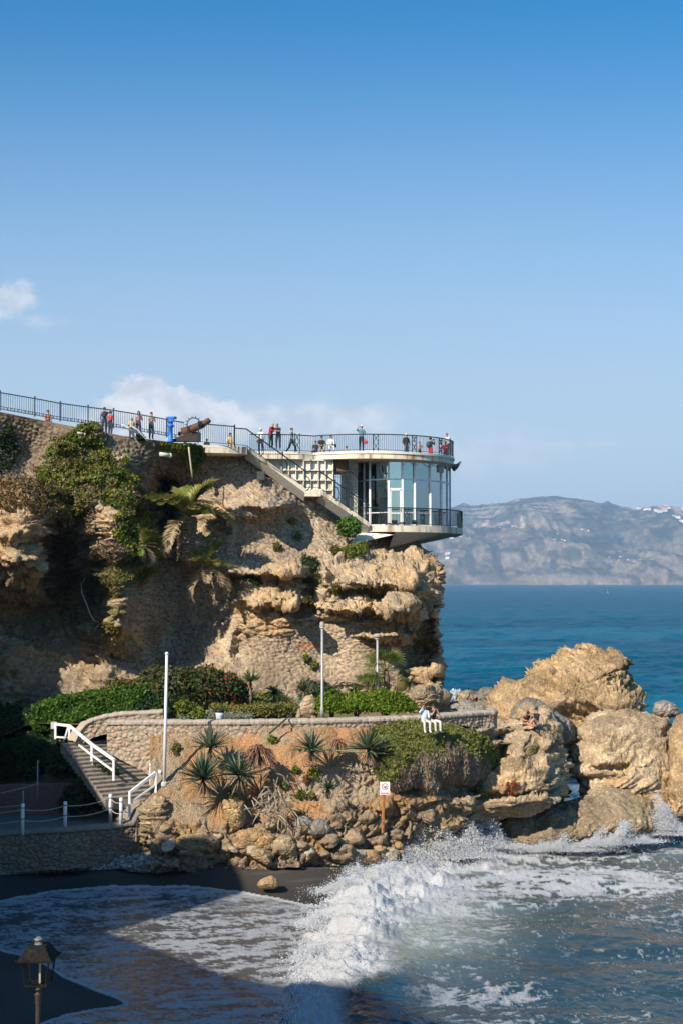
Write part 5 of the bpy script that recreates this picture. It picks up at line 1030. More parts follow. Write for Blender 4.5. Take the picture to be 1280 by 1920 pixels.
rk_('cob', 'beach_rock', 'lone cobble cluster rock on the dark sand washed by foam', [(482,1660),(488,1650),(500,1645),(512,1643),(522,1650),(526,1662),(515,1668),(490,1667)], 62.6, .45, tone=0, seed=19, wetz=-2, strata=(1.5, 0, .05), amp=(.15, .12, .08), seg=70, rings=30)
rk_('g1', 'shore_rock', 'rounded grey boulder above the orange weed patch', [(546,1560),(548,1542),(560,1530),(580,1532),(590,1545),(585,1562),(565,1568)], 67.0, .5, tone=3, seed=20, wetz=-2, strata=(1, 0, .03), amp=(.12, .08, .05), seg=80, rings=30)
rk_('g2', 'shore_rock', 'slanting dark grey boulder right of the rounded grey one', [(575,1562),(580,1545),(596,1534),(612,1540),(622,1556),(615,1572),(590,1572)], 67.0, .55, tone=3, seed=21, wetz=-2, strata=(1, 0.3, .03), amp=(.1, .08, .05), seg=80, rings=30)
rk_('toe', 'cliff_rock', 'dark overhung rock block at the foot of the cape behind the seated couple', [(742,1345),(745,1318),(760,1300),(780,1290),(800,1286),(826,1296),(832,1320),(826,1345)], 79.5, 2.0, tone=1, seed=22, wetz=-9, strata=(1, 0, .2))
rk_('stk', 'rubble_pillar', 'rough grey stone stack under the end of the short white handrail', [(258,1548),(262,1520),(272,1502),(292,1495),(312,1496),(320,1512),(320,1560),(314,1586),(290,1592),(264,1588),(252,1570)], 66.95, .95, cat='ruin', tone=1, seed=24, wetz=-9, strata=(3.2, 0, .16), amp=(.12, .12, .05), seg=110, rings=44)
rk_('pillar', 'rubble_pillar', 'leaning broken stump of pinkish masonry left of the first lamp post', [(555,1350),(560,1330),(572,1306),(585,1302),(594,1312),(596,1352)], 73, .6, cat='ruin', tone=4, seed=23, wetz=-9, strata=(3, 0, .06), amp=(.1, .1, .05), seg=80, rings=30)
# loose boulders: five shapes, many copies tumbled along the foot of the bank
def boulder(seed, tone):
    n_, m_ = 28, 18; th, ph = np.meshgrid(np.linspace(0, 2*math.pi, n_, endpoint=False), np.linspace(0.03, math.pi-.03, m_)); d = np.stack([np.sin(ph)*np.cos(th), np.sin(ph)*np.sin(th), np.cos(ph)], -1)
    w1, w2, wi = worley(d*1.3+seed, 700+seed); r_ = 1+fbm(d*1.2+seed, 3, 710+seed)*.35+(wi-.5)*.3+fbm(d*5+seed, 2, 711)*.07; P_ = d*r_[..., None]*np.array([1, .85, .7])
    cs = [(.42, .30, .17), (.36, .26, .16), (.46, .29, .14), (.48, .39, .27), (.27, .20, .13)][tone]; cl = mix(np.array(cs)*.8, np.array(cs)*1.15, fbm(d*2+seed, 3, 712)*.5+.5)
    fr_ = gfaces(m_, n_+1); fr_ = np.where(fr_ % (n_+1) == n_, fr_-n_, fr_); fr_ = fr_-fr_//(n_+1)
    return fast_mesh('boulder', P_, fr_.astype(int), M_ROCK, attrs={'col': cl.reshape(-1, 3)})
protos = [boulder(i+1, i % 5) for i in range(7)]; used_ = [False]*7
rb = random.Random(5)
def bank_at(px, py):
    i = int(np.clip((py-1366)/1.8, 0, bankP.shape[0]-1)); j = int(np.clip((px-282)/1.8, 0, bankP.shape[1]-1)); return bankP[i, j], bankN[i, j]
tones_ = ['tan', 'brown', 'ochre', 'pale', 'dark brown', 'tan', 'brown']
def put_boulder(px, py, r_, k=None, where='tumbled along the foot of the rocky bank'):
    k = rb.randrange(7) if k is None else k; p, n_ = bank_at(px, py); o = protos[k] if not used_[k] else link(protos[k].copy()); used_[k] = True
    o.location = V(p)+Vector((0, -.3*r_, 0)); s_ = r_; o.scale = (s_*rb.uniform(.9, 1.4), s_, s_*rb.uniform(.7, 1.0)); o.rotation_euler = (rb.uniform(-.4, .4), rb.uniform(-.4, .4), rb.uniform(0, 6.28))
    tag(o, 'small %s boulder %s' % (tones_[k], where), 'boulder', 'loose %s boulders along the bank foot' % tones_[k])
for i in range(36):
    px = rb.uniform(300, 745); lo_ = 1606 if px < 600 else 1612; py = lo_-abs(rb.gauss(0, 1))*24; py = min(max(py, 1535 if px > 520 else 1558), 1618); put_boulder(px, py, rb.uniform(.14, .42)*(1 if py > 1560 else .7))
for i in range(12):
    put_boulder(rb.uniform(600, 860), rb.uniform(1550, 1605), rb.uniform(.15, .45))
for (px, py, r_) in [(318,1588,.36),(312,1560,.3),(640,1600,.6),(690,1608,.6),(610,1585,.5),(660,1570,.5),(730,1600,.45),(560,1590,.4)]: put_boulder(px, py, r_)
for k in range(7):
    if not used_[k]: put_boulder(400+k*20, 1600, .2, k)
# pebbles strewn in the shaded corner of the beach and at the bank foot
def pebbles(n, poly, zf, seed, label):
    rs = np.random.RandomState(seed); poly = np.array(poly, float); V_ = []; F_ = []; C_ = []; lo_, hi_ = poly.min(0), poly.max(0); oct_ = np.array([(1,0,0),(-1,0,0),(0,1,0),(0,-1,0),(0,0,1),(0,0,-1)], float); of = np.array([(0,2,4),(2,1,4),(1,3,4),(3,0,4),(2,0,5),(1,2,5),(3,1,5),(0,3,5)])
    q = rs.rand(n*4, 2)*(hi_-lo_)+lo_; q = q[sdp(poly, q[:, 0], q[:, 1]) < 0][:n]; z = zf(q[:, 0], q[:, 1]); p = atz(q[:, 0], q[:, 1], z); s_ = rs.uniform(.03, .10, len(q))*(1+(rs.rand(len(q)) > .93)*1.2)
    a_ = rs.rand(len(q))*6.28; sh = oct_[None]*np.stack([s_*rs.uniform(.8, 1.5, len(q)), s_, s_*.7], -1)[:, None]*rs.uniform(.75, 1.2, (len(q), 6, 1)); ca_, sa_ = np.cos(a_)[:, None], np.sin(a_)[:, None]; shx = sh[..., 0]*ca_-sh[..., 1]*sa_; shy = sh[..., 0]*sa_+sh[..., 1]*ca_
    P_ = p[:, None]+np.stack([shx, shy, sh[..., 2]+s_[:, None]*.4], -1); F_ = (of[None]+6*np.arange(len(q))[:, None, None]).reshape(-1, 3); c_ = mix((.16, .15, .14), (.42, .38, .33), rs.rand(len(q))); c_ = np.repeat(c_[:, None], 6, 1)
    o = fast_mesh('pebbles', P_.reshape(-1, 3), F_, M_ROCK, smooth=False, attrs={'col': c_.reshape(-1, 3)}); tag(o, kind='stuff')
pebbles(2600, [(212,1620),(235,1598),(290,1592),(340,1600),(378,1612),(362,1628),(300,1638),(240,1636)], lambda x, y: bz(x, y)+np.clip(.5-np.hypot((x-290)/80, (y-1612)/24)*.4, 0, .5), 1, '')
pebbles(2500, [(-100,1640),(0,1628),(150,1622),(215,1618),(230,1630),(150,1634),(0,1642)], lambda x, y: bz(x, y)+.02, 2, '')
pebbles(3000, [(600,1605),(680,1600),(760,1580),(765,1608),(720,1622),(650,1628),(585,1618)], lambda x, y: np.clip(bz(x, y), 0, 2)+.05, 3, '')
# ================================================================ foliage
def leaves(name, P_, N_, size, cols, label=None, cat=None, kind=None, group=None, parent=None, seed=0, asp=1.6, jit=.5, off=.15, droop=0.0, mat=None, curl_=.0):
    """one mesh of many small leaf blades at the points P_, set off along N_"""
    rs = np.random.RandomState(seed); n = len(P_); P_ = np.asarray(P_, float); N_ = np.asarray(N_, float)
    c = P_+N_*(rs.rand(n, 1)*off)+rs.randn(n, 3)*jit*np.array([1, 1, 1])*.1
    a = rs.randn(n, 3); a[:, 2] -= droop; a /= np.linalg.norm(a, axis=1, keepdims=True)+1e-9
    nn_ = N_+rs.randn(n, 3)*.7; b_ = np.cross(nn_, a); b_ /= np.linalg.norm(b_, axis=1, keepdims=True)+1e-9
    s_ = size*rs.uniform(.6, 1.3, (n, 1)); A_ = a*s_*asp*.5; B_ = b_*s_*.5
    V_ = np.stack([c-A_, c+B_, c+A_, c-B_], 1).reshape(-1, 3); F_ = (np.arange(n)[:, None]*4+np.array([0, 1, 2, 3])[None])
    cols = np.asarray(cols, float); pick = fbm(P_*1.1, 3, 800+seed)*.5+.5+rs.randn(n)*.16; pick = np.clip(pick, 0, .999)*(len(cols)-1); i0 = pick.astype(int); f_ = pick-i0
    cc_ = mix(cols[i0], cols[np.minimum(i0+1, len(cols)-1)], f_)*rs.uniform(.75, 1.25, (n, 1)); cc_ = np.repeat(cc_[:, None], 4, 1).reshape(-1, 3)
    o = fast_mesh(name, V_, F_, mat or M_LEAF, smooth=False, attrs={'col': cc_}, parent=parent)
    if label or kind: tag(o, label, cat, group, kind)
    return o
GREEN = [(.05, .07, .01), (.11, .145, .015), (.18, .21, .022), (.24, .24, .035)]
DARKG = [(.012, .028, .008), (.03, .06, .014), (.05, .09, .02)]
OLIVE = [(.07, .07, .015), (.13, .125, .025), (.19, .17, .04), (.22, .15, .06)]
DRY = [(.16, .09, .05), (.24, .16, .09), (.30, .22, .14), (.12, .08, .05)]
def sample_grid(Pg, Ng, X, Y, poly, n, seed, noise=None, jitter=14):
    rs = np.random.RandomState(seed); wx = fbm(np.stack([X/18, Y/18, 0*X], -1), 3, 900+seed)*jitter; wy = fbm(np.stack([X/18, Y/18, 0*X+7], -1), 3, 901+seed)*jitter; m_ = sdp(poly, X+wx, Y+wy) < 0
    if noise is not None: m_ &= fbm(Pg*noise[0], 3, 910+seed) > noise[1]
    idx = np.argwhere(m_)
    if len(idx) == 0: return np.zeros((0, 3)), np.zeros((0, 3))
    ii = idx[rs.randint(0, len(idx), n)]; return Pg[ii[:, 0], ii[:, 1]], Ng[ii[:, 0], ii[:, 1]]
IVY = [(108,838),(140,815),(165,812),(190,830),(214,858),(228,880),(245,905),(262,940),(255,965),(235,975),(215,955),(190,945),(165,960),(150,975),(120,962),(98,975),(92,960),(70,935),(68,905),(95,880),(92,855)]
for k, (n_, c_, sz, of, nz) in enumerate([(21000, GREEN, .115, .40, (1.1, -.20)), (9000, OLIVE, .10, .5, (.9, -.02)), (4500, DRY, .10, .5, (1.0, .12))]):
    p, q = sample_grid(cliffP, cliffN, cliffPX, cliffPY, IVY, n_, 3+k, nz, 34); up_ = np.array([0, -.3, .5])
    if k == 0: e = empty('ivy_thicket', p.mean(0)); tag(e, 'big bright green ivy thicket spilling down the upper left of the cliff', 'ivy'); off = np.array(e.location)
    rs = np.random.RandomState(k); lump = np.clip(fbm(p*.9, 3, 77)+.35, 0, 1)[:, None]*.42
    leaves(['green_leaves', 'olive_leaves', 'dry_leaves'][k], p+(q+up_)*lump*.9-off, q, sz, c_, parent=e, seed=k, off=of)
def plant_on_cliff(poly, n, cols, sz, label, cat='shrub', seed=0, off=.3, noise=None, grid=None, droop=0.0, asp=1.6, name='cliff_shrub', up=.2, group=None):
    g_ = grid or (cliffP, cliffN, cliffPX, cliffPY); p, q = sample_grid(*g_, poly, n, seed, noise, jitter=7)
    if len(p): return leaves(name, p+(q+np.array([0, 0, up]))*np.random.RandomState(seed).rand(len(p), 1)*off, q, sz, cols, label, cat, seed=seed, off=.1, droop=droop, asp=asp, group=group)
plant_on_cliff([(220,985),(250,960),(275,975),(290,1010),(285,1050),(262,1090),(240,1080),(232,1040),(215,1010)], 9000, GREEN, .13, 'green creeper hanging right of the mossy buttress', seed=11, off=.6)
plant_on_cliff([(-150,900),(0,908),(60,918),(88,935),(92,960),(70,970),(40,955),(0,962),(-150,960)], 11000, [(.10, .09, .025), (.15, .10, .03), (.20, .12, .05), (.09, .10, .02)], .12, 'olive and rust scrub capping the ochre outcrop at the far left', seed=12, off=.45)
plant_on_cliff([(-100,965),(20,970),(30,1010),(20,1060),(-100,1050)], 3500, [(.16, .08, .03), (.22, .13, .05), (.10, .08, .03)], .10, 'russet dry scrub on the face of the ochre outcrop', seed=13, off=.3, noise=(.9, 0))
plant_on_cliff([(-100,780),(20,790),(40,850),(0,900),(-100,900)], 3000, DARKG, .12, 'dark ivy patch on the wall at the far left', seed=14, off=.3, noise=(.7, .0))
plant_on_cliff([(150,968),(172,970),(166,990),(150,985)], 700, DRY, .1, 'dry tuft below the ivy left of the round white stone', seed=15)
plant_on_cliff([(180,1048),(235,1052),(236,1085),(215,1125),(180,1110)], 3600, [(.10, .10, .02), (.16, .13, .03), (.07, .08, .02)], .08, 'olive moss cushion on the hanging buttress', cat='moss', seed=16, off=.12)
plant_on_cliff([(195,1165),(222,1168),(226,1190),(205,1200),(192,1186)], 900, [(.13, .11, .02), (.18, .13, .03)], .07, 'golden moss on the rounded tip of the hanging buttress', cat='moss', seed=17, off=.1)
plant_on_cliff([(332,838),(350,812),(368,815),(378,838),(384,862),(366,876),(352,868),(350,850)], 2600, GREEN, .15, 'leafy climber over the wall top under the cannon', seed=18, off=.5)
plant_on_cliff([(300,828),(325,832),(322,848),(302,845)], 700, GREEN, .13, 'small green clump on the wall below the telescope', seed=19, off=.3)
plant_on_cliff([(255,808),(272,812),(270,826),(256,824)], 500, DARKG, .12, 'dark tuft on the wall top below two standing people', seed=20, off=.3)
for k, (x, y, w_, h_, n_, c_, lab) in enumerate([(580,1068,16,22,1600,DARKG,'dark green bush in the notch of the middle ledge'),(665,1042,26,9,1300,GREEN,'bright green strip plant on the ledge under the building'),(632,1036,18,5,500,OLIVE,'thin olive plants left of the bright strip on the ledge'),(595,1085,10,18,500,OLIVE,'olive tuft hanging in the middle ledge'),(632,1102,10,7,300,OLIVE,'small tuft on the long ledge'),(708,1108,12,10,500,OLIVE,'dry tuft hanging under the long ledge'),(478,1088,14,8,500,DARKG,'low green plant on the left rock ledge'),(518,1028,10,7,350,OLIVE,'grey green tuft on the white stone ledge'),(575,1238,7,6,200,GREEN,'tiny plant on the lower rubble wall'),(586,1250,7,6,200,GREEN,'tiny plant just below another on the lower rubble wall'),(250,1070,30,30,1500,OLIVE,'scraggly yellowish weeds below the hanging creeper'),(555,1008,8,6,180,OLIVE,'little weed on the upper ledge'),(575,1130,12,10,350,OLIVE,'brown weeds left of the big overhang'),(545,978,9,5,150,GREEN,'weed on the rubble wall under the landing'),(440,1085,12,10,400,OLIVE,'tuft at the foot of the small low palm'),(160,1000,16,12,700,DRY,'brown shrub on the grey rock below the ivy'),(205,1032,26,12,1400,DRY,'wide brown dead shrub on the hanging buttress')]):
    plant_on_cliff([(x-w_, y), (x-w_*.5, y-h_), (x+w_*.5, y-h_), (x+w_, y), (x+w_*.5, y+h_), (x-w_*.5, y+h_)], n_, c_, .09, lab, seed=30+k, off=.28)
p_ = at(655, 988, 90.6); rs = np.random.RandomState(4); d_ = rs.randn(2600, 3); d_ /= np.linalg.norm(d_, axis=1, keepdims=True)
leaves('wall_bush', np.array(p_)+d_*np.array([.62, .4, .55])*rs.rand(2600, 1)**.33, d_, .15, [(.03, .08, .01), (.07, .15, .02), (.10, .19, .03)], 'vivid green bush growing from the wall at the foot of the outside stairs', 'bush', seed=4)
# ---- bushes and hedges in the garden: twigs inside, leaf shell outside
def bush(name, label, c, r, n, cols, size=.12, seed=0, cat='bush', lobes=7, flowers=None, group=None, trunk=True, flat=.25):
    rs = np.random.RandomState(seed); e = empty(name, c); tag(e, label, cat, group); r = np.array(r, float)
    cen = rs.randn(lobes, 3)*.38; cen[0] = 0; cen[:, 2] = np.abs(cen[:, 2])*.7; rad = rs.uniform(.42, .7, lobes); rad[0] = .8; pick = rs.choice(lobes, n, p=rad**2/(rad**2).sum())
    d = rs.randn(n, 3); d /= np.linalg.norm(d, axis=1, keepdims=True); d[:, 2] = np.where(d[:, 2] < -flat, -d[:, 2], d[:, 2]); pts = cen[pick]+d*(rad[pick]*(1-np.abs(rs.randn(n))*.12))[:, None]
    pts = pts*(1+.16*fbm(pts*3+seed, 3, 930+seed))[:, None]; keep = fbm(pts*4+seed, 3, 935) > -.42; pts, d = pts[keep], d[keep]
    leaves('foliage', pts*r+[0, 0, r[2]*.45], d, size, cols, parent=e, seed=seed, off=.1)
    if trunk:
        m = MB()
        for k in range(6):
            a = rs.rand()*6.28; q = np.array([math.cos(a)*.5, math.sin(a)*.5, .8+rs.rand()*.4])*r; m.tube([(0, 0, -.1), q*.5+[0, 0, .1], q], [.05, .035, .015], 5)
        m.build('branch', pm('bark', (.12, .09, .06), .9), e)
    if flowers:
        fn, fc = flowers; idx = np.argwhere((fbm(pts*2.6+seed, 2, 937) > .12) & (d[:, 1] < .2))[:, 0]; idx = idx[rs.randint(0, len(idx), fn)]; tag(leaves('flowers', pts[idx]*r*1.04+[0, 0, r[2]*.45], d[idx], .11, fc, parent=e, seed=seed+1, asp=1.1, off=.08), kind='stuff')
    return e
def gz_at(px, D): return 6.85
BSH = [('flowering_bush', 'broad bush with yellowish leaves left of the flagpole top', 250,1312,78.5,(1.5,1.2,1.5),7000,OLIVE,None),
 ('flowering_bush', 'tall olive bush directly behind the white flagpole', 320,1322,78,(1.75,1.3,2.0),10000,[(.04,.06,.015),(.09,.10,.03),(.14,.13,.04)],None),
 ('bougainvillea', 'left bougainvillea with dark red bracts', 372,1325,78,(1.5,1.2,1.9),9000,[(.03,.045,.012),(.06,.08,.02),(.10,.09,.03)],(380,[(.40,.01,.03),(.50,.05,.06)])),
 ('bougainvillea', 'right bougainvillea densest in red bracts beside the yucca', 425,1328,78,(1.35,1.2,1.6),9000,[(.025,.045,.012),(.05,.08,.02),(.09,.10,.03)],(1200,[(.42,.015,.03),(.52,.08,.05)])),
 ('round_bush', 'small ball shaped green bush just right of the flagpole', 355,1342,74,(.62,.5,.62),2600,GREEN,None),
 ('round_bush', 'dark twiggy bush behind the end of the curved parapet', 300,1345,74.5,(1.0,.8,1.0),3800,DARKG,None),
 ('garden_bush', 'low dark bush at the foot of the rubble pillar', 612,1312,80,(.9,.7,.9),2600,DARKG,None),
 ('garden_bush', 'grey green thin bush growing beside the first lamp post', 600,1290,83,(.8,.6,1.1),1800,[(.10,.11,.07),(.15,.15,.10)],None)]
for k, (nm, lab, px, py, D_, r_, n_, c_, fl) in enumerate(BSH):
    p = at(px, py, D_); p[2] = 6.8; bush(nm, lab, p, r_, n_, c_, seed=60+k, flowers=fl)
# mounded bright hedge
for k, (px, w_, h_, D_, lab) in enumerate([(622,.72,1.02,72.4,'left mound of the bright lime green clipped hedge'),(668,.9,.95,73,'middle mound of the bright lime green clipped hedge'),(722,1.5,.95,73.2,'widest right hand mound of the bright lime green hedge')]):
    p = at(px, 1345, D_); p[2] = 7.0; bush('clipped_hedge', lab, p, (w_*1.08, 1.0, h_*1.12), int(12000*w_), [(.07,.12,.008),(.14,.21,.012),(.21,.27,.02)], .085, 80+k, 'hedge', lobes=3, group='lime hedge mounds', flat=.05)
# long dark hedge on the left: box with rounded top following the path
rs = np.random.RandomState(70); n_ = 26000; t = rs.rand(n_); hx = interp(t, [(0,62),(.5,160),(1,275)]); hyt = interp(t, [(0,1328),(.25,1312),(.5,1304),(1,1294)]); hyb = interp(t, [(0,1372),(.3,1362),(.5,1345),(1,1340)]); hD = interp(t, [(0,73.5),(1,74.5)])
fr = rs.rand(n_) < .72; v_ = rs.rand(n_); yy = np.where(fr, hyt+v_*(hyb-hyt), hyt); dd = np.where(fr, hD, hD+v_*1.3); pts = at(hx, yy, dd); lump = fbm(pts*1.3, 3, 71)[:, None]*.22; nn_ = np.where(fr[:, None], [0, -1, .2], [0, -.1, 1.]); pts = pts+nn_*lump
e = empty('long_hedge', at(160, 1345, 74)); tag(e, 'long dark green hedge running behind the curved parapet on the left', 'hedge'); leaves('foliage', pts-np.array(e.location), nn_, .12, [(.03,.07,.008),(.06,.13,.012),(.10,.18,.02)], parent=e, seed=70, off=.15)
m = MB(); q0, q1_ = at(66, 1350, 74.3), at(272, 1350, 75.2); c_ = np.array(e.location); m.prism([(q0[0]-c_[0], q0[1]-c_[1]), (q1_[0]-c_[0], q1_[1]-c_[1]), (q1_[0]-c_[0], q1_[1]-c_[1]+1), (q0[0]-c_[0], q0[1]-c_[1]+1)], -1.5, [.3, 1.05, 1.05, .3]); m.build('inner_twigs', pm('hedge_core', (.015, .02, .008), 1.0), e)
# ground cover in the garden
def on_ground(poly, n, seed):
    rs = np.random.RandomState(seed); poly = np.array(poly, float); q = rs.rand(n*4, 2)*(poly.max(0)-poly.min(0))+poly.min(0); q = q[sdp(poly, q[:, 0], q[:, 1]) < 0][:n]; p = atz(q[:, 0], q[:, 1], 6.9); return p
p = on_ground([(390,1332),(430,1318),(520,1316),(548,1326),(560,1344),(470,1346),(395,1344)], 16000, 1); p[:, 2] += np.random.RandomState(1).rand(len(p))*.45*np.clip(1+fbm(p*.8, 2, 9), .3, 1.5); leaves('ground_cover', p, np.tile([0, -.4, 1], (len(p), 1)), .10, [(.06,.08,.01),(.12,.13,.02),(.17,.16,.04),(.24,.17,.05)], kind='stuff', seed=90)
p = on_ground([(335,1346),(400,1340),(470,1344),(470,1352),(335,1352)], 3500, 2); leaves('ground_cover', p+[0, 0, .1], np.tile([0, -.4, 1], (len(p), 1)), .08, [(.16,.18,.12),(.24,.25,.18)], kind='stuff', seed=91)
p = on_ground([(500,1322),(540,1318),(572,1330),(560,1340),(520,1334)], 1800, 3); leaves('ground_cover', p+[0, 0, .25], np.tile([0, -.4, 1], (len(p), 1)), .09, [(.20,.22,.16),(.28,.28,.22)], kind='stuff', seed=92)
# dark slope undergrowth
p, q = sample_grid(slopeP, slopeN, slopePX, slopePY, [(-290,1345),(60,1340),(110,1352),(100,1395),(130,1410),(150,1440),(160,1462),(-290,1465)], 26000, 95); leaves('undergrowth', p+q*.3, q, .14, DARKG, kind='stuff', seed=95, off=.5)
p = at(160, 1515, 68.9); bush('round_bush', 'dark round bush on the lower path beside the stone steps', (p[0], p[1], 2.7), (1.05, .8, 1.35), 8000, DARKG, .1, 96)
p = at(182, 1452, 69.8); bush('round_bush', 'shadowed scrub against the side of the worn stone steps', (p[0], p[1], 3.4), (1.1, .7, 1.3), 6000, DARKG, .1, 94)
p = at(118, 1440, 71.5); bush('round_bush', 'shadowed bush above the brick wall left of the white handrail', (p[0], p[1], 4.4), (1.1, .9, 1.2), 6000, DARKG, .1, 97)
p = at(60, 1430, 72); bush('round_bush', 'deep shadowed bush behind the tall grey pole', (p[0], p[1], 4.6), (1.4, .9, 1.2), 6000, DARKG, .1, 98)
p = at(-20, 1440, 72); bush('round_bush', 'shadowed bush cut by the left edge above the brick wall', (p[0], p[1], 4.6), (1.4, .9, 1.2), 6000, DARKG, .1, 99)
# trailing shrub mass on the bank
TR = [(702,1370),(735,1355),(770,1352),(815,1360),(860,1366),(900,1378),(925,1398),(937,1422),(930,1442),(905,1455),(880,1468),(860,1458),(830,1462),(818,1486),(800,1480),(770,1470),(740,1480),(712,1462),(700,1420)]
X_, Y_ = np.meshgrid(np.arange(690, 945, 1.6), np.arange(1345, 1492, 1.6)); wv_ = fbm(np.stack([X_/14, Y_/14, 0*X_], -1), 3, 97)*9; sdv = sdp(TR, X_+wv_, Y_+wv_*.6); ins = sdv < 0; ins_i = np.argwhere(ins); rs = np.random.RandomState(98); ii = ins_i[rs.randint(0, len(ins_i), 60000)]
xs, ys_ = X_[ii[:, 0], ii[:, 1]], Y_[ii[:, 0], ii[:, 1]]; sd_ = -sdv[ii[:, 0], ii[:, 1]]; Dt = bD(xs, ys_)-.25-np.sqrt(np.clip(sd_, 0, 45))*.19-np.clip((ys_-1360)/100, 0, 1)*.2; pp_ = at(xs, ys_, Dt); lump = fbm(pp_*np.array([1.6, 1.6, .8]), 4, 99)
pp_[:, 1] -= lump*.45; bz_ = interp(xs, [(700,1478),(760,1440),(790,1412),(850,1405),(900,1420),(940,1450)])+fbm(np.stack([xs/9, ys_/40, 0*xs], -1), 3, 100)*26
brown = (ys_ > bz_)+0.0*xs > 0; e = empty('trailing_shrub', at(815, 1400, 71)); tag(e, 'great trailing shrub draped over the bank, green above and brown dead stems below', 'shrub'); oo = np.array(e.location)
leaves('green_foliage', pp_[~brown]-oo, np.tile([0, -1, .4], ((~brown).sum(), 1)), .095, [(.08,.09,.018),(.14,.15,.03),(.18,.19,.045),(.12,.12,.035)], parent=e, seed=101, off=.15, asp=2)
leaves('dead_stems', pp_[brown]-oo, np.tile([0, -1, .1], (brown.sum(), 1)), .07, [(.16,.12,.08),(.25,.19,.13),(.33,.26,.18)], parent=e, seed=102, off=.12, asp=5, droop=2.2)
# small weeds on the soil
bg_ = (bankP, bankN, bankPX, bankPY)
for k, (x, y, w_, h_, c_, lab) in enumerate([(555,1446,7,5,GREEN,'small green weed near the left end of the fallen stem'),(588,1450,12,9,GREEN,'wider green weed on the bare soil under the right yucca'),(572,1462,7,6,[(.2,.10,.03),(.24,.12,.05)],'rusty weed on bare soil'),(530,1474,6,6,[(.10,.18,.04),(.14,.2,.06)],'pale green weed beside the dead yucca heap'),(560,1490,9,5,GREEN,'flat green weed on bare soil'),(582,1497,9,5,OLIVE,'olive weed right of the flat green one'),(556,1528,12,8,OLIVE,'mossy patch above the grey boulders'),(512,1392,8,5,GREEN,'weed directly under the garden wall'),(330,1408,12,10,OLIVE,'thin weeds beside the flagpole shadow'),(430,1492,8,7,GREEN,'green tuft on top of the buff block'),(955,1478,18,5,[(.22,.04,.02),(.30,.08,.03)],'strip of rust red succulent on the layered rock'),(1000,1408,10,8,[(.18,.17,.06),(.24,.2,.08)],'yellowish cushion plant on the pale rock'),(900,1485,18,5,GREEN,'green weed in the shade under the trailing shrub')]):
    g_ = bg_
    if x > 990: R_ = ROCKP['ledge']; g_ = (R_[1][:60], R_[2][:60], R_[3][:60], R_[4][:60])
    elif x > 880: R_ = ROCKP['ledge']; g_ = (R_[1][:60], R_[2][:60], R_[3][:60], R_[4][:60])
    plant_on_cliff([(x-w_, y), (x, y-h_), (x+w_, y), (x, y+h_)], 420, c_, .07, lab, seed=120+k, off=.14, grid=g_, name='soil_weed')
# ---------------------------------------------------------------- blades
def blade_mesh(name, blades, parent, col_fn, mat=None, seed=0):
    """blades: list of (points, widths, side vectors) strips"""
    Vs = []; Fs = []; Cs = []; b = 0
    for bi, (pts, wd_, sd_) in enumerate(blades):
        n = len(pts); pts = np.asarray(pts); L_ = pts-sd_*np.asarray(wd_)[:, None]; R_ = pts+sd_*np.asarray(wd_)[:, None]
        Vs += [L_, R_]; Fs += [(b+i, b+i+1, b+n+i+1, b+n+i) for i in range(n-1)]; c = col_fn(bi); Cs += [np.tile(c, (2*n, 1))]; b += 2*n
    return fast_mesh(name, np.concatenate(Vs), np.array(Fs), mat or M_LEAF, parent=parent, smooth=False, attrs={'col': np.concatenate(Cs)})
def rosette(label, c, r, n, cols, seed, tilt=(0, -.35, .2), width=.035, spread=1.0, droop=.12, dead=14, trunk=.3, name='yucca', cat='yucca', group=None, stiff=True):
    rs = np.random.RandomState(seed); e = empty(name, c); tag(e, label, cat, group); bl = []; tl = np.array(tilt)
    for k in range(n):
        d = rs.randn(3); d[2] = abs(d[2])*1.0-.25*spread; d = d/np.linalg.norm(d)+tl; d /= np.linalg.norm(d); L_ = r*rs.uniform(.75, 1.08); s_ = np.cross(d, [0, 0, 1.]); s_ /= np.linalg.norm(s_)+1e-9; s_ = s_+rs.randn(3)*.3; s_ /= np.linalg.norm(s_)
        t = np.array([.03, .3, .65, 1.]); pts = d[None]*t[:, None]*L_; pts[:, 2] -= droop*L_*t**2.2; bl.append((pts, np.array([.7, 1, .8, .05])*width*1.35, s_))
    cc_ = np.array(cols); blade_mesh('leaves', bl, e, lambda i: cc_[i % len(cc_)]*(.75+.5*rs.rand()))
    if dead:
        bl = []
        for k in range(dead):
            a = rs.rand()*6.28; d = np.array([math.cos(a)*.6, math.sin(a)*.4-.35, -.85]); t = np.array([0, .4, 1.]); pts = d[None]*t[:, None]*r*rs.uniform(.5, .85); s_ = np.array([math.sin(a), -math.cos(a), 0.]); bl.append((pts, np.array([1, 1, .1])*width*.9, s_))
        blade_mesh('dead_leaves', bl, e, lambda i: np.array([.27, .18, .11])*(.6+.7*rs.rand()))
    if trunk:
        m = MB(); m.tube([(0, .15, -trunk-.2), (0, .05, -trunk*.5), (0, 0, .05)], [.10, .09, .06], 8); m.build('trunk', pm('yucca_trunk', (.22, .16, .10), .9, nscale=14, namt=.4, bump=.6), e)
    return e
YC = [(.055,.10,.06),(.08,.14,.085),(.10,.16,.09),(.13,.17,.08)]; YD = [(.20,.10,.06),(.26,.15,.09),(.15,.08,.05)]
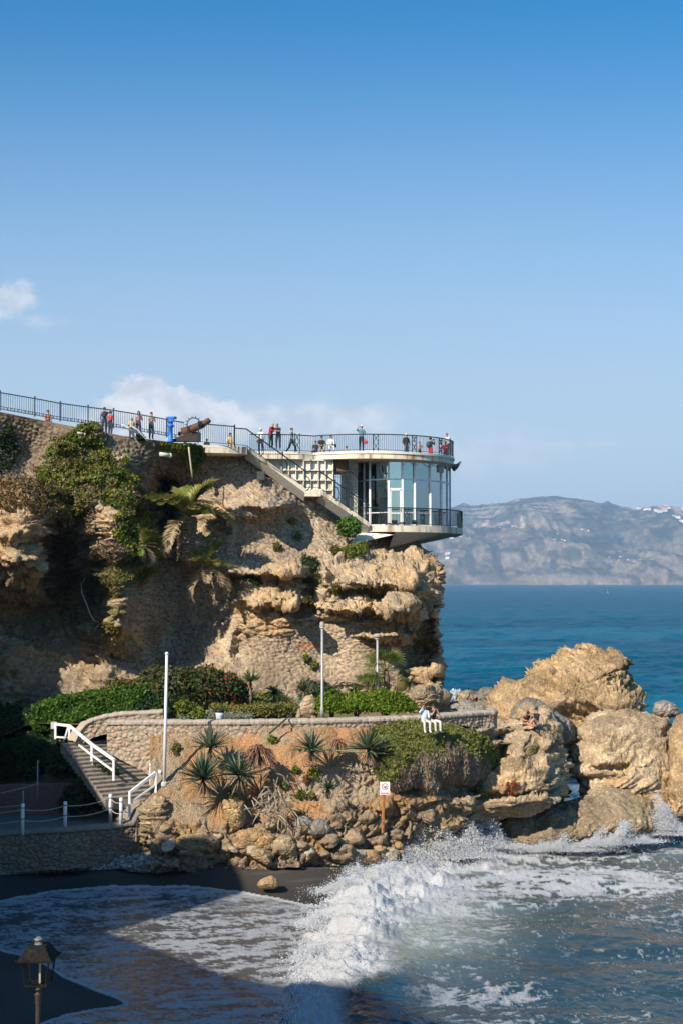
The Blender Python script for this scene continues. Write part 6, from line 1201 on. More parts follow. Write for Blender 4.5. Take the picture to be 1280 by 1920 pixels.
for k, (x, y, D_, r_, n_, c_, lab, dd_) in enumerate([(395,1402,68.9,1.12,95,YC,'blue green yucca just below the garden wall, highest of the left group',10),(381,1462,67.2,1.42,130,YC,'largest spiky yucca with brown skirt, lowest of the left group',34),(449,1455,67.6,1.15,110,YC,'spiky yucca between the largest one and the dead heap',20),(485,1410,68.5,1.0,110,YD,'drooping brown dying yucca below the garden wall',40),(585,1408,68.8,1.05,100,YC,'spiky yucca at the left end of the fallen flower stem',14),(690,1405,69.2,1.12,105,YC,'spiky yucca touching the trailing shrub',26),(615,1478,67.9,.52,60,YC,'small yucca alone on the rubble patch',26),(636,1392,69.6,.55,36,YD,'withered tan yucca stump between the two right yuccas',10)]):
    rosette(lab, at(x, y, D_-.95), r_*1.22, n_, c_, 200+k, dead=dd_, group='yuccas on the bank', droop=.12 if c_ is YC else .9)
rs = np.random.RandomState(215); bl = []; e = empty('dead_yucca_heap', at(515, 1505, 66.6)); tag(e, 'heap of bleached curling dead yucca leaves', 'dead plant')
for k in range(170):
    a = rs.rand()*6.28; c0_ = np.array([rs.randn()*.45, -.1-rs.rand()*.5, rs.randn()*.5]); d = np.array([math.cos(a), -.2*rs.rand(), math.sin(a)]); t = np.linspace(0, 1, 5); pts = c0_+d[None]*t[:, None]*rs.uniform(.3, .6); pts[:, 2] -= .25*t**2; pts[:, 1] -= .15*np.sin(t*3); bl.append((pts, np.array([.6, 1, 1, .8, .1])*.026, np.cross(d, [0, 1, 0])))
blade_mesh('curled_leaves', bl, e, lambda i: np.array([.42, .34, .25])*(.6+.7*rs.rand()))
o = MB().tube([at(560, 1408, 67.6), at(600, 1406, 67.6), at(650, 1409, 68), at(720, 1413, 68.2), at(738, 1416, 68.4)], [.05, .045, .04, .035, .02], 6).build('fallen_flower_stem', pm('stem_green', (.24, .26, .12), .8), smooth=True); tag(o, 'long pale fallen yucca flower stem spanning two yuccas', 'stem')
o = MB().tube([at(505, 1376, 69.4), at(530, 1354, 69.5), at(552, 1334, 72), at(577, 1312, 74)], [.05, .045, .04, .03], 6).build('dry_flower_stem', pm('stem_dark', (.05, .04, .03), .9), smooth=True); tag(o, 'dark dry stem slanting over the garden wall to the rubble pillar', 'stem')
# garden rosettes
rosette('pale green dragon yucca on a leaning trunk beside the red flowers', at(470, 1278, 77.5), .85, 95, [(.13,.19,.05),(.18,.23,.07),(.22,.26,.10)], 230, tilt=(0, -.2, .25), dead=8, trunk=1.1, droop=.05)
rosette('dark sago palm with flat arching leaves behind the grass', at(515, 1300, 78.5), 1.0, 46, [(.02,.05,.02),(.04,.08,.03)], 231, tilt=(0, -.2, .1), dead=0, trunk=.6, width=.05, droop=.45, name='sago_palm', cat='palm', group='sago palms')
rosette('thin flax plant with upright leaves above the rubble pillar', at(570, 1298, 79), .95, 34, [(.10,.14,.04),(.16,.19,.06)], 232, tilt=(0, 0, .8), dead=6, trunk=0, droop=.1, name='flax_plant', cat='plant')
rosette('dark sago palm at the left foot of the fan palm', at(665, 1300, 78.5), .85, 46, [(.02,.06,.02),(.05,.10,.03)], 233, tilt=(0, -.2, .1), dead=0, trunk=.5, width=.05, droop=.4, name='sago_palm', cat='palm', group='sago palms')
# fan palm
def fan_palm(label, c, h, r, nf, seed):
    rs = np.random.RandomState(seed); e = empty('fan_palm', c); tag(e, label, 'palm'); m = MB(); m.tube([(0, 0, -.2), (.03, 0, h*.5), (0, 0, h)], [.22, .19, .15], 10); m.build('trunk', pm('palm_trunk', (.16, .11, .07), .95, nscale=10, namt=.5, bump=.8, bscale=20), e)
    for k in range(nf):
        a = rs.rand()*6.28; el = rs.uniform(-.5, 1.3); d = np.array([math.cos(a)*math.cos(el), math.sin(a)*math.cos(el)*.7-.15, math.sin(el)]); d /= np.linalg.norm(d); hub = np.array([0, 0, h])+d*r*.5; hub[2] -= .08; up_ = np.cross(d, [rs.randn()*.2, rs.randn()*.2, 1.]); up_ /= np.linalg.norm(up_); bl = [(np.array([[0, 0, h], hub]), np.array([.02, .015]), np.cross(d, up_))]
        for j in range(15):
            b_ = R(-80+160*j/14); dd = d*math.cos(b_)+up_*math.sin(b_); t = np.array([0, .5, 1.]); pts = hub+dd[None]*t[:, None]*r*.55; pts[:, 2] -= .18*r*t**2; bl.append((pts, np.array([.012, .03, .004]), np.cross(dd, np.cross(d, up_))))
        base = np.array([(.10,.15,.025),(.15,.19,.04),(.19,.20,.05)][k % 3]) if el > -.2 else np.array([.24, .19, .07]); blade_mesh('fan_leaf', bl, e, lambda i: base*(.8+.4*rs.rand()))
    return e
p = at(724, 1300, 79.6); fan_palm('yellow green fan palm behind the second lamp post', (p[0], p[1], 6.8), 2.25, 1.75, 30, 240)
p = at(690, 1310, 79.2); fan_palm('lower fan palm leaning left against the taller one', (p[0], p[1], 6.8), 1.25, 1.35, 18, 241)
p = at(640, 1315, 80.5); fan_palm('small bushy fan palm right of the first lamp post', (p[0], p[1], 6.8), .5, .8, 10, 242)
# date palms on the cliff
def date_palm(label, c, h, r, nf, seed, dead=8, trunk_r=.5, cols=((.15,.19,.035),(.23,.25,.05),(.32,.28,.09)), lean=(0, 0), emin=-.5, azr=(0, 6.28)):
    rs = np.random.RandomState(seed); e = empty('date_palm', c); tag(e, label, 'palm tree')
    if h > 0:
        n_ = 40; s_ = 26; tt, aa = np.meshgrid(np.linspace(0, 1, n_), np.linspace(0, 2*math.pi, s_, endpoint=False), indexing='ij'); k_ = ((tt*13+(np.round(aa/(2*math.pi)*s_)/s_*2) % 1) % 1); rad = trunk_r*(.85+.25*tt-.35*(tt > .93)*(tt-.93)/.07)*(1+.16*(k_-.5)+.06*np.sin(aa*9))
        P_ = np.stack([rad*np.cos(aa)+lean[0]*tt*h, rad*np.sin(aa)+lean[1]*tt*h, -.4+tt*(h+.5)], -1); P_ = P_+(rs.randn(n_, s_, 1)*.02); fr_ = gfaces(n_, s_+1); fr_ = np.where(fr_ % (s_+1) == s_, fr_-s_, fr_); fr_ = fr_-fr_//(s_+1); cl = mix((.10, .075, .05), (.30, .23, .16), np.clip(k_+rs.randn(n_, s_)*.2, 0, 1)); fast_mesh('trunk', P_, fr_.astype(int), M_MASON, parent=e, smooth=False, attrs={'col': cl.reshape(-1, 3)})
    top_ = np.array([lean[0]*h, lean[1]*h, h])
    def frond(a, el, L_, base, nm):
        n_ = 16; t = np.linspace(0, 1, n_); d = np.array([math.cos(a), math.sin(a), 0]); pos = [np.zeros(3)]; e0 = el
        for i in range(n_-1): ang = e0-1.32*t[i]**1.4; pos.append(pos[-1]+(d*math.cos(ang)+np.array([0, 0, 1])*math.sin(ang))*L_/(n_-1))
        pos = top_+np.array(pos); tan = np.gradient(pos, axis=0); tan /= np.linalg.norm(tan, axis=1, keepdims=True); sd_ = np.cross(d, [0, 0, 1.]); bl = [(pos, np.linspace(.035, .008, n_), sd_)]
        nl = int(26*L_/2.2)
        for j in range(nl):
            u_ = .14+.84*j/nl; i = min(int(u_*(n_-1)), n_-2); f_ = u_*(n_-1)-i; p0 = pos[i]*(1-f_)+pos[i+1]*f_; l_ = .50*L_/2.2*(math.sin(math.pi*min(1, u_*.9+.12))**.6)+.08
            for s_ in (-1, 1):
                upv = np.cross(sd_, tan[i]); upv = upv if upv[2] > 0 else -upv; dd = tan[i]*.75+sd_*s_*.65+upv*.28+rs.randn(3)*.10; dd /= np.linalg.norm(dd); pts = np.array([p0, p0+dd*l_*.55, p0+dd*l_-np.array([0, 0, .10*l_])]); bl.append((pts, np.array([.030, .034, .006]), np.cross(dd, upv)))
        blade_mesh(nm, bl, e, lambda i: base*(.7+.6*rs.rand()))
    for k in range(nf):
        a = azr[0]+(azr[1]-azr[0])*((k*.618) % 1)+rs.randn()*.12; el = emin+(1.45-emin)*(((k*.381) % 1)**.8); frond(a, el, r*rs.uniform(.8, 1.08), np.array(cols[k % len(cols)]), 'frond')
    for k in range(dead):
        a = azr[0]+(azr[1]-azr[0])*rs.rand(); frond(a, rs.uniform(-.7, .25), r*rs.uniform(.75, 1.05), np.array((.42, .32, .19)), 'dead_frond')
    return e
c1_ = at(347, 1038, 86.6); t1_ = at(356, 968, 86.2)
date_palm('large date palm with pineapple trunk and arching fronds in front of the dark cliff alcove', (c1_[0], c1_[1], c1_[2]), 2.15, 3.2, 54, 301, dead=5, trunk_r=.55, lean=(.10, -.1), emin=.35)
c2_ = at(388, 1078, 86.6); date_palm('small low palm sprouting below the large palm', c2_, .3, 2.5, 16, 302, dead=9, trunk_r=.22, emin=.3)
c3_ = at(268, 1040, 83.9); date_palm('small dusty palm at the left of the dark alcove', c3_, .5, 1.6, 12, 303, dead=8, trunk_r=.2, emin=0.0, azr=(-1.6, 1.2))
# hanging dead tree stem left of the upper masonry and pale round stone
o = boulder(9, 3); o.name = 'white_stone'; o.location = at(188, 952, 84.0); o.scale = (.25, .22, .26); tag(o, 'round white stone on the ledge at the lower edge of the ivy', 'stone')
# ================================================================ people
BONES = [('pelvis','spine'),('spine','chest'),('chest','neck'),('neck','head'),('head','crown')]
LIMB = [('chest','sh'),('sh','el'),('el','wr'),('wr','pa'),('pelvis','hip'),('hip','kn'),('kn','an'),('an','to')]
RAD = dict(pelvis=(.175,.13), spine=(.155,.115), chest=(.18,.13), neck=(.055,.055), head=(.078,.09), crown=(.07,.08), sh=(.080,.080), el=(.052,.052), wr=(.032,.032), pa=(.034,.02), hip=(.11,.11), kn=(.074,.074), an=(.055,.055), to=(.038,.026))
STAND = dict(pelvis=(0,0,.95), spine=(0,0,1.13), chest=(0,0,1.33), neck=(0,-.01,1.49), head=(0,-.03,1.59), crown=(0,-.02,1.66),
 shL=(.18,0,1.40), elL=(.23,.03,1.12), wrL=(.22,-.06,.88), paL=(.215,-.08,.80), shR=(-.18,0,1.40), elR=(-.23,.03,1.12), wrR=(-.22,-.06,.88), paR=(-.215,-.08,.80),
 hipL=(.095,0,.90), knL=(.11,-.03,.50), anL=(.11,.02,.09), toL=(.12,-.13,.04), hipR=(-.095,0,.90), knR=(-.11,-.03,.50), anR=(-.11,.02,.09), toR=(-.12,-.13,.04))
def pose(**k): d = dict(STAND); d.update(k); return d
def sh_(d, dz, keys): return {k: (d[k][0], d[k][1], d[k][2]+dz) for k in keys}
UP = ['pelvis','spine','chest','neck','head','crown','shL','elL','wrL','paL','shR','elR','wrR','paR','hipL','hipR']
LEANF = pose(chest=(0,-.10,1.30), neck=(0,-.16,1.44), head=(0,-.21,1.53), crown=(0,-.22,1.60), shL=(.18,-.10,1.36), shR=(-.18,-.10,1.36), elL=(.22,-.33,1.14), elR=(-.22,-.33,1.14), wrL=(.04,-.42,1.16), wrR=(-.04,-.44,1.18), paL=(-.04,-.44,1.16), paR=(.04,-.46,1.18))
PHOTO = pose(elL=(.27,-.16,1.20), elR=(-.27,-.16,1.20), wrL=(.10,-.30,1.48), wrR=(-.10,-.30,1.48), paL=(.06,-.31,1.56), paR=(-.06,-.31,1.56))
HANDUP = pose(elR=(-.34,-.08,1.38), wrR=(-.20,-.12,1.60), paR=(-.14,-.12,1.68), elL=(.26,-.06,1.14), wrL=(.12,-.22,1.10), paL=(.06,-.26,1.10))
PHONE = pose(elL=(.22,-.10,1.14), wrL=(.08,-.28,1.30), paL=(.04,-.32,1.36), elR=(-.22,-.06,1.12), wrR=(-.08,-.24,1.18), paR=(-.02,-.28,1.22))
WALK = pose(knL=(.10,-.22,.52), anL=(.10,-.30,.12), toL=(.10,-.44,.09), knR=(-.10,.10,.50), anR=(-.10,.38,.16), toR=(-.10,.30,.04), elL=(.23,.12,1.14), wrL=(.20,.12,.90), paL=(.2,.1,.82), elR=(-.23,-.08,1.14), wrR=(-.2,-.24,.96), paR=(-.19,-.3,.9))
def seated(h=.45, legdown=True, arms='knees', knee=(.14, -.45)):
    d = dict(STAND); dz = h+.10-.95; d.update(sh_(STAND, dz, UP)); kz = h+.06
    for s, q in (('L', 1), ('R', -1)):
        d['hip'+s] = (q*.095, 0, h+.08); d['kn'+s] = (q*knee[0], knee[1], kz+.02); d['an'+s] = (q*.13, knee[1]-.02, .09 if legdown else kz-.42); d['to'+s] = (q*.14, knee[1]-.18, .04 if legdown else kz-.47)
        if arms == 'knees': d['el'+s] = (q*.22, -.10, h+.28); d['wr'+s] = (q*.10, -.30, h+.22); d['pa'+s] = (q*.04, -.36, h+.22)
        if arms == 'face': d['el'+s] = (q*.22, -.22, h+.38); d['wr'+s] = (q*.07, -.26, h+.62); d['pa'+s] = (q*.03, -.25, h+.70)
    return d
SEAT = seated()
SEATL = pose(**{**seated(.0), })
def recline():
    d = seated(.0); kz = .30
    d.update(knL=(.13, -.38, .34), anL=(.13, -.62, .08), toL=(.13, -.76, .06), knR=(-.10, -.45, .16), anR=(-.10, -.82, .07), toR=(-.10, -.92, .16), elL=(.30, .12, .36), wrL=(.32, .18, .10), paL=(.32, .12, .05), elR=(-.22, -.12, .34), wrR=(-.12, -.32, .30), paR=(-.10, -.38, .32)); return d
def person(name_lab, px, py_top, D, pz, rz=0, skin=(.46, .27, .18), shirt=(.4, .4, .4), trousers=(.05, .06, .09), hair=(.05, .03, .02), sleeves=1.0, legs=1.0, shoes=(.08, .08, .08), longhair=False, hat=None, scale=1.0, extra=None, cat='person', group=None, ground=None, dress=False):
    ztop_ = float(at(px, py_top, D)[2]); hp_ = (pz['crown'][2]+.09)*scale; base = at(px, py_top, D); base[2] = ztop_-hp_ if ground is None else ground
    e = empty('person', base, rz); e.scale = (scale,)*3; tag(e, name_lab, cat, group); jn = {}; vs = []; es = []; rd = []; own = []
    def J(k, p=None, r=None):
        if k not in jn: jn[k] = len(vs); vs.append(p if p is not None else pz[k]); rd.append(r or RAD[k[:-1] if k[-1] in 'LR' and k not in RAD else k])
        return jn[k]
    for a, b_ in BONES: es.append((J(a), J(b_)))
    for s in 'LR':
        for a, b_ in LIMB: A_ = a if a in RAD and a in ('pelvis', 'chest') else a+s; es.append((J(A_), J(b_+s)))
        w_ = Vector(pz['wr'+s]); pa = Vector(pz['pa'+s]); d = (pa-w_).normalized(); side = d.cross(Vector((0, 1, .3))).normalized(); q = 1 if s == 'L' else -1
        for f_, off_ in enumerate((-.030, -.010, .010, .030)):
            L_ = (.060, .072, .068, .052)[f_]; p1 = pa+side*off_+d*.035; p2 = p1+(d*.7+Vector((0, -.35, -.45))*.5).normalized()*L_*.6; p3 = p2+(d*.3+Vector((0, -.3, -.8))).normalized()*L_*.4
            i1 = J('f1%d%s' % (f_, s), tuple(p1), (.010, .010)); i2 = J('f2%d%s' % (f_, s), tuple(p2), (.009, .009)); es.append((jn['pa'+s], i1)); es.append((i1, i2))
        t1 = w_+d*.03+side*-.035*q; t2 = t1+(d*.6-side*q).normalized()*.045; i1 = J('t1'+s, tuple(t1), (.012, .012)); i2 = J('t2'+s, tuple(t2), (.010, .010)); es.append((jn['wr'+s], i1)); es.append((i1, i2))
    me = bpy.data.meshes.new('body'); me.from_pydata([tuple(v) for v in vs], es, []); o = bpy.data.objects.new('body', me); link(o)
    sk = o.modifiers.new('skin', 'SKIN'); sk.use_smooth_shade = True; sk.branch_smoothing = .4
    for i, r_ in enumerate(rd): me.skin_vertices[0].data[i].radius = r_; me.skin_vertices[0].data[i].use_root = (i == 0)
    ss = o.modifiers.new('sub', 'SUBSURF'); ss.levels = 1; ss.render_levels = 1
    dg = bpy.context.evaluated_depsgraph_get(); nm = bpy.data.meshes.new_from_object(o.evaluated_get(dg)); o.modifiers.clear(); old = o.data; o.data = nm; bpy.data.meshes.remove(old); nm.name = 'body'
    nm.materials.clear()
    for c_, t_ in ((skin, 'skin'), (shirt, 'cloth'), (trousers, 'cloth'), (shoes, 'shoe')): nm.materials.append(pm('%s_%s' % (t_, '_'.join('%02d' % int(x*99) for x in c_)), c_, .8 if t_ != 'skin' else .55, nscale=6, namt=.12))
    ctr = np.zeros(len(nm.polygons)*3); nm.polygons.foreach_get('center', ctr); ctr = ctr.reshape(-1, 3); best = np.full(len(ctr), 9.); lab = np.zeros(len(ctr), int)
    segs = [(a, b_, m_) for a, b_, m_ in (('pelvis', 'spine', 1), ('spine', 'chest', 1), ('chest', 'neck', 1), ('neck', 'head', 0), ('head', 'crown', 0))]
    for s in 'LR': segs += [('chest', 'sh'+s, 1), ('sh'+s, 'el'+s, 10), ('el'+s, 'wr'+s, 11), ('wr'+s, 'pa'+s, 0), ('pelvis', 'hip'+s, 2), ('hip'+s, 'kn'+s, 12), ('kn'+s, 'an'+s, 13), ('an'+s, 'to'+s, 3)]
    for a, b_, m_ in segs:
        A_ = np.array(pz[a]); B_ = np.array(pz[b_]); ab = B_-A_; t = np.clip(((ctr-A_)@ab)/(ab@ab+1e-9), 0, 1); dd = np.linalg.norm(ctr-A_-t[:, None]*ab, axis=1)-.03*(m_ in (1, 2))
        if m_ == 10: mm_ = np.where(t < max(sleeves*2, .25), 1, 0)
        elif m_ == 11: mm_ = np.where(sleeves > .5, np.where(t < (sleeves-.5)*2*.97, 1, 0), 0)
        elif m_ == 12: mm_ = np.where(t < max(legs*2, .3), 2, 0)
        elif m_ == 13: mm_ = np.where(legs > .5, np.where(t < (legs-.5)*2*.97, 2, 0), 0)
        else: mm_ = np.full(len(ctr), m_)
        if (a, b_) == ('chest', 'neck'): mm_ = np.where(t > .8, 0, 1)
        if (a, b_) == ('pelvis', 'spine'): mm_ = np.where(t < .25, 2, 1)
        q = dd < best; best = np.where(q, dd, best); lab = np.where(q, mm_, lab)
    nm.polygons.foreach_set('material_index', lab.astype(np.int32)); nm.polygons.foreach_set('use_smooth', [True]*len(lab)); o.parent = e
    # hair, face
    hd_ = Vector(pz['head']); cr_ = Vector(pz['crown']); c = hd_.lerp(cr_, .65)
    m = MB(); m.ball((c.x, c.y+.022, c.z+.022), (.092, .100, .098), 12, 8); 
    if longhair: m.ball((c.x, c.y+.055, c.z-.10), (.10, .07, .18), 10, 8)
    m.build('hair', pm('hair_%s' % '_'.join('%02d' % int(x*99) for x in hair), hair, .7, nscale=30, namt=.4), e, True)
    m = MB(); m.ball((hd_.x, hd_.y-.095, hd_.z+.025), (.014, .022, .020), 6, 5); nmat = pm('%s_%s' % ('skin', '_'.join('%02d' % int(x*99) for x in skin)), skin, .55); m.build('nose', nmat, e, True)
    for q in (-1, 1):
        m = MB(); m.ball((hd_.x+q*.033, hd_.y-.083, hd_.z+.05), (.013, .008, .008), 6, 4); m.build('eye', pm('eye_dark', (.02, .015, .01), .3), e)
        m = MB(); m.ball((hd_.x+q*.082, hd_.y+.005, hd_.z+.03), (.012, .022, .032), 6, 5); m.build('ear', nmat, e, True)
    m = MB(); m.box((hd_.x, hd_.y-.084, hd_.z-.015), (.045, .01, .010)); m.build('mouth', pm('lip', (.28, .10, .08), .5), e)
    if hat:
        m = MB(); m.ball((c.x, c.y+.01, c.z+.045), (.105, .112, .085), 12, 6)
        if hat[1]: m.box((c.x, c.y-.14, c.z+.045), (.16, .12, .018), rx=.15)
        m.build('hat', pm('hat_%s' % '_'.join('%02d' % int(x*99) for x in hat[0]), hat[0], .7), e, True)
    if dress:
        m = MB(); m.lathe((0, 0, pz['pelvis'][2]-.42), [(.30, 0), (.24, .25), (.17, .5)], 14); m.build('skirt', pm('cloth_%s' % '_'.join('%02d' % int(x*99) for x in shirt), shirt, .8), e, True)
    return e
def carried(name, lab, cat, e, loc, build, scale=1.0):
    """something the person carries: a thing of its own at its real place"""
    M_ = Matrix.Translation(e.location) @ Matrix.Rotation(e.rotation_euler.z, 4, 'Z'); p = M_ @ (Vector(loc)*e.scale[0]); r = empty(name, p, e.rotation_euler.z); tag(r, lab, cat); build(r); return r
def backpack(col):
    def f(r):
        m = MB(); m.ball((0, .10, 0), (.16, .11, .23), 12, 8); m.build('bag', pm('bag_%s' % '_'.join('%02d' % int(x*99) for x in col), col, .8), r, True); m = MB(); m.ball((0, .20, -.07), (.11, .05, .10), 10, 6); m.build('pocket', pm('bag_%s' % '_'.join('%02d' % int(x*99) for x in col), col), r, True)
        for q in (-1, 1): m = MB(); m.tube([(q*.1, .04, .2), (q*.12, -.12, .2), (q*.13, -.16, .05), (q*.1, .02, -.15)], .018, 5); m.build('strap', M_IRONB, r)
    return f
def handbag(col):
    def f(r):
        m = MB(); m.ball((0, 0, -.12), (.14, .07, .13), 10, 7); m.build('bag', pm('bag_%s' % '_'.join('%02d' % int(x*99) for x in col), col, .6), r, True); m = MB(); m.tube([(-.08, 0, -.03), (-.05, 0, .10), (.05, 0, .10), (.08, 0, -.03)], .012, 5); m.build('strap', pm('bag_%s' % '_'.join('%02d' % int(x*99) for x in col), col), r)
    return f
def camera_(r):
    m = MB(); m.box((0, 0, 0), (.14, .06, .09)); m.build('camera_body', M_IRONB, r); m = MB(); m.bar((0, -.03, 0), (0, -.12, 0), .035, 10); m.build('lens', M_IRONB, r)
def phone_(r): m = MB(); m.box((0, 0, 0), (.08, .012, .15)); m.build('screen', M_IRONB, r); m = MB(); m.box((0, .01, 0), (.084, .008, .154)); m.build('case', pm('phone_case', (.3, .3, .32), .4), r)
Gp = 'people on the promenade and terrace'
PI_ = math.pi
a = person('person in grey shirt and dark backpack with one arm raised at the promenade railing', 196, 763, 88.6, pose(elR=(-.36, -.1, 1.42), wrR=(-.50, -.2, 1.50), paR=(-.56, -.24, 1.52)), PI_+.2, shirt=(.16, .18, .24), hair=(.05, .03, .02)); carried('backpack', 'dark backpack worn by the person with a raised arm', 'backpack', a, (0, .10, 1.25), backpack((.03, .03, .03)))
person('person in a red top pressed against the backpacker at the railing', 207, 770, 88.3, PHONE, PI_-.6, shirt=(.45, .06, .07), hair=(.10, .05, .03), scale=.93)
person('dark haired person only just showing above the wall far left of the backpacker', 90, 768, 88.6, seated(.3), .4, shirt=(.5, .2, .12), hair=(.06, .03, .02))
person('short person with straw blond hair and cream top behind the flying gull', 247, 782, 88.6, STAND, .3, shirt=(.60, .52, .32), hair=(.50, .36, .16), scale=.86, longhair=True)
person('curly auburn haired person in a pink striped top at the promenade railing', 260, 770, 88.4, PHONE, .5, shirt=(.55, .28, .34), hair=(.14, .05, .025), trousers=(.03, .03, .05), longhair=True)
person('dark haired person with pale top eating, nearest the blue telescope', 284, 772, 88.4, PHONE, .7, shirt=(.50, .40, .36), hair=(.04, .025, .02), sleeves=.2)
person('crouched person whose brown head shows above the deck edge right of the cannon', 388, 822, 89.0, seated(.2), .3, shirt=(.50, .33, .12), hair=(.10, .05, .025), scale=.8)
person('long dark haired person in a yellow top sitting before the stair head', 432, 811, 89.6, seated(.35), .4, shirt=(.65, .50, .22), trousers=(.55, .45, .3), hair=(.03, .02, .015), longhair=True)
person('white haired person in a white shirt behind the top of the stairs', 489, 802, 92.6, STAND, -.2, shirt=(.75, .75, .73), trousers=(.05, .07, .12), hair=(.62, .58, .48), sleeves=.4)
person('blond person in a crimson jumper leaning on the terrace railing', 508, 793, 92.0, LEANF, .75, shirt=(.42, .015, .06), trousers=(.04, .045, .04), hair=(.42, .28, .14))
person('grey haired person in black bending over the railing beside the crimson jumper', 522, 794, 92.0, LEANF, -.35, shirt=(.02, .02, .03), trousers=(.03, .04, .06), hair=(.22, .20, .19), sleeves=.45)
person('dark curly haired person in a grey top walking left of the crossed railing panel', 547, 802, 93.2, WALK, 1.2, shirt=(.20, .21, .23), trousers=(.05, .06, .08), hair=(.03, .02, .02))
person('dark haired person in black shirt and bare legs sitting on the terrace rim', 603, 817, 94.6, seated(.35), .1, shirt=(.02, .02, .025), trousers=(.03, .03, .04), legs=.3, sleeves=.4, hair=(.03, .02, .02))
person('half hidden person in dark clothes behind the bare legged sitter', 592, 826, 95.2, seated(.25), -.3, shirt=(.03, .03, .035), hair=(.04, .025, .02), scale=.9)
a = person('long black haired person in a white dress sitting on the terrace rim', 620, 815, 94.4, seated(.35), .15, shirt=(.78, .78, .76), trousers=(.76, .76, .74), hair=(.02, .015, .015), longhair=True); carried('handbag', 'black shoulder bag beside the person in the white dress', 'bag', a, (.26, -.05, .62), handbag((.02, .02, .02)))
person('dark haired person far back with only the head above the deck', 649, 836, 99.5, seated(.25), 0, shirt=(.4, .3, .2), hair=(.03, .02, .02), scale=.9)
a = person('person in white sun visor and teal jacket shading the face with one hand', 677, 797, 93.2, HANDUP, .15, shirt=(.10, .22, .26), trousers=(.015, .015, .02), hair=(.05, .03, .02), hat=((.72, .70, .68), True)); carried('handbag', 'coral red bag hanging beside the person with the sun visor', 'bag', a, (.28, -.05, .75), handbag((.62, .06, .05)))
a = person('pale haired person in black jacket walking with a daypack right of the terrace centre', 761, 812, 95.2, pose(elL=(.25, -.05, 1.1), wrL=(.15, -.2, .95)), .7, shirt=(.03, .03, .035), trousers=(.06, .10, .20), hair=(.60, .52, .36)); carried('backpack', 'charcoal daypack on the pale haired walker', 'backpack', a, (0, .10, 1.25), backpack((.05, .05, .06)))
person('small bare shouldered person with dark hair beside the second crossed panel', 786, 828, 95.8, PHONE, .8, shirt=(.50, .24, .16), trousers=(.03, .05, .05), hair=(.04, .025, .02), scale=.72, sleeves=.1)
a = person('person in black with red shorts holding a camera to the face', 806, 820, 97.2, PHOTO, PI_-.9, shirt=(.025, .025, .03), trousers=(.65, .03, .02), hair=(.02, .015, .015), legs=.5, hat=((.02, .02, .025), False), scale=.95); carried('camera', 'black camera held up by the person in red shorts', 'camera', a, (0, -.30, 1.60), camera_); carried('backpack', 'grey backpack on the person in red shorts', 'backpack', a, (0, .10, 1.22), backpack((.06, .07, .07)))
person('blond person in a dark red top sitting at the far right end of the terrace', 834, 827, 98.6, PHONE, .4, shirt=(.38, .01, .05), trousers=(.05, .02, .03), hair=(.45, .30, .22), scale=.88, longhair=True)
person('person in white collar and black coat leaning over the far right rail', 841, 812, 98.4, LEANF, -.9, shirt=(.55, .60, .60), trousers=(.03, .035, .04), hair=(.16, .13, .11), scale=1.0)
a = person('person in pale blue shirt and white trousers seated on the garden wall, legs dangling', 795, 1311, 68.9, {**seated(.45, True, 'knees'), 'elR': (-.28, -.12, .95), 'wrR': (-.14, -.14, 1.18), 'paR': (-.10, -.14, 1.25)}, .25, shirt=(.55, .62, .70), trousers=(.58, .56, .50), hair=(.03, .02, .015), ground=7.26-.47, shoes=(.6, .6, .6)); e_ = a
a = person('person in black top and white trousers seated on the garden wall with a camera', 803, 1311, 68.9, seated(.45, True, 'face'), .45, shirt=(.02, .02, .03), trousers=(.56, .54, .48), hair=(.03, .02, .015), sleeves=.3, ground=7.26-.47, shoes=(.10, .14, .22)); a.location.x += .22; carried('camera', 'small dark camera held by the seated person in the black top', 'camera', a, (0, -.26, 1.22), camera_)
person('dark haired sunbather bending forward on the left of the rock ledge', 984, 1333, 75.0, {**recline(), 'chest': (0, -.12, .42), 'neck': (0, -.2, .56), 'head': (0, -.26, .64), 'crown': (0, -.28, .71), 'shL': (.18, -.14, .50), 'shR': (-.18, -.14, .50)}, .5, skin=(.42, .22, .14), shirt=(.10, .02, .02), trousers=(.10, .02, .02), sleeves=.0, legs=.15, hair=(.02, .012, .01), shoes=(.42, .22, .14), longhair=True)
person('sunbather in a black swimsuit top sitting upright with legs stretched on the rock', 1005, 1327, 75.0, recline(), -.9, skin=(.48, .27, .18), shirt=(.015, .015, .02), trousers=(.55, .50, .48), sleeves=.0, legs=.2, hair=(.02, .012, .01), shoes=(.48, .27, .18))
p = at(992, 1357, 74.95); m = MB(); rs = np.random.RandomState(3)
vs = [(x*.55, y*.45, .03*math.sin(x*9)+.02*math.cos(y*7)) for y in np.linspace(-.8, .8, 8) for x in np.linspace(-1, 1, 12)]; m.add(vs+[(v[0], v[1], v[2]-.03) for v in vs], [(j*12+i, j*12+i+1, (j+1)*12+i+1, (j+1)*12+i) for j in range(7) for i in range(11)]+[(96+(j+1)*12+i, 96+(j+1)*12+i+1, 96+j*12+i+1, 96+j*12+i) for j in range(7) for i in range(11)])
o = m.build('beach_towel', pm('towel', (.62, .48, .42), .95), smooth=True); o.location = p; tag(o, 'pale pink towel under the two sunbathers', 'towel')
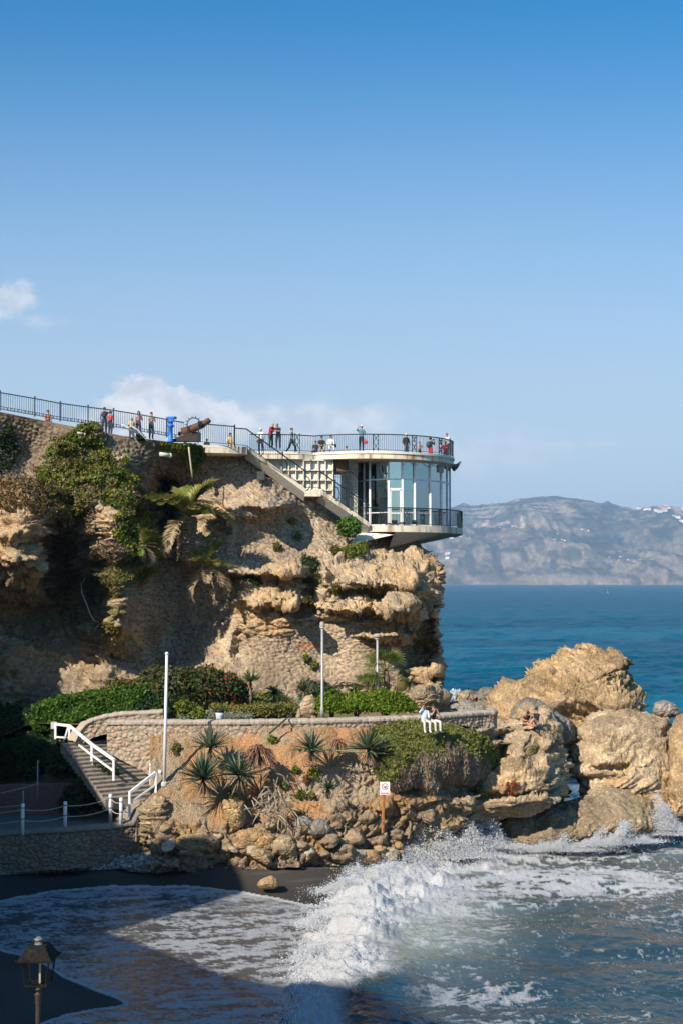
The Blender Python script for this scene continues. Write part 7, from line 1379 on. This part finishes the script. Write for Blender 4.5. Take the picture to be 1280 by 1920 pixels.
# gull
g = at(246, 807, 80.0); e = empty('seagull', g, .5); tag(e, 'white and grey gull gliding with drooped wings across the wall top', 'seagull')
MG, MW = pm('gull_grey', (.42, .42, .43), .7), pm('gull_white', (.80, .79, .77), .7)
m = MB(); m.tube([(-.62, 0, .27), (-.54, 0, .28), (-.46, 0, .25), (-.34, 0, .20), (-.1, 0, .10), (.14, 0, -.02), (.30, 0, -.10), (.45, 0, -.16)], [.01, .035, .055, .05, .10, .09, .05, .07], 10); m.build('body', MW, e, True)
m = MB(); m.tube([(-.70, 0, .26), (-.6, 0, .275)], [.006, .02], 6); m.build('beak', pm('beak', (.6, .35, .05), .5), e)
for q in (-1, 1):
    m = MB(); st = [(-.15, .05, .12, .26), (-.02, .42, .20, .24), (.22, .78, -.02, .18), (.52, 1.0, -.42, .09), (.72, 1.05, -.66, .02)]; vs = []
    for (x, y, z, ch) in st: vs += [(x-ch*.5, q*y*.7, z), (x, q*y*.7, z+.025), (x+ch*.8, q*y*.7, z-.02), (x, q*y*.7, z-.02)]
    m.add(vs, [(i*4+k, i*4+(k+1) % 4, (i+1)*4+(k+1) % 4, (i+1)*4+k) for i in range(4) for k in range(4)]+[(0, 1, 2, 3), (19, 18, 17, 16)]); m.build('wing', MG if q < 0 else MW, e, True)
m = MB(); m.add([(.38, -.05, -.12), (.38, .05, -.12), (.66, .14, -.26), (.68, 0, -.28), (.66, -.14, -.26), (.38, 0, -.15)], [(0, 1, 2, 3, 4), (0, 4, 3, 5), (1, 5, 3, 2), (0, 5, 1)]); m.build('tail', MW, e)
# ================================================================ spray thrown up by the surf
def droplets(label, pts, sz, seed, name='sea_spray', grey=.78):
    rs = np.random.RandomState(seed); n = len(pts); tv = np.array([(1, 1, 1), (-1, -1, 1), (-1, 1, -1), (1, -1, -1)], float)*.6; s_ = sz*rs.uniform(.4, 1.3, (n, 1, 1))*(1+(rs.rand(n, 1, 1) > .95)*1.2); V_ = pts[:, None]+tv[None]*s_*rs.uniform(.6, 1.4, (n, 4, 3)); F_ = (np.array([(0, 1, 2), (0, 3, 1), (0, 2, 3), (1, 3, 2)])[None]+4*np.arange(n)[:, None, None]).reshape(-1, 3)
    mt = _pm.get('spray')
    if mt is None:
        mt, nt, b = newmat('spray'); b.inputs['Base Color'].default_value = (.93, .94, .95, 1); b.inputs['Roughness'].default_value = .6; tr = nd(nt, 'ShaderNodeBsdfTranslucent'); tr.inputs[0].default_value = (.93, .94, .95, 1); mx = nd(nt, 'ShaderNodeMixShader'); mx.inputs[0].default_value = .45; nt.links.new(b.outputs[0], mx.inputs[1]); nt.links.new(tr.outputs[0], mx.inputs[2]); nt.links.new(mx.outputs[0], nt.nodes['Material Output'].inputs['Surface']); _pm['spray'] = mt
    o = fast_mesh(name, V_.reshape(-1, 3), F_, mt, smooth=False); tag(o, kind='stuff'); return o
rs = np.random.RandomState(20)
# along the breaking front: start from the white water surface and throw upwards and forwards
idx = np.argwhere((waterWhite > .75) & (waterPY < 1890)); ii = idx[rs.randint(0, len(idx), 7000)]; base = waterP[ii[:, 0], ii[:, 1]]; sp_ = np.abs(rs.randn(len(base)))*.14+(rs.rand(len(base)) > .94)*np.abs(rs.randn(len(base)))*.22; b0 = base+np.stack([-np.abs(rs.randn(len(base)))*.22*(rs.rand(len(base)) > .5), rs.randn(len(base))*.1, sp_], -1)
b0 = b0[fbm(b0*1.3, 3, 31) > -.35]; droplets('', b0, .020, 1)
idx = np.argwhere((waterWhite > .5) & (np.abs(waterPX-toe) < 40) & (waterPY > 1600)); ii = idx[rs.randint(0, len(idx), 9000)]; b1 = waterP[ii[:, 0], ii[:, 1]]+np.stack([-np.abs(rs.randn(len(ii)))*.45, rs.randn(len(ii))*.2, np.abs(rs.randn(len(ii)))*.16], -1); b1 = b1[fbm(b1*1.8, 3, 33) > -.05]; droplets('', b1, .018, 2)
def splash(px, py, D, w_, h_, n, seed, lean=0.0, dep=1.0):
    """a burst of water: dense at its foot, ragged towards its top"""
    rs = np.random.RandomState(seed); c = at(px, py, D); t = rs.rand(n)**1.5; a = rs.randn(n)*(.62-.12*t); k = fbm(np.stack([a*3+seed, t*2.2, 0*t], -1), 3, seed)*.5+.75
    P_ = np.stack([c[0]+a*w_+lean*t*h_, c[1]+rs.randn(n)*.35*dep, c[2]+t*h_*np.clip(1.05-a*a*.5, .15, 1)*np.clip(.66+.55*fbm(np.stack([a*2.2+seed*3, 0*a, 0*a], -1), 3, seed+60), .3, 1.1)], -1); P_ = P_+rs.randn(n, 3)*.10*t[:, None]; P_ = P_[fbm(P_*1.9, 4, 40+seed) > -.26+.5*(t-.5)]; return P_
S = [splash(800,1608,70.0,1.7,2.3,26000,1), splash(850,1606,70.6,1.7,1.8,20000,2), splash(745,1620,69.0,1.7,1.3,14000,3), splash(905,1584,72.3,.9,2.1,22000,4,.05), splash(884,1572,72.6,.6,1.7,9000,14,-.2), splash(930,1588,72.3,1.0,.8,7000,15), splash(1035,1588,72.6,.8,.9,6000,5,.3), splash(1138,1580,72.8,.9,1.6,14000,6,.35), splash(1115,1584,72.8,1.1,.6,6000,16), splash(1252,1552,74.6,.6,2.2,13000,7,-.15), splash(1275,1564,74.4,1.3,.9,8000,8), splash(1190,1578,73.5,1.2,.5,5000,18), splash(960,1594,72.6,1.6,.5,5000,9), splash(1060,1594,72.6,2.2,.45,6500,10), splash(700,1642,66.3,1.4,.8,9000,11), splash(645,1672,62.0,1.0,.7,8000,12), splash(600,1735,56.5,.7,.6,6000,13), splash(590,1800,51.5,.7,.6,6000,17)]
droplets('', np.concatenate(S), .021, 3)
Pf = [splash(846,1326,148,3.2,2.2,3000,21), splash(855,1322,150,2.5,1.4,1600,22)]; droplets('', np.concatenate(Pf), .09, 4)
m = MB(); pw_ = atz(850, 1326, 0); n_ = 14
X_, Y_ = np.meshgrid(np.linspace(-4, 7, 60), np.linspace(-8, 4, 50)); Z_ = .05+np.exp(-(X_/4)**2-(Y_/5)**2)*.9*(1+fbm(np.stack([X_, Y_, 0*X_], -1), 4, 51)); rr_ = (X_/7)**2+(Y_/8)**2+fbm(np.stack([X_*.5, Y_*.5, 0*X_], -1), 3, 52)*.7; Z_ = np.where(rr_ > .9, -.6, Z_)
o = fast_mesh('surf_water', np.stack([X_+pw_[0], Y_+pw_[1], Z_], -1), gfaces(50, 60), M_SURF, attrs={'col': np.tile((.3, .35, .35), (3000, 1)), 'foam': np.full(3000, .95)}); o['kind'] = 'structure'
# ================================================================ white houses on the far hills
def hill_at(px, t):
    i = int(np.clip(t/1.25*189, 0, 189)); j = int(np.clip((px-300)/2, 0, hillX.shape[1]-1)); return (hillX[i, j], hillY[i, j], hillZ[i, j])
def far_house(lab):
    e = empty('hillside_house', (0, 0, 0)); tag(e, lab, 'house', 'white houses on the far hills'); m = MB(); m.box((0, 0, 4), (20, 14, 12)); m.box((7, -6, 2), (8, 6, 8)); m.build('walls', pm('far_white', (.82, .79, .74), .8), e); m = MB(); m.add([(-11, -8, 10), (11, -8, 10), (11, 8, 10), (-11, 8, 10), (-9, 0, 14), (9, 0, 14)], [(0, 1, 5, 4), (1, 2, 5), (2, 3, 4, 5), (3, 0, 4), (3, 2, 1, 0)]); m.build('roof', pm('far_tile', (.42, .20, .12), .8), e); return e
proto = far_house('white house in the dense cluster on the far ridge crest at the right edge'); rh = random.Random(4); first = True
spots = [(rh.uniform(1195, 1290), rh.uniform(.58, .72), 'white house in the dense cluster on the far ridge crest at the right edge', 1.3) for _ in range(22)]+[(rh.uniform(1130, 1200), rh.uniform(.1, .35), 'pale house in the scattered group low on the far slope at the right', .45) for _ in range(12)]+[(rh.uniform(1040, 1110), rh.uniform(.12, .4), 'pale house among scrub in the middle of the far slope', .4) for _ in range(7)]+[(rh.uniform(832, 850), rh.uniform(.10, .30), 'white house close beside the cape on the far shore', .8) for _ in range(7)]+[(rh.uniform(860, 960), rh.uniform(.2, .5), 'pale house on the far slope right of the balcony', .4) for _ in range(8)]+[(1060, .70, 'lone white house near the summit of the far hill', 1.0)]
for (px, t, lab, s_) in spots:
    e = proto if first else link(proto.copy())
    if not first:
        for ch in list(proto.children): c = link(ch.copy()); c.parent = e
    first = False; h_ = hill_at(px, t); e.location = (h_[0]+rh.uniform(-10, 10), h_[1], h_[2]); s2 = s_*rh.uniform(.7, 1.4); e.scale = (s2*rh.uniform(.8, 1.6), s2, s2*rh.uniform(.7, 1.2)); e.rotation_euler = (0, 0, rh.uniform(-.4, .4)); e['label'] = lab
# ================================================================ unseen cliff and buildings left of the cove, outlines shaped to shade the beach
yy = np.linspace(-70, 84, 120); xx = np.linspace(0, 1, 40); X_, Y_ = np.meshgrid(xx, yy)
topz = interp(Y_, [(-70,16),(0,15),(40,13.5),(50,14),(58,14.5),(66,16),(71,18.8),(84,19)]); prof_ = sst(0, .055, X_); xw = -21.5-X_*50+fbm(np.stack([X_*6, Y_*.2, 0*X_], -1), 3, 61)*1.2-interp(Y_, [(-70,6),(20,0),(58,1.2),(84,1.5)]); zw = -1+prof_*(topz+1)+fbm(np.stack([X_*8, Y_*.25, 0*X_+4], -1), 3, 62)*.9  # top raised at the far end to shade the lower left cliff
P_ = np.stack([xw, Y_, zw], -1); o = fast_mesh('unseen_cove_cliff', P_, gfaces(120, 40), M_CLIFF, attrs={'col': mix((.34, .27, .19), (.26, .21, .15), fbm(P_*.3, 3, 63)*.5+.5).reshape(-1, 3)}); o['kind'] = 'structure'
xb, yb = np.meshgrid(np.linspace(-22, 40, 50), np.linspace(-70, 14, 60)); zb_ = 5.9+fbm(np.stack([xb*.2, yb*.2, 0*xb], -1), 3, 64)*.3; drop = sst(12.5, 14, yb+0*xb); zb_ = zb_-drop*.0; zb_ = np.where(yb > 13.3, -1, zb_)
zlamp = 6.2
o = None
m = MB(); m.prism([(-26, -70), (30, -70), (30, 18.6), (-26, 18.6)], -3, 6.2); o = m.build('lower_promenade', pm('paving', 0)); o['kind'] = 'structure'
def town_house(lab, y0, y1, z1, zb1=None, x0=-24.0, dep=11, col=(.7, .66, .58), z0=12.0):
    e = empty('town_house', (x0-dep/2, (y0+y1)/2, z0)); tag(e, lab, 'house', 'houses on the left cliff top'); w_ = y1-y0-.06; m = MB(); zb1 = z1 if zb1 is None else zb1; zz1 = [z1-.3-z0, z1-.3-z0, zb1-.3-z0, zb1-.3-z0]; pl4 = [(-dep/2, -w_/2), (dep/2, -w_/2), (dep/2, w_/2), (-dep/2, w_/2)]; m.prism(pl4, 0, zz1); m.build('wall', pm('render_%d' % int(col[0]*100), col, .85), e); m = MB(); m.prism([(p_[0]*1.02, p_[1]) for p_ in pl4], [z_+.002 for z_ in zz1], [z_+.3 for z_ in zz1]); m.build('roof', pm('roof_tile', (.34, .18, .11), .85), e)
    z = 1.6
    while z < min(z1, zb1)-z0-1.8:
        for k in range(max(1, int(w_/3))):
            yq = -w_/2+w_*(k+.5)/max(1, int(w_/3)); m = MB(); m.box((dep/2+.02, yq, z+.5), (.10, 1.1, 1.4)); fr_ = m.build('window', M_WHITE, e); m = MB(); m.box((dep/2+.08, yq, z+.5), (.04, .9, 1.2)); m.build('pane', pm('dark_pane', (.03, .05, .06), .15), fr_)
        z += 3.0
    return e
for (lab, y0, y1, z1, z2, c_) in [('tallest cream apartment block out of frame on the left cliff', -5.5, 6, 35.0, 35.0, (.7, .64, .52)), ('white stepped house beside the tallest block', 6, 13, 33.5, 30.6, (.76, .75, .72)), ('pale ochre house in the middle of the row', 13, 20, 30.6, 27.2, (.66, .54, .36)), ('narrow white house lower in the row', 20, 26, 27.0, 23.5, (.76, .75, .72)), ('white house with a long sloping roof', 26, 38.0, 23.4, 17.6, (.75, .73, .68)), ('slim cream stair tower between two houses', 38.0, 42.2, 23.6, 23.6, (.72, .66, .56)), ('long cream house above the steps', 42.2, 58.5, 19.4, 18.3, (.72, .68, .58)), ('tall white hotel behind our viewpoint', -48, -8, 27.0, 27.0, (.76, .75, .72))]:
    town_house(lab, y0, y1, z1, z2, col=c_)
town_house('small garden house at the end of the row', 59, 64, 17.2, x0=-25, dep=8, col=(.7, .62, .5))
